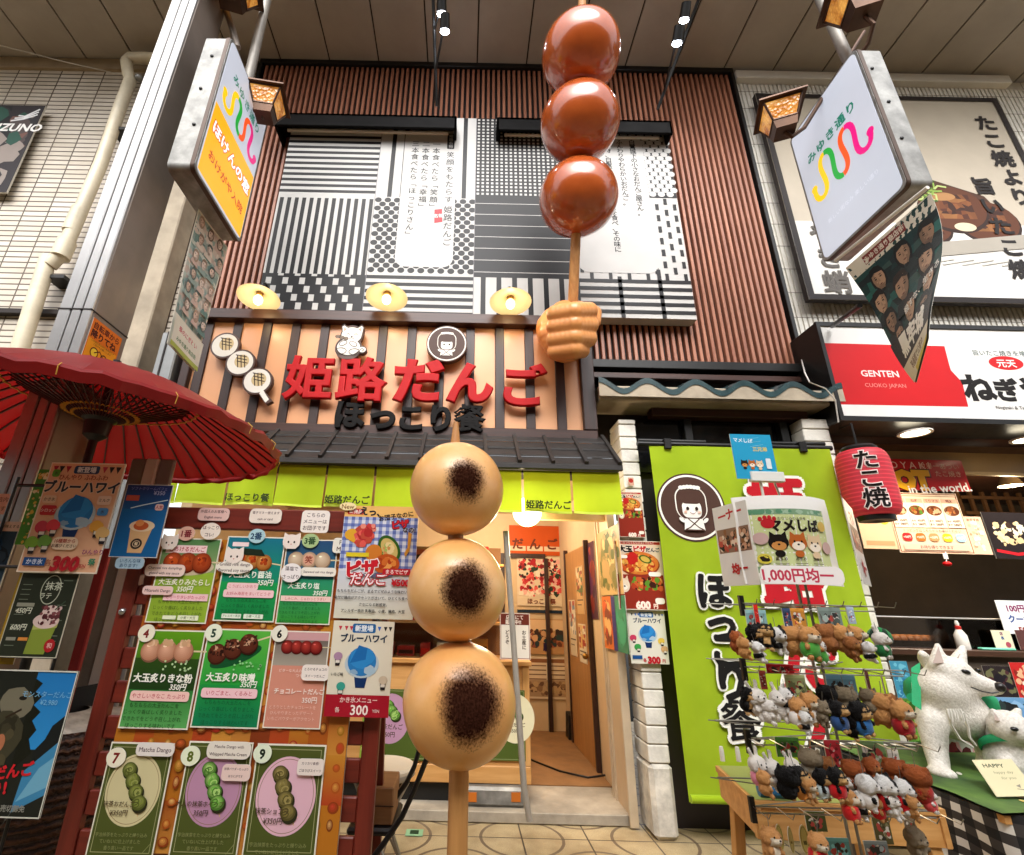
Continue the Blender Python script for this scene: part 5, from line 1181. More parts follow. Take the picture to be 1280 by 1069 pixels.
b = MB(); RIB = mat('dark_bamboo', '#3a1410', .5, 0, .2, 6); ROPE = mat('yellow_thread', '#c99a3a', .7)
for j in range(NR):
    a = 2*math.pi*j/NR; d = Vector((math.cos(a), math.sin(a), 0))
    pts = [UC+d*r_+Vector((0, 0, prof(r_)-.012)) for r_ in (.05, .25, RM, .75, RU-.01)]
    b = MB()
    for p_, q in zip(pts, pts[1:]): b.bar(p_, q, .009, .009, RIB, bev=0)
    b.build('rib', um, smooth=0)
zh = 2.46
for j in range(NR):
    a = 2*math.pi*j/NR; d = Vector((math.cos(a), math.sin(a), 0)); b = MB(); b.bar(UC+d*.085+Vector((0, 0, zh)), UC+d*(RM-.01)+Vector((0, 0, zm-.03)), .006, .008, RIB, bev=0); b.build('strut', um, smooth=0)
b = MB()
for j in range(NR):
    for dj in (-3, 3):
        a0, a1 = 2*math.pi*j/NR, 2*math.pi*(j+dj)/NR
        b.tube([UC+Vector((.17*math.cos(a0), .17*math.sin(a0), zh+.045)), UC+Vector(((RM-.03)*math.cos(a1), (RM-.03)*math.sin(a1), zm-.03))], .0022, RIB, 4, caps=False)
b.build('lacing', um, smooth=0)
b = MB(); ringp = lambda r_, z, n=88, w_=0: [UC+Vector(((r_+(w_ if k % 2 else 0))*math.cos(2*math.pi*k/n), (r_+(w_ if k % 2 else 0))*math.sin(2*math.pi*k/n), z)) for k in range(n+1)]
b.tube(ringp(RM+.015, zm-.045, 88, .016), .005, ROPE, 5, caps=False); b.build('thread_ring', um); b = MB(); b.tube(ringp(.16, zh+.035, 88, .03), .0035, ROPE, 5, caps=False); b.build('thread_ring', um); b = MB(); b.tube(ringp(.12, zh+.018, 88, .02), .0035, ROPE, 5, caps=False); b.build('thread_ring', um)
for j in range(0, NR, 3): a = 2*math.pi*(j+.5)/NR; b = MB(); b.tube([UC+Vector((RU*math.cos(a), RU*math.sin(a), zr+.012)), UC+Vector(((RU+.03)*math.cos(a), (RU+.03)*math.sin(a), zr-.012)), UC+Vector(((RU+.02)*math.cos(a), (RU+.02)*math.sin(a), zr-.05))], .0022, ROPE, 4); b.build('rim_tie', um)
b = MB(); b.tube([UC+Vector((0, 0, zt+.06)), UC], .022, BLACK, 14); b.build('pole', um)
b = MB(); b.lathe([(.023, zh-.13), (.06, zh-.10), (.07, zh-.02), (.09, zh), (.09, zh+.02), (.04, zh+.03)], BLACK, 24, Matrix.Translation(UC)); b.build('hub', um)
b = MB(); b.lathe([(.0, .1), (.1, .1), (.26, .05), (.26, 0)], STONE, 28, Matrix.Translation(UC)); b.build('base', um)

# ------------------------------------------------------------------ red wooden menu stand
YS = 2.4
st = thing('menu_stand', 'red-brown slatted wooden stand covered with dango menu posters', 'menu stand', (at(300, 1000, Y=YS).x, YS, 0))
sl0, sr0 = at(175, 700, Y=YS).x, at(461, 950, Y=YS).x; stp = at(320, 636, Y=YS).z
sl0 = at(155, 760, Y=YS).x
for x in (sl0, sr0): b = MB(); b.box((x-.035, YS+.0, 0), (x+.035, YS+.045, stp), REDWOOD, None, .006); b.build('stile', st)
b = MB(); b.box((sl0+.036, YS+.003, stp-.105), (sr0-.036, YS+.04, stp), REDWOODH, None, .006); b.build('top_rail', st)
b = MB(); z = .12
while z < stp-.2:
    b = MB(); b.box((sl0+.036, YS+.012, z), (sr0-.036, YS+.035, z+.088), REDWOODH, None, .005); b.build('slat', st); z += .135
b = MB(); 
for x in (sl0+.01, sr0-.01): b = MB(); b.bar((x, YS+.06, stp-.1), (x, YS+.62, 0), .05, .035, REDWOOD); b.build('back_leg', st)
b = MB(); zq = at(165, 765, Y=YS).z
for x in (sl0, sr0): b = MB(); b.ball((x, YS-.006, zq), (.016, .014, .016), mat('steel_knob', '#b0b0b0', .25, .9), None, 12, 8); b.build('knob', st)
# large photo board behind the sheets
mb, A, hh, loc = sheet((196, 676), (452, 676), (115, 1069), YS-.012, '#b5701f', .012, LAM); mb2 = None
q = random.Random(5)
for i in range(12):
    for j in range(7): A.grad(i*100/12, j*hh/7, 100/12, hh/7, q.choice(['#a8621e', '#b5701f', '#9c4a1c', '#c2842e', '#8a3a1a']), q.choice(['#b5701f', '#a85a1c', '#c98a3a', '#b04020', '#7a3416']))
zz_ = A.z
for i in range(15):
    for j in range(18):
        A.z = zz_; cw, ch_ = 100/15, hh/18
        if q.random() < .8: A.orb((i+.5+q.uniform(-.12, .12))*cw, (j+.5+q.uniform(-.12, .12))*ch_, cw*q.uniform(.2, .36), ch_*q.uniform(.18, .34), q.choice(['#8a3a14', '#a8501c', '#9a2c1c', '#7a3a14', '#9a6a1c']), q.choice(['#d89a4a', '#d0602e', '#e0b468', '#c2402a', '#d8a868']), 4)
A.up()
done(mb, 'food_photo_board', 'orange and red food photo board showing in the gaps between the menu sheets', 'poster', loc)
def skewer3(A, x, y, r, c, hi, top=None, dx=2.0, rot=0, stick='#d9c9a0', n=3):
    ca, sa = math.cos(R(rot)), math.sin(R(rot)); A.line([(x, y), (x+ca*r*(dx*(n-1)+2.4), y+sa*r*(dx*(n-1)+2.4))], r*.16, stick)
    for i in range(n):
        cx_, cy_ = x+ca*i*r*dx, y+sa*i*r*dx; A.ell(cx_+r*.05, cy_+r*.14, r*1.04, r*1.02, tuple(v*.35 for v in H(c)[:3])); A.orb(cx_, cy_, r, r*.97, tuple(v*.75 for v in H(c)[:3]), hi); A.ell(cx_-r*.28, cy_-r*.42, r*.2, r*.1, tuple(min(1, v*1.6+.1) for v in H(hi)[:3]))
        if top == 'scorch': A.mosaic(cx_-r*.6, cy_-r*.6, r*1.2, r*1.1, ['#7a2410', '#a03a14', '#c2501c'], 8, r*.3, i)
        if top == 'paste': A.mosaic(cx_-r*.95, cy_-r*.9, r*1.9, r*1.3, ['#3a1a12', '#5c2a1a', '#7d4630', '#c9a080', '#2a120c'], 36, r*.2, i)
        if top == 'powder': A.mosaic(cx_-r*.7, cy_-r*1.15, r*1.4, r*.8, ['#d8a882', '#e0bb98', '#caa07a'], 14, r*.28, i)
def coil(A, x, y, r, c1, c2, n, dx, dy, seed):
    q = random.Random(seed)
    for i in range(n):
        cx_, cy_ = x+dx*i, y+dy*i; A.ell(cx_+r*.2, cy_+r*.25, r*1.05, r, '#2a2a18')
        A.orb(cx_, cy_, r, r*.9, tuple(v*.6 for v in H(c1)[:3]), c2, 5)
        for k in range(5): a = q.uniform(0, 360); A.ring(cx_+q.uniform(-.4, .4)*r, cy_+q.uniform(-.4, .4)*r, r*.5, r*.36, r*.14, q.choice([c2, tuple(v*.6 for v in H(c1)[:3]), tuple(min(1, v*1.5) for v in H(c1)[:3])]), 14, a)
YP = YS-.028
def menu(TL, TR, BL, num, lab, draw, bgc):
    mb, A, hh, loc = sheet(TL, TR, BL, YP, '#e9e3d2', .004, LAM); A.rect(2, 2, 96, hh-4, bgc); draw(A, hh)
    done(mb, 'menu_sheet', lab, 'menu sheet', loc, 'numbered menu sheets on the stand')
body1 = ['もちもちの大玉だんごを', 'じっくり香ばしく炙りました', 'できたてをどうぞ召し上がれ', 'ほっこりする味わいです']
def m1(A, hh):
    A.grad(2, 2, 96, hh*.4, '#4c7d4a', '#8aa06a'); A.rect(2, hh*.44, 96, hh*.56-2, '#8fae35'); A.rect(8, 12, 70, 13, '#f0cfcf'); A.text('とろけるだんご', 44, 18.5, 9, '#b83a50', .02)
    A.ell(50, hh*.35, 46, 14, '#c9b79a'); skewer3(A, 24, hh*.29, 16, '#9c3a18', '#c4562a', 'scorch', 1.55)
    A.text('大玉炙りみたらし', 52, hh*.53, 11, '#f2efd8', .02); A.text('350円', 56, hh*.61, 11, '#f2efd8', .02, shear=.15); A.rect(22, hh*.665, 74, 11, '#efc3c6'); A.text('とろーりタレがたっぷり', 59, hh*.665+5.5, 6, '#c23a5a', .01)
    A.lines(body1, 50, hh*.76, 6.4, 9, '#3f5a1e'); A.rr(28, hh*.915, 22, 6, '#e6ecc8', 1); A.rr(53, hh*.91, 34, 7.5, '#e6ecc8', 1); A.text('小麦・大豆', 70, hh*.937, 5, '#3a4a20')
def m2(A, hh):
    A.grad(2, 2, 96, hh*.55, '#1c6f86', '#178a63'); A.grad(2, hh*.55, 96, hh*.45-2, '#1c9a4e', '#178043'); A.rr(10, 10, 28, 7, '#f0d8d8', 1)
    skewer3(A, 30, hh*.27, 13, '#b0692c', '#d99a52', 'scorch', 1.5, 8); A.poly([(18, hh*.14), (62, hh*.16), (70, hh*.24), (22, hh*.22)], '#1f2a1c')
    A.text('大玉炙り醤油', 50, hh*.46, 12, '#eaf2e4', .02); A.text('350円', 78, hh*.55, 11, '#eaf2e4', .02, shear=.15); A.rr(14, hh*.56, 52, 11, '#efc9cb', 3); A.rr(10, hh*.64, 84, 12, '#efc9cb', 3); A.text('こうばしいかおり', 40, hh*.56+5.5, 6, '#c23a4a'); A.text('お好み海苔をまいてどうぞ', 52, hh*.64+6, 6.2, '#c23a4a')
    A.lines(body1, 50, hh*.76, 6.2, 8.5, '#0f5a30'); A.rr(14, hh*.915, 32, 7, '#e0ecd8', 1); A.rr(50, hh*.915, 32, 7, '#e0ecd8', 1); A.text('アレルギー表示', 30, hh*.938, 4.2, '#2a4a2a'); A.text('小麦・大豆', 66, hh*.938, 4.8, '#2a4a2a')
def m3(A, hh):
    A.grad(2, 2, 96, hh*.5, '#2a4a72', '#2c6a80'); A.grad(2, hh*.48, 96, hh*.52-2, '#2a8f6a', '#3a9a38'); skewer3(A, 22, hh*.25, 15, '#c9a98a', '#dcc6aa', None, 1.7)
    A.ell(47, hh*.25, 11, 11, '#d9a48a'); A.text('笑', 47, hh*.25, 15, '#8a3a2a', .02)
    A.text('大玉炙り塩', 44, hh*.56, 12, '#eaf2e4', .02); A.text('350円', 78, hh*.64, 11, '#eaf2e4', .02, shear=.15); A.rect(4, hh*.68, 94, 9.5, '#efcdc4'); A.text('しみじみ、じゅわっとうまい', 50, hh*.68+4.8, 6, '#c24a4a')
    A.lines(body1+['素材の甘みが引き立ちます'], 42, hh*.77, 6, 7.6, '#17602c')
def m4(A, hh):
    A.grad(2, 2, 96, hh*.3, '#5f9a1c', '#4a7d1e'); A.grad(2, hh*.3, 96, hh*.32, '#2c4a16', '#1d3a16'); A.grad(2, hh*.62, 96, hh*.38-2, '#2f7a34', '#5aa85a'); skewer3(A, 22, hh*.22, 14.5, '#c98a6a', '#e0ab8e', 'powder', 1.72)
    for k in range(16): A.ell(40+rnd.uniform(0, 50), hh*.36+rnd.uniform(-6, 8), 1.6, 1.6, '#b9d8a0', 8, keep=True)
    A.up(); A.text('大玉炙りきな粉', 50, hh*.5, 12.5, '#f2f2e6', .03); A.text('350円', 76, hh*.585, 10, '#f2f2e6', .02, shear=.15); A.rr(8, hh*.63, 86, 13, '#efc5bc', 4); A.text('やさしいきなこ たっぷり', 51, hh*.63+6.5, 7, '#c24a5a', .01)
    A.lines(body1, 46, hh*.77, 6.6, 8.6, '#173f1a')
def m5(A, hh):
    A.grad(2, 2, 96, hh*.6, '#5ab040', '#1f9a3c'); A.grad(2, hh*.58, 96, hh*.42-2, '#1f9040', '#0f7a50'); A.ell(50, hh*.29, 40, 11, '#12502a', 24, -20); skewer3(A, 20, hh*.26, 14, '#5c2a1c', '#6a3422', 'paste', 1.75, -18)
    for k in range(16): A.ell(50+rnd.uniform(0, 44), hh*.38+rnd.uniform(-6, 6), 1.6, 1.4, '#8fd08a', 8, keep=True)
    A.up(); A.text('大玉炙り味噌', 48, hh*.5, 12.5, '#f2f2e6', .03); A.text('350円', 78, hh*.565, 10, '#e6f2e0', .02, shear=.15); A.rr(8, hh*.61, 84, 13, '#efc5cb', 4); A.text('いりごまと、くるみと', 50, hh*.61+6.5, 7, '#c24a5a', .01); A.lines(body1, 50, hh*.75, 6.4, 8.6, '#0a5a34')
def m6(A, hh):
    A.rect(2, 2, 96, hh*.1, '#c99a9c'); A.grad(2, hh*.1, 96, hh*.27, '#6f635c', '#a39a8c'); A.rect(2, hh*.37, 96, hh*.63-2, '#d08c78'); skewer3(A, 24, hh*.17, 11, '#7a1a1a', '#b03a30', None, 1.6, n=4)
    A.text('ビターな大人の味わい', 45, hh*.42, 6, '#efd8cc'); A.text('つやつや', 60, hh*.47, 7, '#efd8cc'); A.text('チョコレートだんご', 56, hh*.63, 10, '#f3e6dc', .02); A.text('350円', 78, hh*.715, 11, '#f3e6dc', .01); A.lines(['とろりとしたチョコレートを', 'ひんやりまとったデザート', 'いちごパウダーがアクセント'], 48, hh*.79, 6.4, 8.8, '#e8c4b4')
def m789(name, disc, c1, c2, price, n, dx, dy):
    def f(A, hh):
        A.rect(2, 2, 96, hh-4, '#4c5524'); A.frame(6, 6, 88, hh-12, .8, '#a8a878'); A.ell(50, 62, 42, 47, disc, 44); A.ring(50, 62, 39, 44, .7, '#8a7050', 44)
        A.line([(36, 34), (66, 96)], 1.5, '#c9a878'); coil(A, 38, 36, 11, c1, c2, n, dx, dy, 3); A.text(name, 34, 80, 8, '#4a3a24', .01); A.text(price, 38, 91, 9, '#4a3a24', .01, shear=.15)
        A.lines(['宇治抹茶をたっぷりと練り込み', 'ていねいに仕上げました', '香り高い一品です'], 48, 118, 5.6, 8, '#8a8f5a'); A.line([(84, 140), (94, 128)], .8, '#8a8f5a')
    return f
def bl(p, h=170): return p
menu((205, 672), (277, 674), (181, 778), 1, 'menu sheet 1, light green with amber glazed dango, at the upper left of the stand', m1, '#8fae35')
menu((287, 670), (359, 672), (264, 776), 2, 'menu sheet 2, teal and green with soy sauce dango, top row of the stand', m2, '#178a63')
menu((360, 674), (424, 675), (343, 780), 3, 'menu sheet 3, dark blue above green with white salt dango, half under the pizza poster', m3, '#2a8f6a')
menu((173, 787), (255, 788), (150, 911), 4, 'menu sheet 4, green with pale pink bean-flour dango', m4, '#2f7a34')
menu((258, 786), (338, 787), (240, 910), 5, 'menu sheet 5, bright green with dark miso dango', m5, '#1f9a3c')
menu((345, 789), (413, 789), (328, 911), 6, 'menu sheet 6, salmon pink with red chocolate dango', m6, '#d08c78')
zbot = 1072
menu((141, 928), (220, 929), (104, zbot), 7, 'menu sheet 7, olive green with a cream disc and matcha dango', m789('抹茶おだんご', '#cfc598', '#6a7430', '#9aa05a', '¥350円', 4, 8.5, 14), '#4c5524')
menu((236, 927), (316, 928), (211, zbot), 8, 'menu sheet 8, olive green with a mauve disc and bright green dango', m789('大人の抹茶ホイップ', '#b98aa8', '#5f9a3a', '#b4d880', '350円', 4, 7, 14), '#4c5524')
menu((321, 930), (407, 931), (303, zbot), 9, 'menu sheet 9, olive green with a pink disc and brown-green dango', m789('抹茶ショコラ', '#e0b4c4', '#6f6434', '#a0925a', '¥350円', 4, 6, 15), '#4c5524')
# number discs and handwritten bubbles
def card(name, label, cat, px, py, wpx, hpx, shape, bgc, rows, tc='#3a2a2a', size=None, Y=YP-.008, group=None, rot=0, bold=.01, extra=None):
    c = at(px, py, Y=Y); x0_, x1_ = at(px-wpx/2, py, Y=Y).x, at(px+wpx/2, py, Y=Y).x; z0_, z1_ = at(px, py+hpx/2, Y=Y).z, at(px, py-hpx/2, Y=Y).z
    W, Hh = x1_-x0_, z1_-z0_; sh = (lambda hh: ellpts(50, hh/2, 50, hh/2, 28)) if shape == 'e' else ((lambda hh: rrpts(0, 0, 100, hh, min(hh*.4, 14), 5)) if shape == 'r' else None)
    mb, A, hh, loc = sheet3((c.x-W/2, Y, c.z+Hh/2), W, Hh, bgc, .003, LAM, sh)
    s_ = size or min(hh*.8/len(rows), 90/max(glyph(r_)[2] for r_ in rows)*.95)
    for i, r_ in enumerate(rows): A.text(r_, 50, hh*(i+.5)/len(rows)*.86+hh*.07, s_, tc, bold)
    if extra: extra(A, hh)
    return done(mb, name, label, cat, loc, group)
for n_, px, py, wd_, c, tc in ((4, 183, 791.5, 21, '#ece6d0', '#7a1f1c'), (5, 267, 791, 21, '#e9ecd6', '#1c3a2a'), (6, 349.5, 792, 20, '#e9e6d6', '#1c1a1a'), (7, 145, 947, 24, '#ece6d0', '#7a1f1c'), (8, 238, 945, 24, '#e6ecd0', '#5a6a1c'), (9, 328, 942, 23, '#e0ead2', '#1c2a1c')):
    card('number_disc', f'round paper disc numbered {n_} at the corner of its menu sheet', 'number disc', px, py, wd_, wd_*1.06, 'e', c, [str(n_)], tc, 62, group='number discs on the menu sheets', bold=.04)
def catface(A, hh):
    A.ell(50, hh*.55, 47, hh*.42, '#eadcd2'); A.poly([(6, hh*.5), (10, 2), (38, hh*.22)], '#eadcd2'); A.poly([(94, hh*.5), (90, 2), (62, hh*.22)], '#eadcd2'); A.ell(34, hh*.58, 5, 6, '#2a1c1a', 12); A.ell(66, hh*.58, 5, 6, '#2a1c1a', 12); A.poly([(46, hh*.68), (54, hh*.68), (50, hh*.76)], '#c9605a')
for px, py, w_, lab in ((212, 677, 21, 'left of the disc numbered 1'), (293, 694, 23, 'on the teal menu sheet 2'), (364.5, 676, 22, 'left of the disc numbered 3')):
    sh = lambda hh: [(6, hh*.75), (3, hh*.5), (8, 3), (36, hh*.2), (64, hh*.2), (92, 3), (97, hh*.5), (94, hh*.75), (75, hh*.97), (25, hh*.97)]
    c = at(px, py, Y=YP-.012); W = mpp(c)*w_*1.05; mb, A, hh, loc = sheet3((c.x-W/2, YP-.012, c.z+W*.45), W, W*.9, '#eadcd2', .003, LAM, sh); catface(A, hh); done(mb, 'cat_face_tag', 'paper cat face '+lab, 'paper tag', loc, 'paper cat faces on the menu sheets')
for n_, px, py, c, tc in ((1, 233, 667, '#dcae9c', '#7a1f2c'), (2, 321, 670, '#a9cad2', '#1c3a5a'), (3, 388, 676, '#a9c08a', '#2a4a2c')): card('number_disc', f'round paper disc numbered {n_} with a paper cat face beside it', 'number disc', px, py, 21, 18, 'e', c, [f'{n_}番'], tc, 46, group='number discs on the menu sheets', bold=.03)
SB = [('handwritten pink bubble at the left end of the red top rail', 267, 643, 39, 16, 'r', '#e2bcb4', ['外国人のお客様へ', 'English menu']), ('handwritten white bubble in the middle of the red top rail', 332, 645, 40, 18, 'r', '#e6d8cc', ['電子マネー使えます', 'cash or card']), ('handwritten rounded bubble at the right of the red top rail', 394, 652, 35, 28, 'r', '#ece2da', ['こちらの', 'メニューは', 'お団子です']),
      ('round bubble with a red ring above menu sheet 1', 263, 664, 25, 21, 'e', '#e8dcd0', ['ほっこり', 'コレ!']), ('pink English bubble across the left edge of menu sheet 1', 206, 713, 50, 15, 'r', '#e9cfc4', ['Charcoal rice dumplings', 'glazed with soy sauce']), ('small pink bubble at the left edge of menu sheet 1 beside its price', 197, 738, 38, 11, 'r', '#e9c6c0', ['Mitarashi Dango']),
      ('white oval English bubble over menu sheet 2', 293, 709, 46, 17, 'e', '#e9e2d6', ['Grilled rice dango', 'flavored soy sauce']), ('white heart-shaped bubble on menu sheet 3', 364, 716, 26, 24, 'e', '#ece6e4', ['藻塩で', 'さっぱり']), ('long thin white English bubble on menu sheet 3', 398, 715, 44, 11, 'r', '#ece6da', ['Seaweed salt rice dango']), ('white card lettered Pizza Mochi at the left of the pizza poster', 431, 682, 30, 19, 'r', '#e6e2d6', ['Pizza', 'Mochi!']),
      ('white bubble on the salmon menu sheet 6', 394, 841, 34, 20, 'r', '#ece2da', ['とろけるチョコの', 'スイーツだんご']), ('white label reading Matcha Dango above menu sheet 7', 194, 937, 48, 17, 'r', '#e4dcd6', ['Matcha Dango']), ('two-line English label above the mauve disc of menu sheet 8', 286, 938, 55, 22, 'r', '#e4dcd0', ['Matcha Dango with', 'Whipped Matcha Cream']), ('handwritten bubble on the mauve disc of menu sheet 8', 295, 966, 36, 21, 'r', '#e6ccc4', ['抹茶パウダーたっぷり', 'ほろにがです']), ('handwritten bubble at the right of menu sheet 9', 388, 959, 33, 21, 'r', '#e8dcd4', ['カリカリ食感!', 'ごほうびスイーツ'])]
for lab, px, py, w_, h_, sh, c, rows in SB: card('speech_bubble', lab, 'paper bubble', px, py, w_, h_, sh, c, rows, '#4a3038', None, YP-.012 if 'rail' not in lab else YS-.006, 'handwritten bubbles on the menu stand')
YQ = YS-.045
mb, A, hh, loc = sheet((432, 634), (524, 632), (416, 775), YQ, '#d5d6de', .004, LAM)
A.rect(0, 0, 100, 17, '#e6b66a')
for i in range(11): A.rect(i*9.4+1, 15, 4.6, hh*.58-15, '#8a98c4', True)
A.up()
for j in range(9): A.rect(0, 15+j*9, 100, 4.2, ('#7d88bc' if j % 2 else '#aab4d4'), True)
A.up(); 
for i in range(11):
    for j in range(9): A.rect(i*9.4+1, 15+j*9, 4.6, 4.2, '#5a68a8', True)
A.up(); A.grad(0, hh*.60, 100, hh*.4, '#c9cdd8', '#d6d2bc'); A.rr(4, 4, 22, 8, '#b82a24', 2); A.text('新商品', 15, 8, 6, '#f0e4dc', .02); A.text('えっ、', 38, 8, 12, '#1c2430', .04, rot=6); A.text('お団子なのに', 70, 13, 8, '#2a2420', .03, rot=-10); A.text('ピザ', 76, 24, 12, '#c2222a', .05, ol='#3a1a3a', rot=-8); A.text('なの!', 90, 31, 8, '#3a2a24', .03)
A.blob(16, 40, 13, 9, '#d8a030'); A.mosaic(14, 22, 32, 34, ['#c23a3a', '#d85a50', '#a82a2a', '#e08a78', '#b84838'], 40, 7, 5); A.ell(64, 56, 19, 13, '#2f5a1c', 24, 55); A.ell(64, 56, 15, 9.5, '#c9b068', 24, 55); A.mosaic(55, 46, 18, 20, ['#d8c080', '#c98a50', '#9ab05a', '#e0c890'], 26, 4, 6); A.ell(44, 62, 11, 11, '#c9782c'); A.ell(62, 76, 17, 13, '#b8501c'); A.mosaic(47, 66, 30, 20, ['#c9682a', '#d8843a', '#a83a14', '#e09a50'], 26, 5, 7); A.line([(72, 84), (88, 96)], 1.6, '#d8d0c0'); A.ell(52, 90, 20, 3, '#5a5a74')
A.poly([(88, 34), (93, 36), (91, 58), (86, 66), (84, 62), (88, 54)], '#c98a30'); A.rect(8, 62, 30, 5.4, '#d8c02a')
A.text('ピザ', 30, hh*.575, 22, '#c2202c', .06, ol='#efe6e4', olw=.05, rot=-5); A.text('だんご', 40, hh*.665, 16, '#f0e0e2', .02, ol='#b3202c', olw=.08); A.rect(58, hh*.57, 36, 8, '#b8202a'); A.text('まるでピザ', 76, hh*.57+4, 6, '#f0dcd8', .02); A.text('¥500', 82, hh*.69, 11, '#b8202a', .05)
A.lines(['もちもちだんごが、まるでピザのような味わいに!', '味付け鶏肉がアクセントがきいて、ひとくち食べたら', 'クセになる新感覚。'], 50, hh*.77, 4.3, 8, '#2a2a2a', bold=.015); A.text('アレルギー表示 乳製品、小麦、鶏肉、大豆', 50, hh*.935, 4.2, '#1f1f1f', .02)
done(mb, 'pizza_dango_poster', 'blue checked poster of the pizza dango beside the toasted dango skewer', 'poster', loc)
def hawaii(A, hh, bgc='#dcd6c4'):
    A.rr(32, 4, 38, 14, '#1f5f9a', 3); A.text('新登場', 51, 11, 10, '#e4ecf0', .03)
    for x in (12, 22, 30, 76, 86, 94): A.poly([(x-3, 8), (x+3, 8), (x, 15)], rnd.choice(['#c23a4a', '#3a6ac4', '#2a2a2a']))
    A.text('ブルーハワイ', 52, 26, 13, '#26364a', .04)
def cupice(A, x, y, s):
    A.poly([(x-s*.42, y+s*.55), (x+s*.42, y+s*.55), (x+s*.26, y+s*1.35), (x-s*.26, y+s*1.35)], '#143060'); A.ell(x, y+s*.12, s*.98, s*.74, '#b4c4cc'); A.ell(x, y, s*.82, s*.76, '#2a78b8'); A.blob(x-s*.05, y-s*.2, s*.7, s*.55, '#2f86c8', .15, 14, 3); A.poly([(x-s*.7, y+.1*s), (x-s*.25, y-s*.85), (x+s*.25, y-s*.7), (x+s*.2, y-s*.1)], '#1f68ac'); A.blob(x+s*.5, y+s*.45, s*.35, s*.25, '#a4bccc', .3, 12, 4); A.blob(x-s*.4, y+s*.55, s*.25, s*.12, '#86a8c4', .3)
def minicup(A, x, y, c): A.poly([(x-5, y), (x+5, y), (x+3.4, y+12), (x-3.4, y+12)], '#2a2426'); A.ell(x, y-2, 7, 6, c); A.rect(x-3.5, y+4, 7, 4, '#d8d0c4')
mb, A, hh, loc = sheet((415, 777), (491, 776), (407, 897), YQ-.002, '#ddd6c2', .004, LAM); hawaii(A, hh); cupice(A, 52, 60, 28)
for x, y, c in ((13, 55, '#a884a0'), (22, 98, '#3a9a8a'), (88, 88, '#c9b8a0')): minicup(A, x, y, c)
for s_, x, y in (('いちご味', 14, 79), ('メロン味', 22, 121), ('レモン味', 86, 112)): A.text(s_, x, y, 5, '#2a2a2a', .02)
A.rect(0, hh*.78, 100, hh*.22, '#a3182a'); A.text('かき氷メニュー', 52, hh*.83, 8.5, '#e8ccc8', .02); A.text('各', 20, hh*.93, 8, '#f0e4dc'); A.text('300', 54, hh*.925, 19, '#f2e8e0', .02); A.text('YEN', 80, hh*.935, 6, '#f0e4dc')
done(mb, 'shaved_ice_poster', 'cream shaved ice poster with a red price strip right of menu sheet 6', 'poster', loc)
card('new_tag', 'small cream star tag reading New on top of the pizza poster', 'paper tag', 435, 633, 21, 10, 'e', '#efdca8', ['New'], '#7a4a1c', Y=YQ-.008)

# ------------------------------------------------------------------ posters under the umbrella and what stands there
YU = 2.28
rackp = thing('poster_frame', 'thin dark frame carrying the posters under the red umbrella', 'frame', (at(60, 900, Y=YU).x, YU+.04, 0))
b = MB(); xl, xr = at(-30, 720, Y=YU).x, at(90, 720, Y=YU).x
for x in (xl, xr): b.tube([(x, YU+.04, 0), (x, YU+.04, 2.04)], .007, BLACK, 8)
for z in (2.0, 1.62, 1.25, .8): b.tube([(xl, YU+.04, z), (xr, YU+.04, z)], .008, BLACK, 6)
b.build('tube', rackp)
mb, A, hh, loc = sheet((66, 577), (158, 581), (20, 714), YU, '#e0ad88', .004, LAM)
A.frame(0, 0, 100, hh, 1.6, '#e9d9c4'); A.rr(33, 4, 34, 11, '#2a4468', 3); A.text('新登場', 50, 9.5, 8.5, '#d8dce0', .03)
for x in (8, 16, 25, 74, 83, 92): A.poly([(x-3.6, 5), (x+3.6, 5), (x, 14)], rnd.choice(['#a82a3a', '#c2485a', '#2a2a2a']))
A.text('ひんやり ふわふわ', 50, 20, 8, '#9a4a38', .02); A.text('ブルーハワイ', 50, 33, 17, '#22303f', .04, ol='#e6c4a8'); cupice(A, 52, 66, 27)
for x, y, w_, h_, c, s_ in ((6, 10, 10, 10, '#5a9a2a', ''), (4, 45, 18, 10, '#e0c0a0', 'かき氷'), (6, 58, 20, 13, '#b8282a', 'シロップ'), (76, 44, 18, 12, '#e4c4ac', 'ミルク'), (80, 60, 14, 10, '#4a8ac4', '')): A.rr(x, y, w_, h_, c, 3); A.text(s_ or '氷', x+w_/2, y+h_/2, 5, '#3a1a18' if c != '#b8282a' else '#f0dcd0', .01)
for x, y, c in ((14, 86, '#c23a4a'), (28, 84, '#d8404a'), (84, 84, '#dca040'), (94, 92, '#d8b070'), (8, 106, '#7aa838'), (24, 104, '#6a9a40')): A.ell(x, y, 8, 8, c); minicup(A, x+3, y+2, c)
A.rr(34, 98, 34, 16, '#ead2b4', 8); A.text('10種類から', 51, 103, 5.6, '#a83a2a', .02); A.text('お選びください', 51, 109, 4.6, '#5a3a2a', .02)
A.rect(6, hh-18, 28, 10, '#1f4f8a'); A.text('かき氷', 20, hh-13, 7, '#d8e0ec', .02); A.text('各', 38, hh-12, 8, '#7a2a1a'); A.text('300', 58, hh-12, 23, '#a81f28', .06, shear=.12); A.text('YEN', 80, hh-9, 6, '#a81f28', .02); A.text('ひんやり', 90, hh-26, 7, '#8a2a6a', .02); A.text('祭', 92, hh-14, 9, '#2a7a5a', .03)
done(mb, 'shaved_ice_poster', 'large peach shaved ice poster hung right under the umbrella hub', 'poster', loc)
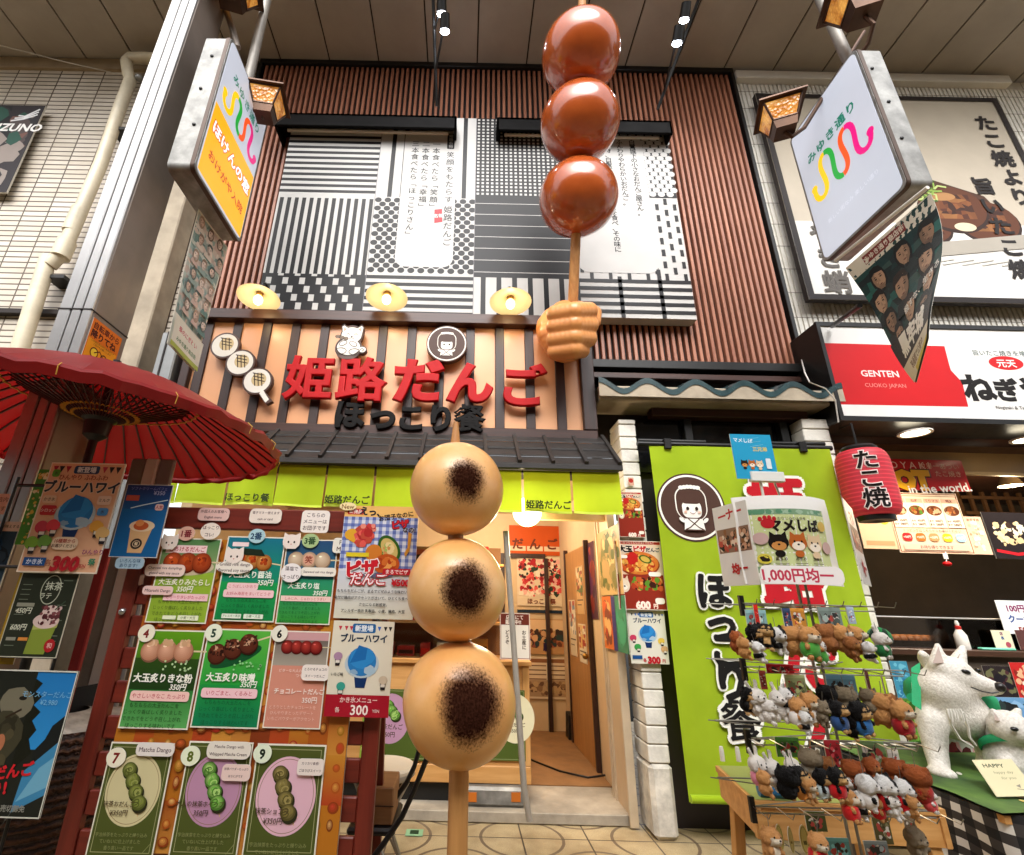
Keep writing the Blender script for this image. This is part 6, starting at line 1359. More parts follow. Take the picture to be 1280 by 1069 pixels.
mb, A, hh, loc = sheet((163, 607), (221, 605), (131, 698), YU+.03, '#1a4a80', .004, LAM); A.grad(1, 1, 98, hh*.35, '#232a5c', '#1f5288'); A.grad(1, hh*.35, 98, hh*.65-1, '#1c5e98', '#165a90'); A.frame(0, 0, 100, hh, 1.4, '#c8c4c0'); A.rect(5, 24, 28, 12, '#b8503c'); A.text('¥350', 74, 18, 12, '#a8a8c8', .01); A.text('ソフトクリームパフェ', 50, 9, 8, '#7a7ab4', .01)
A.line([(20, 52), (45, 45), (75, 38), (96, 33)], 2, '#c8d8e0'); A.poly([(30, hh*.58), (78, hh*.58), (66, hh*.94), (36, hh*.94)], '#d2a878'); A.ell(54, hh*.58, 27, 12, '#e0c8a4'); A.ell(52, hh*.58, 16, 9, '#b8542a'); A.ell(48, hh*.54, 9, 7, '#d88a50'); A.ell(51, hh*.82, 12, 11, '#241a18'); A.ring(51, hh*.82, 8, 7, 1.4, '#c9b090'); A.text('餐', 51, hh*.82, 8, '#d8c4a0', .02); A.rr(72, 42, 18, 14, '#d8b4ac', 5); A.text('人気', 81, 49, 8, '#a82a3a', .02)
done(mb, 'parfait_poster', 'blue parfait poster hanging at the right under the red umbrella', 'poster', loc)
card('speech_bubble', 'pale blue handwritten bubble under the blue parfait poster', 'paper bubble', 162, 704, 36, 14, 'r', '#9ab4c4', ['いろんな味', 'あります!'], '#2a4a6a', None, YU+.028)
mb, A, hh, loc = sheet((32, 716), (104, 716), (-10, 822), YU+.02, '#262b20', .004, LAM); A.frame(0, 0, 100, hh, 1.4, '#b8b4a0'); A.ring(58, 28, 17, 24, 1.4, '#b4b8a4'); A.text('抹茶', 62, 22, 15, '#c4c8b4', .01); A.text('ラテ', 52, 38, 11, '#c4c8b4', .01)
for k in range(14): A.rect(rnd.choice([8, 76]), 12+k*8, 16, 1.2, '#6a7060', True)
A.up(); A.text('450円', 24, 62, 11, '#c9ccb8', .02, shear=.15); A.text('600円', 24, 88, 11, '#c9ccb8', .02, shear=.15); A.rr(8, 50, 30, 6, '#8a8a7a', 1); A.rect(8, 104, 16, 5, '#8a8a7a'); A.rect(28, 104, 16, 5, '#c9823a')
A.poly([(47, 80), (88, 74), (78, hh*.96), (44, hh*.96)], '#7a8a34'); A.poly([(47, 80), (88, 74), (87, 88), (47, 92)], '#a3a85a'); A.ell(66, 78, 22, 12, '#cfb8b0'); A.ell(70, 64, 15, 11, '#d6c0b8'); A.mosaic(48, 52, 40, 34, ['#5a2c30', '#7a4448', '#d8c4bc', '#c9aca8', '#4a2024'], 44, 4, 9); A.ell(84, hh*.86, 9, 10, '#a01f24'); A.text('和', 84, hh*.86, 9, '#d8a8a0', .02)
A.line([(76, 60), (90, 46)], 2, '#3a4a3a'); done(mb, 'matcha_latte_poster', 'dark green matcha latte poster directly below the peach shaved ice poster', 'poster', loc)
mb, A, hh, loc = sheet((-30, 840), (91, 835), (-72, 1025), YU-.02, '#171a16', .004, LAM)
A.rect(0, 0, 100, hh, '#1c1f1a')
A.grad(58, 1, 41, hh*.55, '#1f6fb0', '#2a86c4'); A.poly([(58, 8), (66, 12), (61, 20), (69, 24), (63, 32), (72, 38), (66, 46), (73, 54), (68, 62), (74, 74), (58, 90)], '#14170f'); A.poly([(99, 40), (88, 50), (84, 62), (76, 72), (78, 96), (99, 90)], '#161a1a'); A.poly([(70, hh*.97), (72, hh*.7), (99, hh*.50), (99, hh*.85)], '#3a7fa8'); A.poly([(72, hh*.9), (86, hh*.68), (99, hh*.6), (99, hh*.8)], '#6aa4c0')
A.blob(44, 30, 17, 14, '#6f6a58', .15); A.ell(50, 26, 4, 2, '#1a1510'); A.blob(38, 62, 20, 24, '#3d3a2a', .2); A.line([(38, 44), (52, 36)], 2, '#2a1d14'); A.mosaic(4, 40, 50, 60, ['#2a281c', '#3a3626', '#23241c', '#4a4430'], 40, 9, 2); A.ell(40, 66, 5, 8, '#a86a4a'); A.ell(40, 82, 5, 7, '#b4aa94')
A.text('モンスターだんご', 74, 22, 6.5, '#7ab4d8', .0); A.text('¥2,980', 78, 29, 6.5, '#7ab4d8', .0); A.text('だんご', 62, hh*.70, 13, '#c2202a', .04, rot=-8); A.text('祭り!', 48, hh*.82, 13, '#c2202a', .05, rot=-8); A.text('数量限定 売切御免', 60, hh*.94, 6, '#8a8a80', .02); A.frame(0, 0, 100, hh, 1.2, '#c9c8bc')
done(mb, 'monster_dango_poster', 'dark poster with blue sky and red lettering at the lower left corner', 'poster', loc)
mb, A, hh, loc = sheet((-40, 664), (24, 661), (-75, 760), YU+.05, '#23384a', .004, LAM); A.mosaic(2, 2, 96, hh-4, ['#1c3a5a', '#244a6a', '#14202c', '#2a3a4a'], 40, 16, 3); A.frame(0, 0, 100, hh, 1.3, '#b8b8b0'); done(mb, 'night_poster', 'dark blue poster at the left edge behind the shaved ice poster', 'poster', loc)
mb, A, hh, loc = sheet((24, 716), (50, 717), (-10, 830), YU+.05, '#9a7d1e', .004, LAM); A.mosaic(2, 2, 96, hh-4, ['#a8841e', '#7d6a1e', '#5a5a1c', '#b8962a'], 30, 20, 3); A.rect(10, hh*.35, 80, 14, '#3a6a9a'); done(mb, 'yellow_poster', 'mustard yellow poster mostly hidden behind the matcha latte poster', 'poster', loc)
mb, A, hh, loc = sheet((48, 586), (70, 588), (20, 680), YU+.04, '#4a8a2a', .004, LAM); A.mosaic(2, 2, 96, hh-4, ['#5a9a30', '#d8b84a', '#e6d49a', '#3f7a24', '#c9a03a', '#efe2b4'], 60, 12, 4); done(mb, 'green_poster', 'green and yellow poster peeping out left of the shaved ice poster', 'poster', loc)
card('speech_bubble', 'pink handwritten strip at the left edge above the dark blue poster', 'paper bubble', 10, 658, 52, 12, 'r', '#d8b8a4', ['インスタ映えするよ!'], '#3a2a2a', None, YU+.046)
card('pink_note', 'small pink note stuck on the steel column face at the left edge', 'note', 2, 630, 16, 26, None, '#dca890', ['店内', 'です'], '#7a3a2a', None, YU+.1)
# things standing behind the posters
b = MB(); X = at(128, 800, Y=3.05).x; X1_ = at(146, 800, Y=3.05).x; b.box((X, 3.02, 0), (X1_, 3.06, 2.35), WHITEP, None, .01); b.box((X-.1, 3.03, 0), (X-.002, 3.06, 2.35), GREYP, None, .01); b.box((X1_+.002, 3.03, 0), (X1_+.1, 3.06, 2.35), mat('grey_panel', '#8f8f90', .5), None, .01)
done(b, 'folding_partition', 'grey and white upright partition strip left of the red menu stand', 'partition', ((X+X1_)/2, 3.05, 0))
b = MB(); X = at(100, 790, Y=2.75).x; X1_ = at(113, 790, Y=2.75).x; b.box((X, 2.73, .0), (X1_, 2.76, 1.75), mat('red_cloth_strip', '#8a1418', .7, 0, .1, 6), None, .006)
done(b, 'red_flag', 'narrow dark red flag strip beside the matcha latte poster', 'flag', ((X+X1_)/2, 2.75, 0))
WICK = NT('wicker'); wv = WICK.n('TexWave', wave_type='BANDS', bands_direction='Z'); wv.inputs['Scale'].default_value = 9; wv.inputs['Distortion'].default_value = 3; wv.inputs['Detail Scale'].default_value = 4; WICK.l(WICK.co(), wv.inputs['Vector'])
WICK.l(WICK.ramp(wv.outputs['Fac'], [(.2, '#2a1510'), (.8, '#5c3a28')]), WICK.b.inputs['Base Color']); WICK.set(Roughness=.6); WICK.bump(wv.outputs['Fac'], .9, .02)
p = at(45, 1000, Y=2.75); t = thing('wicker_basket', 'dark brown wicker basket behind the posters at the lower left', 'basket', (p.x, 2.75, 0))
b = MB(); pf = []
for i in range(41): z = .42+.5*i/40; pf.append((.26+.10*math.sin(i/40*2.4)+(.006 if i % 2 else -.004), z))
b.lathe([(.0, .42)]+pf, WICK.m, 40, Matrix.Translation((p.x, 2.75, 0))); b.build('body', t, smooth=80)
b = MB(); b.lathe([(.24, 0), (.22, .42), (.20, .42), (.22, 0)], mat('dark_stool_wood', '#2a1a14', .5), 24, Matrix.Translation((p.x, 2.75, 0))); b.build('stand', t)
b = MB(); 
def fcl(u, v): a = 2*math.pi*u; r_ = .12+.19*v; return Vector((p.x+r_*math.cos(a), 2.75+r_*math.sin(a), .93+.03*math.sin(a*3)*v+.04*(1-v)))
b.grid(fcl, 24, 3, mat('grey_bundled_cloth', '#a8a49c', .9, 0, .3, 20, .4, 40)); b.build('cloth', t)
t = thing('folding_chair', 'black folding chair left of the menu stand', 'chair', (at(110, 950, Y=2.85).x, 2.85, 0))
b = MB(); q = [at(82, 862, Y=2.8), at(140, 845, Y=2.95), at(130, 892, Y=2.95), at(75, 905, Y=2.8)]
b.prism([(0, 0), (1, 0), (1, 1), (0, 1)], BLACK, .02, q[3], q[2]-q[3], q[0]-q[3], (0, -1, 0)); b.build('backrest', t)
b = MB(); b.tube([at(82, 862, Y=2.8), at(75, 905, Y=2.8), at(82, 1015, Y=2.75), Vector((at(82, 1015, Y=2.75).x+.05, 2.6, 0))], .014, BLACK, 8); b.tube([at(140, 845, Y=2.95), at(130, 892, Y=2.95), Vector((at(130, 892, Y=2.95).x, 3.1, 0))], .014, BLACK, 8); b.build('frame', t)

# ------------------------------------------------------------------ stool, folding chair, crate in front of the counter
c = at(494, 950, Y=3.35); zs = at(494, 965, Y=3.2).z
t = thing('round_stool', 'round white-topped folding stool behind the toasted dango skewer', 'stool', (c.x, 3.35, 0)); zs = .62
cx_ = at(481, 954, Z=zs); T = Matrix.Translation((cx_.x, cx_.y, 0)); t.location = (cx_.x, cx_.y, 0)
rS = mpp(cx_)*38
b = MB(); b.lathe([(0, zs), (rS*.93, zs), (rS, zs-.015), (rS, zs-.045), (rS*.94, zs-.055), (0, zs-.056)], mat('cream_vinyl', '#dccfb8', .4, 0, .05, 6), 40, T); b.build('seat', t)
b = MB(); b.lathe([(rS*1.01, zs-.03), (rS*1.012, zs-.05), (rS*.9, zs-.064), (0, zs-.066)], mat('aluminium', '#b0aca6', .35, .8), 40, T); b.build('rim', t)
for s_ in (-1, 1):
    b = MB(); b.tube([(cx_.x-.15*s_, cx_.y-.1, zs-.06), (cx_.x+.17*s_, cx_.y-.16, .0)], .012, mat('steel_tube', '#a8a6a2', .35, .8), 8); b.tube([(cx_.x-.15*s_, cx_.y+.1, zs-.06), (cx_.x+.17*s_, cx_.y+.16, .0)], .012, MATS['steel_tube'], 8); b.build('leg', t)
t = thing('folding_chair', 'black folding chair leaning behind the lowest toasted dango ball', 'chair', (at(500, 1030, Y=2.75).x, 2.75, 0))
Yc = 2.72
for px in (0, 22):
    b = MB(); pts = [at(527+px*.55, 930+px*.5, Y=Yc+.0), at(519+px*.55, 962+px*.4, Y=Yc), at(497+px*1.3, 998+px*.9, Y=Yc), at(474+px*.9, 1040+px*.9, Y=Yc-.02), at(448+px*.8, 1090+px*.8, Y=Yc-.05), at(420+px*.6, 1200, Y=Yc-.08)]
    if px: pts = [at(535, 944, Y=Yc), at(519, 985, Y=Yc), at(503, 1020, Y=Yc), at(480, 1054, Y=Yc-.02), at(462, 1078, Y=Yc-.04), at(405, 1160, Y=Yc-.07)]
    else: pts = [at(525, 933, Y=Yc+.25), at(518, 958, Y=Yc+.25), at(508, 979, Y=Yc+.25), at(494, 998, Y=Yc+.25)]
    b.tube(pts, .0125, BLACK, 10); b.build('back_tube', t)
b = MB(); b.tube([at(492, 1000, Y=Yc+.2), at(490, 1040, Y=Yc+.2), at(507, 1095, Y=Yc+.2)], .009, MATS['aluminium'], 8); b.tube([at(440, 1050, Y=Yc+.1), at(470, 1085, Y=Yc+.1)], .014, BLACK, 8); b.tube([at(446, 1035, Y=Yc), at(486, 1040, Y=Yc+.1)], .016, BLACK, 8); b.build('frame', t)
b = MB(); a0, a1 = at(445, 1044, Y=Yc), at(488, 1030, Y=Yc); b.box((a0.x-.05, Yc+.02, a0.z-.012), (a1.x+.02, Yc+.36, a0.z+.018), mat('black_vinyl', '#171414', .45), None, .01); b.build('seat', t)
zc_ = a0.z+.019
a0, a1 = at(443, 1030, Y=Yc+.06), at(490, 1030, Y=Yc+.06); hz = at(460, 983, Y=Yc+.06).z
b = MB(); b.box((a0.x, Yc+.05, zc_), (a1.x, Yc+.3, hz), woodmat('kraft_board', '#a5764a', '#7d5632', 0, .7, 4, .05), None, .006); b.box((a0.x-.003, Yc+.047, zc_+(hz-zc_)*.5), (a1.x+.003, Yc+.049, zc_+(hz-zc_)*.52), DARK)
done(b, 'brown_box', 'brown cardboard box lying on the black folding chair', 'box', ((a0.x+a1.x)/2, Yc+.17, zc_))
# ------------------------------------------------------------------ inside the shop: counter, shelves, posters, lamp
YK = 4.5
ct = thing('service_counter', 'pale pine service counter with a glazed case in the shop entrance', 'counter', (-.3, 4.7, .076))
kx0, kx1 = -.95, at(664, 960, Y=YK).x; kzb = at(640, 981, Y=YK).z; kzt = at(640, 826, Y=YK).z
b = MB(); b.box((kx0, YK, kzb), (kx1, 5.0, kzb+.12), PINE, None, .006); b.box((kx0, YK+.012, kzb+.121), (kx1-.06, 4.99, kzt-.04), PINE); b.box((kx1-.059, YK, kzb+.121), (kx1, 5.0, kzt-.04), PINEV, None, .005); b.box((kx0, YK-.02, kzt-.039), (kx1+.02, 5.02, kzt), PINE, None, .006); b.build('cabinet', ct)
b = MB(); fz = .077; fx0_, fx1_ = at(579, 1000, Y=YK).x, at(656, 1000, Y=YK).x
b.box((fx0_, YK-.07, fz), (fx1_, YK+.3, kzb-.002), GALV, None, .02)
for px in (566+22, 643): q = at(px+2, 997, Y=YK-.08); b.box((q.x-.035, YK-.076, q.z-.03), (q.x+.035, YK-.066, q.z+.03), mat('orange_reflector', '#b8641c', .4))
b.build('metal_foot', ct)
b = MB(); b.box((kx0, YK+.05, fz), (fx0_-.005, YK+.4, kzb-.002), BLACK); b.build('plinth', ct)
b = MB(); gz = 2.05
for z in (1.35, 1.6, 1.85): b.box((kx0, 4.6, z), (kx1-.2, 4.95, z+.02), PINE)
b.box((kx0, 4.96, kzt+.001), (kx1-.2, 5.0, gz), mat('shelf_back', '#7a5432', .7)); b.build('shelf', ct)
b = MB(); b.box((kx0, YK+.02, kzt+.001), (kx1-.2, YK+.026, kzt+.42), GLASS); b.build('glass', ct, smooth=0)
q = random.Random(4)
for r_, z in enumerate((kzt+.001, 1.371, 1.621, 1.871)):
    x = kx0+.04; i = 0
    while x < kx1-.35:
        w_ = q.uniform(.07, .15); h_ = q.uniform(.08, .17); b = MB(); c = q.choice(['#c9a878', '#8a3a24', '#d8c8a4', '#6a4a30', '#b8782a', '#a82a24', '#e0d4b8'])
        b.box((x, 4.65, z), (x+w_, 4.8, z+h_), PAINT, c, .004); b.box((x+.01, 4.648, z+.02), (x+w_-.01, 4.6495, z+h_*.6), INK, q.choice(['#e8dcc0', '#3a2418', '#c9281e']))
        done(b, 'goods_box', f'small sweets box, number {i+1} from the left on the {["bottom", "second", "third", "top"][r_]} counter shelf', 'box', (x+w_/2, 4.72, z), 'goods boxes on the counter shelves'); x += w_+q.uniform(.02, .06); i += 1
# green posters on the counter front
YKp = YK-.006
for i, (TL, TR, BL, disc, dx, lab) in enumerate((((470, 862), (560, 862), (470, 951), '#b48aa4', 484, 'olive green poster with a mauve disc on the counter front left of the skewer'), ((585, 862), (655, 862), (585, 951), '#dcd4b0', 640, 'olive green poster with a cream disc on the counter front right of the skewer'))):
    mb, A, hh, loc = sheet(TL, TR, BL, YKp, '#4a5a24', .004, LAM); p = at(dx+4, 898, Y=YKp); cx_ = (p.x-A.O.x)/A.k; cy_ = -(p.z-A.O.z)/A.k; A.frame(2, 2, 96, hh-4, .6, '#9aa070'); A.ell(cx_, cy_, 26 if i == 0 else 34, 30 if i == 0 else 38, disc, 36); A.text('抹茶だんご', cx_, cy_+10, 7, '#4a3a2a', .02); A.text('350円', cx_, cy_+19, 7, '#4a3a2a', .02); coil(A, cx_-4, cy_-16, 7, '#5a8a34', '#a4c870', 3, 5, 6, 4)
    done(mb, 'counter_poster', lab, 'poster', loc)
mb, A, hh, loc = sheet((453, 862), (466, 862), (452, 951), YKp, '#8aa43a', .004, LAM); A.mosaic(4, 4, 92, hh-8, ['#9ab44a', '#7a9a30', '#b8c86a', '#d8c88a'], 40, 22, 3); done(mb, 'lime_poster', 'narrow lime green poster at the left end of the counter front', 'poster', loc)
mb, A, hh, loc = sheet((624, 766), (661, 767), (626, 824), 4.3, '#e2d8c8', .004, LAM); A.rect(3, 3, 94, 34, '#6a2e22'); A.text('店内にて', 50, 13, 15, '#e8d8c8', .02); A.text('販売中!!', 50, 28, 15, '#e8d8c8', .03); A.frame(2, 2, 96, hh-4, 2, '#8a4a38'); A.text('お土産に', 80, 60, 15, '#4a3a30', .02, vert=True); A.text('どうぞ', 24, 60, 15, '#4a3a30', .02, vert=True); A.line([(50, 40), (50, hh-4)], 4, '#b8a894'); done(mb, 'white_notice', 'white notice with a brown heading hung beside the grey pole', 'notice', loc)
b = MB(); b.tube([at(632, 664, Y=4.0), at(655, 985, Y=4.0), at(662, 1026, Y=4.0)], .022, mat('grey_pole', '#a09a90', .4, .3), 12); done(b, 'grey_pole', 'slanting grey pole behind the toasted dango skewer', 'pole', at(660, 1020, Y=4.0), smooth=50)
p = at(659, 640, Y=4.3); t = thing('globe_lamp', 'lit cream globe lamp half hidden behind the lime curtain', 'lamp', p)
b = MB(); b.ball(p, mpp(p)*18, glow('globe_glass', '#ffe6b0', 3.2), None, 24, 16); b.build('globe', t); b = MB(); b.tube([p+Vector((0, 0, .1)), p+Vector((0, 0, .35))], .012, BLACK, 6); b.build('cord', t)
ld = bpy.data.lights.new('globe', 'POINT'); ld.energy = 14; ld.color = (1, .78, .48); ld.shadow_soft_size = .12; lo = bpy.data.objects.new('globe', ld); COL.objects.link(lo); lo.location = p+Vector((0, .1, -.25))
p2 = Vector((.3, 5.8, 2.62)); t = thing('ceiling_lamp', 'warm ceiling lamp inside the shop, hidden above the entrance', 'lamp', p2); b = MB(); b.lathe([(0, .12), (.16, .12), (.17, .03), (.0, .0)], glow('lamp_disc', '#ffd9a0', 6), 24, Matrix.Translation(p2)); b.build('disc', t)
ld = bpy.data.lights.new('ceiling', 'POINT'); ld.energy = 22; ld.color = (1, .89, .74); ld.shadow_soft_size = .16; lo = bpy.data.objects.new('ceiling', ld); COL.objects.link(lo); lo.location = p2+Vector((0, 0, -.12))
YW = 6.88
def wallp(TL, TR, BL, bgc, name, lab, draw, cat='poster'):
    mb, A, hh, loc = sheet(TL, TR, BL, YW, bgc, .004, LAM); draw(A, hh); return done(mb, name, lab, cat, loc)
def d1(A, hh):
    for i in range(4): A.rect(1+i*25, 30, 23, hh-36, '#d8c2a4', True)
    A.up()
    for i, ch in enumerate('だんご屋'): A.text(ch, 12.5+i*25, hh*.62, 17, '#6a3020', .04)
wallp((636, 657), (720, 658), (637, 694), '#c2501c', 'orange_curtain', 'orange lettered curtain over the inner doorway', d1, 'curtain')
wallp((646, 696), (704, 697), (647, 757), '#d8c4a4', 'festival_poster', 'crowded red festival poster on the inner wall', lambda A, hh: (A.mosaic(1, 1, 98, hh*.82, ['#a8202a', '#c23a3a', '#8a1a20', '#3a1a1c', '#e0a89a', '#d85a50', '#2a3a2a', '#e9d4bc'], 220, 5, 3), A.text('ほっこり祭', 50, hh*.91, 12, '#6a2a1a', .03)))
wallp((646, 762), (706, 763), (647, 766), '#1c2c3c', 'dark_strip', 'dark blue strip under the festival poster', lambda A, hh: None, 'strip')
wallp((656, 774), (709, 774), (657, 818), '#b88a5a', 'group_photo', 'brown group photo poster under the dark strip', lambda A, hh: (A.rect(2, 2, 96, hh*.3, '#d8b48a'), A.mosaic(2, hh*.25, 96, hh*.6, ['#6a3a24', '#3a2a24', '#a86a44', '#2a3a3a', '#c9986a', '#8a4a3a'], 110, 7, 5), A.text('駿', 50, hh*.8, 18, '#2a1c3a', .05)))
wallp((657, 822), (712, 822), (658, 874), '#d6c0a0', 'timetable', 'cream timetable sheet low on the inner wall', lambda A, hh: (A.rect(3, 3, 94, 8, '#8a5a3a'), [A.rect(6+(j % 2)*48, 16+(j//2)*9, 40, 2.4, '#7a5a44', True) for j in range(12)], A.up(), A.rect(3, hh*.55, 94, hh*.4, '#a88a68'), A.mosaic(4, hh*.56, 92, hh*.38, ['#8a6a4c', '#b8986c', '#6a4a38'], 50, 6, 4)), 'sheet')
mb, A, hh, loc = sheet3(Vector((1.27, at(746, 670, X=1.27).y, at(746, 668, X=1.27).z)), at(746, 668, X=1.27).y-at(774, 668, X=1.27).y, .55, '#b89a68', .003, LAM, ex=(0, -1, 0), n=(-1, 0, 0)); A.mosaic(2, 2, 96, hh-4, ['#8a7a4a', '#6a6a3a', '#c9ae7a', '#a88a5a', '#4a5a2c'], 110, 12, 6); done(mb, 'botanical_poster', 'tan botanical poster on the beige door panel at the entrance', 'poster', loc)
mb, A, hh, loc = sheet3(Vector((1.268, at(752, 746, X=1.268).y, at(752, 746, X=1.268).z)), at(752, 746, X=1.268).y-at(781, 746, X=1.268).y, .42, '#2f7a5c', .003, LAM, ex=(0, -1, 0), n=(-1, 0, 0)); A.rect(0, 0, 42, hh, '#c9662a'); A.mosaic(1, 2, 40, hh-4, ['#c9562a', '#a83a24', '#d8a86a', '#7a3a2a'], 50, 10, 3); A.rect(42, 0, 16, hh, '#2a2a6a'); A.mosaic(58, 2, 41, hh-4, ['#2f8a64', '#3a9a74', '#267050'], 20, 18, 5); done(mb, 'striped_leaflet', 'orange and teal leaflet below the tan botanical poster', 'leaflet', loc)
mb, A, hh, loc = sheet3(Vector((1.335, at(729, 685, X=1.335).y, at(729, 682, X=1.335).z)), .45, .75, '#4a2438', .003, LAM, ex=(0, -1, 0), n=(-1, 0, 0)); A.mosaic(2, 2, 96, hh-4, ['#5a2a4a', '#3a1c34', '#a84a3a', '#7a2a24'], 30, 20, 3); done(mb, 'purple_poster', 'dark purple poster on the inner side wall', 'poster', loc)
for y_, z_, h_, cs, nm in ((5.5, 1.95, .5, ['#c9a06a', '#8a3a2a', '#e0c8a0', '#4a6a3a'], 'colourful flyer high on the brown inner door'), (5.95, 1.6, .6, ['#d8c8a8', '#6a7a8a', '#b8543a', '#e6dcc4'], 'pale flyer on the far half of the brown inner door'), (5.5, 1.35, .38, ['#e0d4b8', '#a83a34', '#d8b070'], 'small cream flyer above the door knob')):
    mb, A, hh, loc = sheet3(Vector((1.305, y_+.3, z_)), .32, h_, cs[0], .003, LAM, ex=(0, -1, 0), n=(-1, 0, 0)); A.patches(4, 4, 92, hh*.6, cs, 7, 8, 3); A.rect(8, hh*.7, 84, 4, '#4a3a2a'); A.rect(8, hh*.8, 60, 3, '#4a3a2a'); done(mb, 'door_flyer', nm, 'flyer', loc)
t = thing('dustpan', 'black dustpan with a long red-brown handle by the inner wall', 'dustpan', at(728, 926, Z=.084)); pq = at(728, 926, Z=.084)
b = MB(); b.add([pq+Vector(v) for v in ((-.15, .02, 0), (.15, .02, 0), (.15, .2, 0), (-.15, .2, 0), (-.13, .06, .24), (.13, .06, .24), (.14, .2, .26), (-.14, .2, .26))], [(0, 1, 5, 4), (1, 2, 6, 5), (2, 3, 7, 6), (3, 0, 4, 7), (4, 5, 6, 7), (3, 2, 1, 0)], BLACK); b.build('pan', t, smooth=0)
b = MB(); b.tube([pq+Vector((0, .12, .25)), pq+Vector((-.03, .2, 1.1))], .016, REDWOOD, 8); b.build('handle', t)
p = at(741, 905, Z=.4); b = MB(); b.tube([at(744, 905, Y=6.75), at(737, 830, Y=6.82)], .012, BLACK, 8); done(b, 'broom_stick', 'thin dark broom stick leaning right of the dustpan', 'broom', at(744, 905, Y=6.75))
b = MB(); b.tube([at(640, 940, Z=.092), at(672, 953, Z=.092), at(700, 964, Z=.092), at(735, 972, Z=.092), at(757, 969, Z=.092)], .008, BLACK, 6); done(b, 'power_cord', 'black power cord trailing over the shop floor', 'cord', at(700, 964, Z=.092), smooth=60)
b = MB(); p = at(518, 1041, Z=.006); b.box((p.x-.06, p.y-.05, .004), (p.x+.06, p.y+.05, .009), INK, '#8ab48a', .001); b.box((p.x-.03, p.y-.03, .0095), (p.x+.03, p.y+.03, .0105), INK, '#1f3a24'); done(b, 'floor_sticker', 'small green sticker on the tiled pavement by the chair', 'sticker', (p.x, p.y, .004))

# ------------------------------------------------------------------ posters on the left white pier
YPP = 4.125
def pizza(A, hh, small):
    A.rect(0, 0, 100, 7, '#a8281e'); A.text('あつあつ!もちもち!大玉ピザだんご', 50, 3.6, 5, '#f0d8c4', .01); A.rect(0, 7, 100, hh-7, '#d8c0a4'); A.text('大玉', 24, 17, 15, '#1f1210', .06, ol='#eaded0'); A.text('ピザ', 54, 17, 15, '#b8201c', .06, ol='#eaded0'); A.text('だんご', 82, 18, 10, '#1f1210', .05, ol='#eaded0')
    A.ell(50, 48, 44, 26, '#8a3a1c', 30); A.ell(50, 46, 42, 24, '#c9702c', 30); A.mosaic(12, 26, 76, 42, ['#d8903c', '#c2501c', '#e0b45a', '#a8301a', '#d8a04a', '#7a2c14'], 90, 6, 7); A.blob(36, 37, 13, 12, '#b81f1c'); A.ell(64, 38, 14, 8, '#3f5a1c', 20, 20); A.ell(64, 38, 10, 5.5, '#c9a84a', 20, 20)
    A.rect(0, 70, 100, hh-70, '#8a2a1c'); A.mosaic(26, 72, 72, 32, ['#3a1a12', '#c2582c', '#a83a20', '#d8984a', '#5a8a2a'], 60, 7, 9); A.ell(15, 92, 11, 14, '#e0cdb4'); A.ell(15, 96, 6, 5, '#f0e6d8'); A.ell(15, 94, 2, 1.6, '#1f1210'); A.poly([(6, 82), (9, 72), (14, 80)], '#d8c0a0'); A.poly([(16, 80), (22, 72), (24, 83)], '#d8c0a0')
    A.rr(68, 64, 26, 9, '#efe6da', 4); A.rr(6, 30, 20, 7, '#efe6da', 3); A.text('600', 50, hh-10, 20, '#f0e0d0', .06, ol='#a81c18', olw=.06); A.text('円', 76, hh-8, 10, '#f0e0d0', .04, ol='#a81c18'); A.rr(76, hh-24, 20, 12, '#efe6da', 5)
    A.frame(0, 0, 100, hh, 1.4, '#e0d4c0')
mb, A, hh, loc = sheet((773, 615), (804.5, 616), (770.6, 671), YPP, '#d8c0a4', .003, LAM); pizza(A, hh, 1); done(mb, 'pizza_poster', 'smaller pizza dango poster near the top of the left white pier', 'poster', loc)
mb, A, hh, loc = sheet((766.5, 676), (824, 677), (774.7, 762), YPP-.03, '#d8c0a4', .003, LAM); pizza(A, hh, 0); done(mb, 'pizza_poster', 'larger pizza dango poster priced 600 yen on the left white pier', 'poster', loc)
mb, A, hh, loc = sheet((783, 763), (829, 763), (790, 830), YPP-.01, '#d8d4c4', .003, LAM); hawaii(A, hh); cupice(A, 50, 58, 26)
for x, y, c in ((10, 70, '#c23a5a'), (20, 92, '#3a9a4a'), (84, 76, '#d8b84a'), (90, 96, '#c9a070')): A.ell(x, y, 9, 8, c); minicup(A, x+2, y, c)
A.rect(4, hh-20, 26, 9, '#1f4f8a'); A.text('300', 60, hh-10, 22, '#b3202a', .06); A.text('円', 86, hh-8, 9, '#b3202a', .03); A.text('各', 36, hh-9, 9, '#b3202a', .03); done(mb, 'shaved_ice_poster', 'white and blue shaved ice poster lowest on the left white pier', 'poster', loc)
mb, A, hh, loc = sheet((785, 597), (792, 597), (785.5, 607), YPP, '#c9a08a', .002, LAM); A.ell(50, hh*.4, 40, 40, '#a8281e'); done(mb, 'pier_sticker', 'tiny red sticker above the pizza posters on the left white pier', 'sticker', loc)

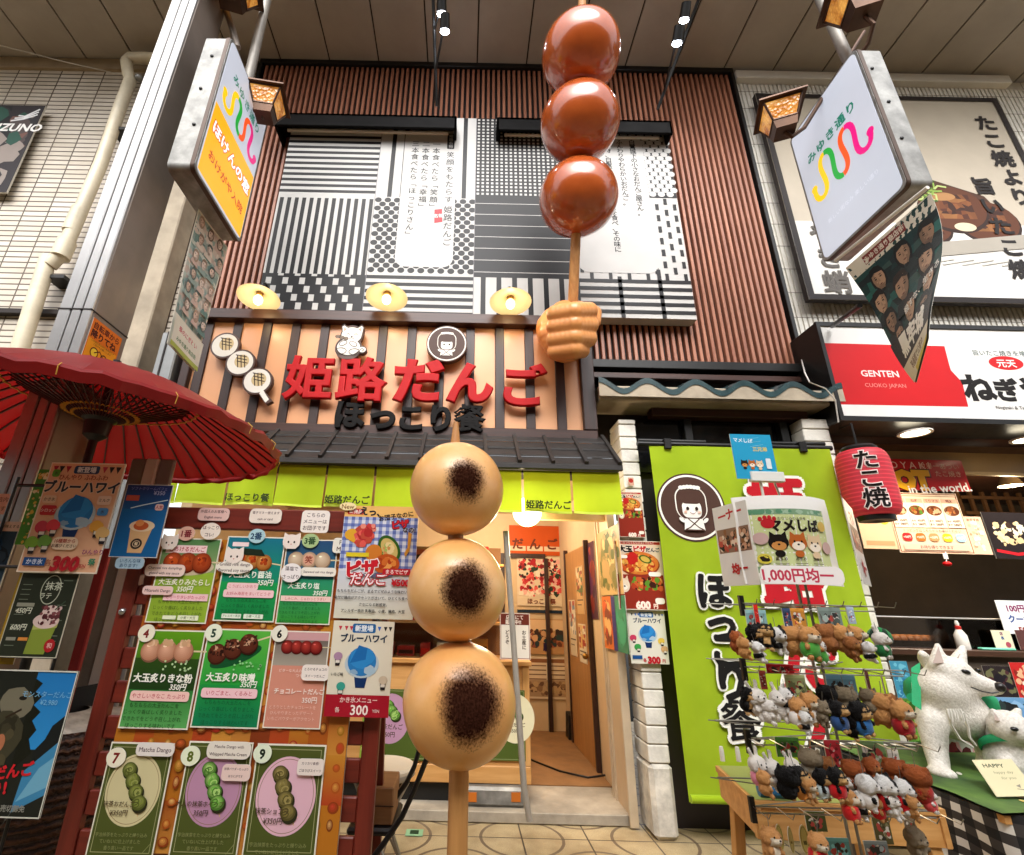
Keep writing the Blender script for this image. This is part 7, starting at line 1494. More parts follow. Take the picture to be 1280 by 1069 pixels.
# ------------------------------------------------------------------ tall lime banner between the piers
YBN = 4.03
bt = thing('lime_banner', 'tall lime green banner with a girl emblem and black lettering between the white piers', 'banner', (at(920, 556, Y=YBN).x, YBN, at(920, 556, Y=YBN).z))
bx0, bx1 = at(811, 556, Y=YBN).x, at(1036, 563, Y=YBN).x; bz1, bz0 = at(920, 559, Y=YBN).z, at(858, 1003, Y=YBN).z
b = MB(); b.add([(bx0+(bx1-bx0)*i/40, YBN, bz0+(bz1-bz0)*j/60) for j in range(61) for i in range(41)], [(j*41+i, j*41+i+1, (j+1)*41+i+1, (j+1)*41+i) for j in range(60) for i in range(40)], LIME.m)
W = bx1-bx0; A = Art(b, (bx0, YBN-.003, bz1), (1, 0, 0), (0, 0, -1), (0, -1, 0), W, CLOTHP); A.STEP = .0008
def mb_(px, py): p = at(px, py, Y=YBN); return ((p.x-bx0)/W*100, (bz1-p.z)/W*100)
class Sub:                                       # the emblem drawn small at a spot of the banner
    def __init__(s, A, cx, cy, k): s.A, s.cx, s.cy, s.k = A, cx, cy, k
    def poly(s, pts, c): s.A.poly([(s.cx+(x-50)*s.k, s.cy+(y-50)*s.k) for x, y in pts], c)
    def ell(s, x, y, rx, ry, c, n=24, rot=0): s.A.ell(s.cx+(x-50)*s.k, s.cy+(y-50)*s.k, rx*s.k, ry*s.k, c, n, rot)
    def line(s, pts, w_, c): s.A.line([(s.cx+(x-50)*s.k, s.cy+(y-50)*s.k) for x, y in pts], w_*s.k, c)
ex_, ey_ = mb_(863, 634); girl(Sub(A, ex_, ey_, .365))
LW = '#f0efe2'; chs = (('ほ', 890, 738), ('っ', 901, 779), ('こ', 908, 812), ('り', 914, 851), ('餐', 925, 899))
for ch, px, py in chs: x, y = mb_(px, py); A.halo(ch, x, y, 18.5, LW, .095)
A.z += .003
for ch, px, py in chs: x, y = mb_(px, py); A.halo(ch, x, y, 18.5, '#0d0a08', .042 if ch != '餐' else .014, 8); A._text(ch, x, y, 18.5, '#0d0a08', 0, 'c', 1, 0, 0, False, 1)
A.z += .001
yq = mb_(952, 617)[1]
for c, ol in ((LW, .10), ('#b8101f', .045)):
    for i, ch in enumerate('姫路だんご'): A.halo(ch, 64, yq+6+i*37, 31, c, ol, 14 if c == LW else 8)
    A.z += .003
cl = b.build('cloth', bt, smooth=60)
def wv(p):
    u = (p.x-bx0)/W; v = (bz1-p.z)/(bz1-bz0); return Vector((0, -.012*math.sin(u*7+v*4)*(.3+v)-.02*math.sin(v*7+u*2)*.5, 0))
warp(cl, wv, .05, 5)
b = MB(); zz = bz1+.012; b.tube([(bx0-.10, YBN+.005, zz), (bx1+.03, YBN+.005, zz)], .022, BLACK, 10); b.tube([(bx0-.05, YBN+.1, zz+.06), (bx0+.55, YBN+.1, zz+.06)], .02, BLACK, 10); b.tube([(bx0+.9, YBN+.1, zz+.06), (bx1+.05, YBN+.1, zz+.07)], .02, BLACK, 10); b.build('rod', bt)
for u in (.1, .85): b = MB(); b.box((bx0+W*u-.03, YBN-.035, zz-.05), (bx0+W*u+.03, YBN+.15, zz+.045), BLACK, None, .006); b.build('clip', bt)
b = MB(); b.tube([(bx0+.01, YBN+.0, bz0+.02), (bx1-.01, YBN+.0, bz0+.02)], .026, LIME.m, 12); b.build('hem_rod', bt)
p = at(905, 946, Y=3.4)

# ------------------------------------------------------------------ light wooden table under the toy rack
TZ = .72
def onz(px, py, z=TZ): return at(px, py, Z=z)
tw_ = thing('wooden_table', 'light wooden table with a green top behind the toy rack', 'table', (1.75, 2.85, 0)); a0, a1, a2, a3 = onz(894, 957), Vector((2.15, 3.12, TZ)), Vector((2.13, 2.55, TZ)), onz(941, 1001)
b = MB(); q4 = [a0, a1, a2, a3]; b.add([p for p in q4]+[p-Vector((0, 0, .025)) for p in q4], [(3, 2, 1, 0), (4, 5, 6, 7)]+[(i, (i+1) % 4, 4+(i+1) % 4, 4+i) for i in range(4)], PINE); b.build('tabletop', tw_, smooth=0)
b = MB(); c_ = sum(q4, Vector())/4; q5 = [c_+(p-c_)*.965+Vector((0, 0, .003)) for p in q4]; b.add(q5, [(3, 2, 1, 0)], mat('olive_table_cover', '#8f9a52', .5, 0, .08, 4)); b.build('cover', tw_, smooth=0)
b = MB()
for p, q in ((a3, a2), (a3, a0), (a2, a1)):
    d = (c_-(p+q)/2); d.z = 0; d = d.normalized()*.02; b.bar(p+d-Vector((0, 0, .085)), q+d-Vector((0, 0, .085)), .022, .115, PINE)
b.build('apron', tw_)
for p in q4:
    d = (c_-p); d.z = 0; d = d.normalized()*.09; b = MB(); b.bar(p+d-Vector((0, 0, .03)), Vector((p.x+d.x*.3, p.y+d.y*.3, 0)), .05, .05, PINEV, up=(0, 1, 0)); b.build('leg', tw_)
b = MB(); b.bar(a3+Vector((.1, .05, -.5)), a2+Vector((-.1, .05, -.5)), .03, .05, PINE); b.build('stretcher', tw_)

# ------------------------------------------------------------------ wire toy rack
YR = 2.3; RX = at(1030, 880, Y=YR).x; RK = Vector((RX, YR, 0)); WIRE = mat('chromed_wire', '#8a867e', .3, .85, .15, 5)
rk = thing('toy_rack', 'wire rack hung with plush key chains in front of the lime banner', 'display rack', RK)
ztop = at(985, 735, Y=YR).z
b = MB()
for dx, dy in ((-.018, -.012), (.018, -.012), (0, .018)): b.tube([RK+Vector((dx, dy, .05)), RK+Vector((dx, dy, 2.0))], .006, WIRE, 6)
b.tube([RK+Vector((0, 0, 2.0)), RK+Vector((-.02, 0, 2.1))], .005, WIRE, 6); b.lathe([(0, .05), (.25, .05), (.27, .02), (.27, 0)], BLACK, 28, Matrix.Translation(RK)); b.build('post', rk)
lev = {}
for i, (py, xa, xb) in enumerate(((757, 928, 1092), (834, 930, 1126), (921, 935, 1140), (1003, 940, 1165))):
    z = at(1030, py, Y=YR-.1).z; lev[i] = z; p0, p1 = at(xa, py, Y=YR-.16).x, at(xb, py, Y=YR-.16).x; b = MB()
    b.tube([(p0, YR-.16, z), (p1, YR-.16, z)], .003, WIRE, 6); b.tube([(p0, YR-.16, z-.02), (p1, YR-.16, z-.02)], .003, WIRE, 6); b.tube([(p0+.03, YR+.16, z), (p1-.03, YR+.16, z)], .003, WIRE, 6)
    for x in (p0, p1): b.tube([(x, YR-.16, z), (RX, YR, z-.01), (x, YR+.16, z)], .0025, WIRE, 6)
    for k in range(9): x = p0+(p1-p0)*k/8; b.tube([(x, YR-.16, z), (x, YR-.26, z-.005), (x, YR-.275, z+.015)], .0018, WIRE, 5)
    b.box((p0-.01, YR-.165, z-.05), (p0+.008, YR-.15, z+.03), BLACK); b.build('wire_arm', rk)
# header boards: three white panels in a triangle with prices, and the blue card on a stalk
YHD = YR-.2
mb, A, hh, loc = sheet((931, 617), (1052, 622), (938, 728), YHD, '#e6e3de', .004, LAM)
A.rr(9, 14, 78, hh*.72, '#c8d096', 1); A.rect(9, 14, 78, 6, '#7a9a78'); A.rect(9, 12+hh*.72-4, 78, 6, '#7a9a78'); A.mosaic(9, 14, 78, 6, ['#5a8a6a', '#9ab49a'], 30, 3, 2); A.text('おなじみの人気者', 48, 24, 3.6, '#4a4a3a'); A.text('マメしば', 50, 31, 13, '#1f1814', .05)
A.ell(25, 29, 6, 5, '#b8242c')
for d in (-6, -2, 2, 6): A.ell(25+d, 22.5+abs(d)*.3, 1.8, 2.4, '#b8242c', 12)
def shiba(A, x, y, c, m_='#efe2d0'):
    A.poly([(x-8, y-2), (x-7, y-11), (x-1, y-6)], c); A.poly([(x+8, y-2), (x+7, y-11), (x+1, y-6)], c); A.ell(x, y, 9, 8, c); A.ell(x, y+3.4, 6.5, 4.4, m_); A.ell(x, y+2, 1.3, 1, '#1a1210', 10); A.ell(x-3.6, y-1, 1, 1.2, '#120c0a', 10); A.ell(x+3.6, y-1, 1, 1.2, '#120c0a', 10); A.ell(x, y+11, 4.5, 3.4, c)
shiba(A, 32, 48, '#1c1614', '#c98a4a'); shiba(A, 50, 48, '#b8622a'); shiba(A, 68, 49, '#dcc09a')
for x, s_ in ((32, '黒まめ'), (50, '赤まめ'), (68, '白まめ')): A.text(s_, x, 64, 3.6, '#3a2a1a', .02); [A.rect(x-6, 68+k*2.2, 12, .8, '#7a7a5a', True) for k in range(4)]
A.up(); A.ell(17, 44, 6.5, 6, '#c9a8a4'); A.ell(83, 52, 6, 6, '#c9a8a4'); A.ell(80, 31, 5, 5, '#c9a850'); A.ell(18, 64, 6, 5, '#d8c84a'); A.blob(18, 64, 4, 3, '#2a2018')
o = done(mb, 'toy_header_panel', 'front white header panel with three little shiba dogs on top of the toy rack', 'sign panel', loc); warp(o, lambda p: Vector((0, .07*((p.x-loc.x)/.2)**2+.006*math.sin((p.z-loc.z)*16), 0)), .03, 5)
def sidep(A, hh, s_):
    A.text(s_, 50, 20, 24, '#b8242c', .04, rot=-5); A.rect(4, hh*.30, 92, hh*.30, '#8a6a58'); A.mosaic(4, hh*.30, 92, hh*.30, ['#c9987a', '#3a2a24', '#e0c8b0', '#b84a3a', '#8a5a3a', '#1f1a18'], 70, 7, 3); A.text('均一', 55, hh*.8, 22, '#b8242c', .05)
a0, a1, a2_ = at(890, 636, Y=YHD+.22), at(930, 619, Y=YHD+.006), at(902, 735, Y=YHD+.22)
mb, A, hh, loc = sheet3(a0, (a1-a0).length, (a0-a2_).length*.98, '#e2ded8', .004, LAM, ex=((a1-a0).xy.to_3d().normalized()), n=(a1-a0).cross(Vector((0, 0, 1))).normalized()); sidep(A, hh, '一ナー'); done(mb, 'toy_header_panel', 'left white header panel of the toy rack, turned away', 'sign panel', loc)
a0, a1 = at(1053, 622, Y=YHD+.006), at(1066, 640, Y=YHD+.25)
mb, A, hh, loc = sheet3(a0, (a1-a0).xy.length, .36, '#e2ded8', .004, LAM, ex=(a1-a0).xy.to_3d().normalized(), n=(a1-a0).cross(Vector((0, 0, 1))).normalized()); sidep(A, hh, 'マメ'); done(mb, 'toy_header_panel', 'right white header panel of the toy rack, seen edge on', 'sign panel', loc)
card('price_strip', 'white price strip reading 1,000 yen in red outline on the toy rack', 'price tag', 1003, 719, 104, 23, 'r', '#efe9e6', ['1,000円均一'], '#c23a52', 17, YHD-.03, bold=.03)
mb, A, hh, loc = sheet((905, 541), (956, 545), (928, 597), YR-.05, '#2a9ac4', .004, LAM)
A.text('マメしば', 30, 16, 12, '#d8e6ec', .03, rot=4); A.text('三兄弟', 68, 38, 12, '#d8c25a', .03); [A.line([(30+k*8, 14+k*9), (70+k*4, 8+k*9)], 1, '#7ac4dc') for k in range(3)]; shiba(A, 24, 76, '#2a1c16', '#c98a4a'); shiba(A, 42, 76, '#b8622a'); shiba(A, 60, 77, '#dcc09a'); A.rr(76, 62, 12, 26, '#d8e2e6', 2)
done(mb, 'blue_toy_card', 'bright blue card with three little dogs on a stalk above the toy rack', 'card', loc)
b = MB(); b.tube([at(950, 600, Y=YR-.04), at(955, 625, Y=YR-.03), at(962, 720, Y=YR-.02)], .006, WHITEP, 6); done(b, 'card_stalk', 'thin white stalk holding the blue card over the toy rack', 'stalk', at(955, 625, Y=YR-.03), smooth=40)
b = MB(); b.box(at(940, 598, Y=YR-.06)-Vector((0, 0, .012)), at(975, 592, Y=YR-.03), LAM, '#dcdcd6', .002); done(b, 'card_holder', 'small white clip at the foot of the blue card', 'clip', at(955, 596, Y=YR-.05))

# ------------------------------------------------------------------ plush key chains: one of each kind, then copies
def toy(kind):
    C = {'tan': ('#d2965a', '#f2e2c8', '#1a1210'), 'black': ('#0d0a09', '#dcae72', '#0c0a09'), 'white': ('#f0e8de', '#eee6dc', '#1a1210'), 'brown': ('#a4683a', '#c08850', '#1a1210'), 'grey': ('#8a7a62', '#b0a088', '#1a1210'), 'pied': ('#f0ece6', '#eee8e0', '#1a1210'), 'rust': ('#a8582c', '#c07a44', '#1a1210')}[kind]
    P = [('s', (0, .02, .06), (.30, .27, .29)), ('s', (0, -.04, .46), (.36, .31, .29)), ('s', (0, -.28, .38), (.16, .15, .12)), ('s', (-.22, -.1, .36), (.14, .14, .13)), ('s', (.22, -.1, .36), (.14, .14, .13)), ('c', (-.12, -.06, -.1), (-.15, -.16, -.26), .09, .085), ('c', (.12, -.06, -.1), (.15, -.16, -.26), .09, .085), ('c', (-.18, -.08, .2), (-.26, -.2, .05), .075, .07), ('c', (.18, -.08, .2), (.26, -.2, .05), .075, .07), ('s', (0, .2, .0), (.11, .11, .13))]
    if kind == 'white': P += [('c', (-.12, 0, .66), (-.20, .04, .98), .075, .06), ('c', (.12, 0, .66), (.20, .04, .98), .075, .06)]
    elif kind in ('brown', 'rust'): P += [('s', (-.22, 0, .66), (.11, .07, .11)), ('s', (.22, 0, .66), (.11, .07, .11))]
    else: P += [('c', (-.19, 0, .62), (-.24, .0, .78), .10, .04), ('c', (.19, 0, .62), (.24, .0, .78), .10, .04)]
    def cf(co, n):
        x, y, z = co
        if kind == 'pied' and ((z > .52 and x > 0) or (abs(z-.05) < .12 and x < -.02)): return '#1a1614'
        if y < -.12 and .24 < z < .47 and abs(x) < .24: return C[1]
        if y < -.1 and -.06 < z < .22 and abs(x) < .13: return C[1]
        if kind == 'black' and z < -.2: return C[1]
        if kind == 'black' and .53 < z < .60 and .07 < abs(x) < .15 and y < -.18: return C[1]
        return C[0]
    t = thing('plush_toy', 'plush', 'plush toy', (0, 0, 0)); o = fused('body', P, .03, 2, None, (0, 0, 0), PLUSH, cf, .7); o.parent = t
    for v in o.data.vertices: v.co += v.normal*rnd.uniform(-.012, .022)
    b = MB(); K = mat('plush_eye', '#0d0b0a', .15)
    for s_ in (-1, 1): b.ball((s_*.14, -.33, .5), (.03, .022, .034), K, None, 8, 6)
    b.ball((0, -.43, .43), (.042, .03, .03), K, None, 8, 6); b.build('eye', t)
    b = MB(); b.tube([(0, 0, .68), (.0, -.01, .9), (.01, 0, 1.15)], .012, WIRE, 5); b.build('strap', t); return t
TOY = {k: toy(k) for k in ('tan', 'black', 'white', 'brown', 'grey', 'pied', 'rust')}
OUT = {}
def outfit(c):
    b = MB(); pts = [(.22, -.24), (.32, -.12), (.335, .06), (.31, .18), (.22, .27)]; T = Matrix.Diagonal((1, .86, 1, 1)); b.lathe(pts, CLOTHP, 16, T, c); b.lathe([(.0, -.21), (.2, -.2)], CLOTHP, 16, T, c)
    for s_ in (-1, 1): b.tube([(s_*.12, -.05, -.1), (s_*.15, -.15, -.22)], [.115, .11], CLOTHP, 10, c)
    o = b.build('outfit', None, (0, 0, 0)); return o
KW = {'tan': 'tan shiba', 'black': 'black and tan shiba', 'white': 'white rabbit', 'brown': 'brown bear', 'grey': 'grey poodle', 'pied': 'black and white pup', 'rust': 'rust brown bear'}
ROWN = ['top', 'second', 'third', 'bottom']
toys = [(0, 921, 806, 26, 'rust', None, 30), (0, 943, 801, 31, 'black', None, 25), (0, 958, 800, 31, 'black', None, -20), (0, 974, 804, 31, 'pied', None, 10), (0, 994, 806, 35, 'tan', None, 150), (0, 1013, 808, 37, 'tan', '#4a9a3a', 5), (0, 1037, 803, 35, 'brown', None, 170), (0, 1057, 804, 34, 'tan', None, 40), (0, 1075, 806, 35, 'tan', None, 50), (0, 1088, 818, 24, 'pied', None, 60), (0, 1104, 810, 30, 'white', '#1f6a34', 45),
        (1, 934, 879, 30, 'black', None, 30), (1, 950, 884, 34, 'white', None, 20), (1, 976, 887, 34, 'white', None, -10), (1, 996, 894, 32, 'tan', '#dcd4cc', 40), (1, 1016, 890, 35, 'tan', '#e4dcd4', 25), (1, 1035, 879, 33, 'black', None, 160), (1, 1063, 884, 36, 'grey', None, 165), (1, 1050, 900, 34, 'black', '#2a4a7a', 35), (1, 1078, 903, 38, 'black', '#2f6aa8', 20), (1, 1103, 892, 38, 'tan', None, 150), (1, 1129, 903, 40, 'tan', '#a81f24', 20),
        (2, 949, 968, 33, 'white', '#dc8aa0', 35), (2, 968, 972, 32, 'white', None, 30), (2, 984, 984, 38, 'black', None, 140), (2, 1003, 984, 36, 'black', '#c9823a', 40), (2, 1015, 962, 38, 'grey', '#8f8a82', 150), (2, 1027, 984, 33, 'black', '#b8c8cc', 30), (2, 1047, 984, 34, 'black', '#c2161c', 20), (2, 1070, 975, 36, 'rust', '#d8d4d0', 150), (2, 1093, 970, 32, 'rust', None, 20), (2, 1085, 994, 38, 'pied', '#e6e2de', 40), (2, 1108, 996, 38, 'pied', '#c81c20', 30), (2, 1122, 976, 38, 'rust', None, 160), (2, 1130, 1000, 36, 'pied', '#c81c20', 20), (2, 1150, 986, 42, 'rust', '#a8201c', 150), (2, 1064, 1012, 34, 'tan', '#c21c1c', 30), (2, 1163, 1004, 26, 'white', '#c84a4a', 30),
        (0, 932, 814, 26, 'tan', None, 60), (0, 950, 818, 24, 'pied', None, 40), (0, 1026, 818, 28, 'white', '#4a9a3a', 20), (0, 1066, 814, 28, 'brown', None, 30), (1, 962, 894, 28, 'white', None, 60), (1, 985, 880, 28, 'pied', None, 10), (1, 1006, 905, 26, 'pied', None, 30), (1, 1028, 895, 28, 'grey', None, 20), (1, 1065, 912, 28, 'black', None, 50), (1, 1090, 882, 30, 'grey', None, 150), (1, 1116, 888, 30, 'brown', None, 30), (2, 958, 984, 28, 'tan', None, 70), (2, 994, 968, 28, 'white', None, 20), (2, 1012, 990, 28, 'tan', None, 30), (2, 1038, 968, 30, 'brown', None, 150), (2, 1058, 990, 28, 'white', None, 40), (2, 1076, 1010, 30, 'pied', None, 60), (2, 1098, 1012, 28, 'tan', '#c21c1c', 40), (2, 1118, 1012, 28, 'white', None, 30), (2, 1140, 1012, 28, 'tan', None, 50), (3, 966, 1062, 36, 'tan', None, 20), (3, 1022, 1066, 34, 'tan', '#b81c20', 15), (3, 1148, 1060, 36, 'grey', None, 20)]
cnt = {}
rows_ = sorted(range(len(toys)), key=lambda i: (toys[i][0], toys[i][1]))
for n_, i in enumerate(rows_):
    row, px, py, h_, kind, oc, rz = toys[i]; cnt[row] = cnt.get(row, 0)+1; k_ = cnt[row]
    Yt = YR-.27-(.05 if py > {0: 806, 1: 893, 2: 982, 3: 1062}[row] else 0)-.012*(k_ % 3); p = at(px, py+h_*.12, Y=Yt); sc = mpp(p)*h_/1.04
    t = copy_tree(TOY[kind]); t.location = p; t.scale = (sc,)*3; t.rotation_euler = (R(rnd.uniform(-14, 6)), R(rnd.uniform(-12, 12)), R(rz+rnd.uniform(-10, 10)))
    if oc:
        if oc not in OUT: OUT[oc] = outfit(oc)
        o = OUT[oc].copy(); COL.objects.link(o); o.parent = t
    cn = {None: 'undressed', '#4a9a3a': 'in green', '#1f6a34': 'in dark green', '#dcd4cc': 'in off-white', '#e4dcd4': 'in white', '#2a4a7a': 'in navy', '#2f6aa8': 'in blue', '#a81f24': 'in red trousers', '#dc8aa0': 'in pink', '#c9823a': 'in orange', '#8f8a82': 'in grey', '#b8c8cc': 'in pale blue', '#c2161c': 'in bright red', '#d8d4d0': 'in white', '#e6e2de': 'in white', '#c81c20': 'in red', '#a8201c': 'in dark red', '#c21c1c': 'in red', '#c84a4a': 'in rosy red', '#b81c20': 'in red'}[oc]
    od = ['first', 'second', 'third', 'fourth', 'fifth', 'sixth', 'seventh', 'eighth', 'ninth', 'tenth', 'eleventh', 'twelfth', '13th', '14th', '15th', '16th', '17th', '18th', '19th', '20th', '21st', '22nd', '23rd', '24th', '25th', '26th', '27th'][k_-1]
    tag(t, f'{KW[kind]} plush {cn}, {od} from left, {ROWN[row]} row of the rack', 'plush toy', 'plush key chains on the rack')
for t in TOY.values(): clear_tree(t)
for o in OUT.values(): bpy.data.objects.remove(o)
# watermelon cap on the last toy of the top row
p = at(1100, 797, Y=YR-.285); b = MB(); T = Matrix.Translation(p) @ Matrix.Rotation(R(20), 4, 'Y'); rW = mpp(p)*13
for k in range(12): b.lathe([(rW*math.cos(t), rW*.95*math.sin(t)) for t in [R(a) for a in (-10, 15, 40, 65, 90)]], CLOTHP, 2, T, '#1f7a3c' if k % 2 else '#0f2f1c', k*math.pi/6, (k+1)*math.pi/6)
done(b, 'watermelon_cap', 'tiny green striped watermelon cap on the last plush of the top row', 'cap', p, smooth=60)
# packs and tags hanging between the toys
packs = [(946, 775, 30, 26, '#8ab0b4', 'pale blue header pack beside the upper left hook'), (985, 772, 16, 24, '#3a4a6a', 'navy pack left of the pole on the top rail'), (998, 772, 22, 24, '#c98a3a', 'orange and white pack right beside the pole on the top rail'), (1038, 772, 34, 26, '#7a8a84', 'grey green pack on the right half of the top rail'), (1064, 769, 14, 22, '#a4b4c8', 'pale blue slim pack at the right end of the top rail'), (947, 775, 12, 40, '#c2281e', 'red slim pack hanging at the left of the top rail'),
         (954, 850, 12, 24, '#a84a44', 'red brown slim pack on the second rail'), (975, 836, 36, 12, '#b8202a', 'red ribboned pack under the top row'), (995, 856, 30, 26, '#b8c48a', 'lime checked pack on the second rail left of the pole'), (1053, 860, 44, 34, '#7ab0cc', 'big pale blue pack on the second rail right of the pole'), (1086, 855, 12, 34, '#7a4a4a', 'dark pink strap on the second rail'), (1106, 862, 10, 36, '#8a6a6a', 'brown hanging strap at the right end of the second rail'), (1008, 870, 20, 14, '#b82428', 'red label above the second row'),
         (985, 934, 34, 26, '#5a9a4a', 'green pack on the third rail left of the pole'), (1042, 942, 26, 34, '#c23a44', 'red black pack on the third rail right of the pole'), (1090, 940, 40, 28, '#7a9a6a', 'green yellow pack on the third rail'), (1118, 950, 20, 26, '#d8d4cc', 'white tag at the right end of the third rail'),
         (975, 1047, 14, 34, '#c8b86a', 'yellow oval tag pack first on the bottom rail'), (989, 1050, 12, 34, '#c0b070', 'yellow oval tag pack second on the bottom rail'), (1006, 1050, 18, 38, '#c4b468', 'yellow oval tag pack third on the bottom rail'), (1048, 1060, 34, 26, '#6ab0bc', 'turquoise pink pack on the bottom rail'), (1096, 1062, 34, 22, '#8a9aa4', 'grey blue pack on the bottom rail right of the pole'), (1020, 1027, 30, 26, '#4a5430', 'dark olive pouch behind the bottom rail'), (1103, 1036, 30, 40, '#5a5634', 'dark olive pouch right of the pole behind the bottom rail'), (1140, 1040, 24, 44, '#7a6a58', 'taupe pouch at the right end of the bottom rail')]
for px, py, w_, h_, c, lab in packs:
    Yt = YR-.17-rnd.uniform(0, .03)-(0 if 'behind' not in lab else -.1); a, c2_ = at(px-w_/2, py-h_/2, Y=Yt), at(px+w_/2, py+h_/2, Y=Yt); W, Hh = c2_.x-a.x, a.z-c2_.z
    sh = (lambda hh: ellpts(50, hh/2, 50, hh/2, 20)) if 'oval' in lab else None
    mb, A, hh, loc = sheet3((a.x, Yt, a.z), W, Hh, c, .004, LAM, sh); cc = H(c)[:3]
    if 'oval' in lab: A.ring(50, hh/2, 40, hh*.44, 5, '#5a5a2a'); A.text('姫', 50, hh*.6, 40, '#3a3a1c', .03)
    else: A.mosaic(5, hh*.2, 90, hh*.78, [tuple(min(1, v*1.7+.05) for v in cc), tuple(v*.45 for v in cc), '#dcd8d0', '#3a3a3a', '#b84a44'], 22, 13, int(px)); A.rect(0, 0, 100, hh*.18, tuple(min(1, v*1.3) for v in cc))
    done(mb, 'hanging_pack', lab, 'pack', loc, 'packs hanging on the toy rack')
b = MB(); p = onz(966, 997); b.tube([p+Vector((-.06, .0, .03)), p+Vector((.07, -.02, .03))], .028, CLOTHP, 14, '#2a6a9a'); 
for k in range(3): b.ball(p+Vector((-.03+k*.035, -.03, .035)), .009, CLOTHP, '#c8d4d8', 8, 6)
done(b, 'blue_roll', 'blue dotted cloth roll at the front edge of the wooden table', 'roll', p, smooth=50)
for px in (901, 921): 
    p = at(px+2, 947, Y=3.18); p.z = TZ+.004; b = MB(); b.lathe([(.0, 0), (.012, 0), (.012, .05), (.009, .07), (0, .072)], WHITEP, 12, Matrix.Translation(p)); done(b, 'white_peg', f'small white peg at the back edge of the wooden table, {"left" if px < 910 else "right"} one', 'peg', p)

# ------------------------------------------------------------------ cloth-covered table with the two white dog statues
DT = thing('dog_table', 'table draped with black and white gingham at the lower right', 'table', (3.2, 3.0, 0)); dx0, dy0, dz = 2.33, 2.5, .715
b = MB(); b.box((dx0+.01, dy0+.01, dz-.03), (4.6, 3.75, dz), PINE); b.build('tabletop', DT)
for x, y in ((dx0+.1, dy0+.1), (4.5, dy0+.1), (dx0+.1, 3.65), (4.5, 3.65)): b = MB(); b.box((x-.03, y-.03, 0), (x+.03, y+.03, dz-.031), STEELD); b.build('leg', DT)
GING = NT('gingham_cloth'); sx_ = GING.n('UVMap'); spx = GING.n('SeparateXYZ'); GING.l(GING.tc.outputs['UV'], spx.inputs[0])
u_ = GING.math('LESS_THAN', GING.math('FRACT', GING.math('DIVIDE', spx.outputs['X'], .092)), .5); v_ = GING.math('LESS_THAN', GING.math('FRACT', GING.math('DIVIDE', spx.outputs['Y'], .092)), .5)
sm_ = GING.math('MULTIPLY', GING.math('ADD', u_, v_), .5); GING.l(GING.ramp(sm_, [(.2, '#d8d4cc'), (.45, '#3a3532'), (.8, '#151313')], 'CONSTANT'), GING.b.inputs['Base Color']); GING.set(Roughness=.85); GING.bump(GING.noise(400, 2), .15, .001)
def uvgrid(name, fn, nu, nv, m, su, sv, parent):
    b = MB(); b.grid(fn, nu, nv, m); o = b.build(name, parent, None, 60); uv = o.data.uv_layers.new(name='UVMap')
    for p in o.data.polygons:
        for li in p.loop_indices: vi = o.data.loops[li].vertex_index; uv.data[li].uv = ((vi % (nu+1))/nu*su, (vi//(nu+1))/nv*sv)
    return o
gc = thing('gingham_cloth', 'black and white gingham cloth with a pale hem draped over the dog table', 'tablecloth', (3.2, 3.0, dz))
path = []                                        # hem path round the front-left corner
def edge(s):                                     # s in metres along the left side then the front
    L1 = 1.2; r_ = .10
    if s < L1-r_: return Vector((dx0, 3.7-s, 0)), Vector((-1, 0, 0))
    if s < L1-r_+r_*math.pi/2: a = (s-L1+r_)/r_; return Vector((dx0+r_-r_*math.cos(a), dy0+r_-r_*math.sin(a), 0)), Vector((-math.cos(a), -math.sin(a), 0))
    return Vector((dx0+r_+s-(L1-r_+r_*math.pi/2), dy0, 0)), Vector((0, -1, 0))
ST = 3.3
def drape(u, v):
    p, n = edge(u*ST); drop = .26 if u*ST < 1.0 else .26+min(1, (u*ST-1.0)/.35)*.16
    q = 1-math.cos(min(1, v*4)*math.pi/2) if v < .25 else 1
    z = dz+.006-drop*max(0, v-.04); wvv = (.02+.02*v)*math.sin(u*ST*9+1)+.012*math.sin(u*ST*21); return p+n*(.008+wvv*v+.03*v)+Vector((0, 0, z))
uvgrid('hanging_cloth', drape, 140, 10, GING.m, ST, .36, gc)
uvgrid('top_cloth', lambda u, v: Vector((dx0+(4.6-dx0)*u, dy0+(3.75-dy0)*v, dz+.006)), 4, 4, GING.m, 2.27, 1.25, gc)
b = MB(); b.tube([drape(i/140, 1)+Vector((0, 0, -.004)) for i in range(141)], .008, mat('pale_hem', '#cfc8bc', .8), 6); b.build('hem', gc)
GR = NT('leaf_print_cloth'); g1 = GR.noise(5, 4, .6); g2 = GR.noise(2.2, 3); GR.l(GR.mix(GR.ramp(g2, [(.45, (0, 0, 0)), (.6, (1, 1, 1))], 'LINEAR'), GR.ramp(g1, [(.35, '#3a5a24'), (.6, '#55762f'), (.75, '#6f8a40')]), '#2f4a20'), GR.b.inputs['Base Color']); GR.set(Roughness=.8)
lc = thing('leaf_print_cloth', 'green leaf-printed cloth laid cornerwise over the gingham table', 'tablecloth', (2.8, 2.8, dz))
cpt = [Vector((dx0+.02, 3.55, dz)), Vector((4.5, 3.6, dz)), Vector((4.5, dy0+.12, dz)), Vector((dx0-.012, dy0-.012, dz))]
def lf(u, v):
    a = cpt[0].lerp(cpt[1], u); c = cpt[3].lerp(cpt[2], u); p = a.lerp(c, v); z = dz+.018+.006*math.sin(u*14+v*9)*math.sin(v*11)
    return Vector((p.x, p.y, z))
b = MB(); b.grid(lf, 24, 20, GR.m); b.build('cloth', lc, smooth=60)
b = MB(); q = random.Random(8)
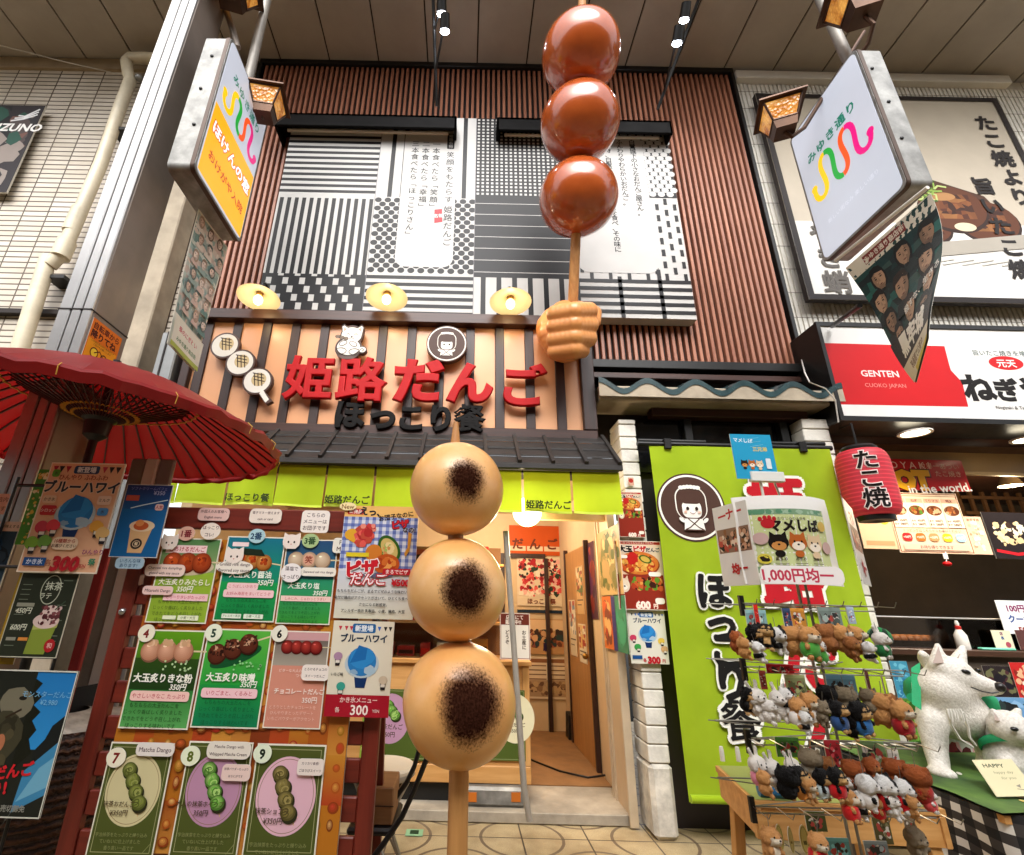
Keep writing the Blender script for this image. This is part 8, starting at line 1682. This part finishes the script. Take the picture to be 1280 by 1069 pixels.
for k in range(26):
    u, v = q.uniform(.05, .95), q.uniform(.05, .93); p = lf(u, v); c = q.choice(['#d8cf9a', '#c9a08a', '#dcd8c8', '#d8c46a', '#c98a74']); a = q.uniform(0, 6.28); r1, r2 = q.uniform(.015, .035), q.uniform(.008, .014)
    b.add([Vector((p.x+r1*math.cos(t)*math.cos(a)-r2*math.sin(t)*math.sin(a), p.y+r1*math.cos(t)*math.sin(a)+r2*math.sin(t)*math.cos(a), 0))+Vector((0, 0, p.z+.004)) for t in [i*math.pi/5 for i in range(10)]], [tuple(range(10))], CLOTHP, c)
b.build('printed_motif', lc, smooth=0)
FUR = NT('white_carved_fur'); wf = FUR.n('TexWave', wave_type='BANDS'); wf.inputs['Scale'].default_value = 14; wf.inputs['Distortion'].default_value = 9; wf.inputs['Detail'].default_value = 4; wf.inputs['Detail Scale'].default_value = 3; FUR.l(FUR.co(), wf.inputs['Vector']); fn2 = FUR.noise(90, 4)
FUR.l(FUR.ramp(fn2, [(.3, '#c4bdb2'), (.65, '#e2ddd4')]), FUR.b.inputs['Base Color']); FUR.set(Roughness=.6); FUR.bump(FUR.math('ADD', FUR.math('MULTIPLY', wf.outputs['Fac'], .7), fn2), .28, .006)
NOSE = mat('dark_nose', '#1c1716', .3); EYEM = mat('dark_eye', '#0e0b0a', .1); EARIN = mat('ear_pink', '#a8958a', .7); SCARF = mat('green_scarf', '#16955e', .75, 0, .15, 12, .25, 120)
DY_ = 2.95; ft = at(1176, 967, Z=dz+.016)
DY_ = ft.y+.02
dq = lambda px, py, dy=0: at(px, py, Y=DY_+dy)
kk = mpp(dq(1190, 880)); K = lambda px: px*kk
def capd(a, c, r0, r1): return ('c', dq(*a), dq(*c), K(r0), K(r1))
def sph(px, py, dy, rx, ry, rz): return ('s', dq(px, py, dy), (K(rx), K(ry), K(rz)))
dog = thing('white_dog_statue', 'large white dog statue standing on the cloth with its head turned right', 'dog statue', (ft.x+.1, ft.y+.15, dz+.016))
pr = [sph(1189, 845, .02, 25, 25, 24), sph(1180, 862, .04, 30, 28, 27), capd((1206, 850, -.02), (1246, 860.5, -.09), 14.5, 7.5), capd((1206, 860, -.02), (1240, 866, -.08), 9, 4.5), sph(1200, 862, -.01, 16, 15, 14),
      capd((1174, 834, .0), (1172, 806, .02), 11.5, 3.4), capd((1197, 830, .06), (1204, 808, .07), 10, 3.4), capd((1180, 868, .06), (1190, 886, .10), 32, 36), sph(1194, 890, .06, 37, 30, 30), capd((1190, 886, .14), (1186, 876, .62), 33, 33),
      capd((1164, 902, .05), (1169, 936, .03), 17, 12.5), capd((1169, 936, .03), (1175, 962, .0), 12.5, 10.5), sph(1177, 966, -.05, 12, 17, 7), capd((1222, 898, .06), (1230, 928, .05), 17, 12.5), capd((1230, 928, .05), (1236, 952, .05), 12.5, 10.5), sph(1238, 955, .02, 12, 16, 7),
      capd((1168, 895, .62), (1166, 915, .68), 22, 16), capd((1166, 915, .68), (1172, 925, .62), 14, 10), capd((1214, 890, .64), (1216, 908, .7), 20, 15), capd((1216, 908, .7), (1222, 918, .66), 14, 10), capd((1172, 925, .62), (1176, 938, .62), 9, 9), capd((1222, 918, .66), (1226, 930, .66), 9, 9),
      capd((1186, 868, .64), (1172, 842, .66), 14, 12), capd((1172, 842, .66), (1156, 824, .5), 12, 9), capd((1156, 824, .5), (1153, 818, .44), 9, 6)]
fused('body', pr, .0125, 3, dog, None, FUR.m)
b = MB(); b.ball(dq(1250, 859, -.115), (K(5.5), K(5.5), K(5.5)), NOSE, None, 14, 10); b.build('nose', dog)
b = MB(); b.ball(dq(1207.5, 840, -.082), (K(5.2), K(3.4), K(2.8)), EYEM, None, 14, 8, Matrix.Rotation(R(14), 3, 'Y')); b.ball(dq(1222, 838, .02), (K(3), K(3.4), K(2.6)), EYEM, None, 12, 8); b.build('eye', dog)
b = MB(); b.tube([dq(1214, 859, -.105), dq(1228, 864.5, -.112), dq(1240, 866.5, -.12), dq(1248, 865, -.125)], K(.9), NOSE, 6); b.build('mouth', dog)
b = MB(); 
for p0, p1, p2 in (((1166, 829, -.045), (1180, 829, -.045), (1173, 808, -.0)), ((1195, 824, .03), (1206, 826, .03), (1204.5, 811, .055))): b = MB(); b.add([dq(*p0), dq(*p1), dq(*p2)], [(0, 1, 2)], EARIN); b.build('ear_lining', dog, smooth=0)
def scarfmb(c, R1, R2, tilt, w_, m):
    b = MB(); T = Matrix.Translation(c) @ Matrix.Rotation(tilt[0], 4, 'X') @ Matrix.Rotation(tilt[1], 4, 'Y'); b.lathe([(R1, w_), (R1*1.08, w_*.6), (R1*1.1, -w_*.4), (R1*1.04, -w_)], m, 40, T @ Matrix.Diagonal((1, R2/R1, 1, 1))); return b
b = scarfmb(dq(1187, 872, .17), K(43), K(40), (R(-14), R(20)), K(11), SCARF); p = dq(1142, 850, .1)
b.add([dq(1139, 835, .1), dq(1150, 828, .08), dq(1152, 888, .0), dq(1140, 880, .02)], [(0, 1, 2, 3)], SCARF); b.add([dq(1222, 868, -.02), dq(1236, 872, .05), dq(1240, 892, .05), dq(1228, 884, -.02)], [(0, 1, 2, 3)], SCARF)
tag(b.build('scarf', None, dq(1187, 875, .1), 60), 'green scarf tied round the neck of the large white dog statue', 'scarf')
b = MB()
for k in range(6): b.tube([dq(1184+k*3.2, 886, -.125), dq(1186+k*3.4, 893, -.13), dq(1187+k*3.6, 899+k % 2*3, -.125)], K(1.2), WHITEP, 6)
b.tube([dq(1184, 889, -.12), dq(1189, 906, -.11), dq(1200, 924, -.1), dq(1216, 934, -.09)], K(1.3), WHITEP, 6); b.tube([dq(1203, 890, -.12), dq(1210, 908, -.1), dq(1212, 922, -.1), dq(1220, 932, -.09)], K(1.3), WHITEP, 6)
tag(b.build('cord_tassel', None, dq(1195, 892, -.12), 60), 'white cord with a tassel hanging on the chest of the large dog statue', 'cord')
SDY = ft.y-.12; sq = lambda px, py, dy=0: at(px, py, Y=SDY+dy); k2 = mpp(sq(1260, 920)); k3 = lambda v: v*k2
pup = thing('small_dog_statue', 'small white dog statue in a green scarf at the right edge of the table', 'dog statue', (sq(1270, 990).x, SDY+.1, dz+.016))
cs_ = lambda a, c, r0, r1: ('c', sq(*a), sq(*c), k3(r0), k3(r1))
zf = lambda px, dy: Vector((sq(px, 990, dy).x, SDY+dy, dz+.04))
pr = [('s', sq(1262, 910, 0), (k3(22), k3(21), k3(20))), cs_((1268, 914, -.03), (1292, 924, -.08), 14, 8), cs_((1247, 900, 0), (1241, 888, .0), 8, 3.4), cs_((1268, 898, .04), (1273, 887, .04), 7.5, 3.4), cs_((1262, 922, .04), (1268, 955, .06), 22, 28), cs_((1268, 955, .06), (1275, 985, .12), 29, 30), ('c', sq(1258, 955, 0), zf(1262, -.02), k3(11), k3(8)), ('c', sq(1284, 955, 0), zf(1288, -.02), k3(11), k3(8))]
fused('body', pr, .011, 3, pup, None, FUR.m)
b = MB(); b.ball(sq(1268, 911.5, -.085), (k3(4.6), k3(3), k3(2.6)), EYEM, None, 12, 8); b.build('eye', pup); b = MB(); b.ball(sq(1297, 922, -.09), k3(5), NOSE, None, 12, 8); b.build('nose', pup)
b = MB(); b.add([sq(1243, 900, -.035), sq(1251, 902, -.035), sq(1243, 890, -.01)], [(0, 1, 2)], EARIN); b.build('ear_lining', pup, smooth=0)
b = scarfmb(sq(1264, 934, .05), k3(27), k3(29), (R(-26), R(16)), k3(5), SCARF); tag(b.build('scarf', None, sq(1264, 934, .05), 60), 'green scarf round the neck of the small white dog statue', 'scarf')
O = at(1215, 950, Y=ft.y-.2); BLc = at(1246, 996, Y=ft.y-.38); TRc = at(1259, 949, Y=ft.y-.2)
ex_ = (TRc-O); dn = (BLc-O); nn = ex_.cross(dn).normalized(); nn = nn if nn.y < 0 else -nn
mb, A, hh, loc = sheet3(O, ex_.length*1.12, dn.length, '#d8cfa8', .003, LAM, ex=ex_.normalized(), n=nn, down=dn.normalized())
A.text('HAPPY', 42, 20, 17, '#3a4a34', .02, rot=2); A.text('happy day', 55, 42, 12, '#8a8a70', .0, shear=.2); A.text('for you', 58, 60, 12, '#8a8a70', .0, shear=.2); A.poly([(62, hh*.74), (74, hh*.70), (70, hh*.80)], '#8a8478'); A.line([(60, hh*.82), (86, hh*.86)], 2, '#7a7464')
done(mb, 'happy_card', 'cream card reading HAPPY leaning on the leaf-print cloth', 'card', BLc)
mb, A, hh, loc = sheet((1148, 905), (1232, 912), (1158, 955), ft.y+.45, '#d8d6d0', .004, LAM); A.mosaic(20, 10, 70, hh*.8, ['#5a2028', '#8a2a34', '#c9c4bc', '#3a1c20', '#d8a0a4'], 40, 12, 3)
for k in range(8): A.rect(3, 8+k*5, 16, 1.2, '#8a8a88', True)
done(mb, 'newspaper', 'newspaper-like sheet standing behind the legs of the large dog statue', 'sheet', loc)
b = MB(); x0_ = at(1178, 1040, Y=3.3).x; b.box((x0_-.1, 3.25, .25), (x0_+.55, 3.3, .42), DARK, None, .01); done(b, 'dark_crate', 'dark crate standing under the gingham-covered table', 'crate', (x0_+.2, 3.28, .25))

bpy.data.scenes.remove(GSC)
for m_ in list(bpy.data.meshes):
    if m_.users == 0: bpy.data.meshes.remove(m_)
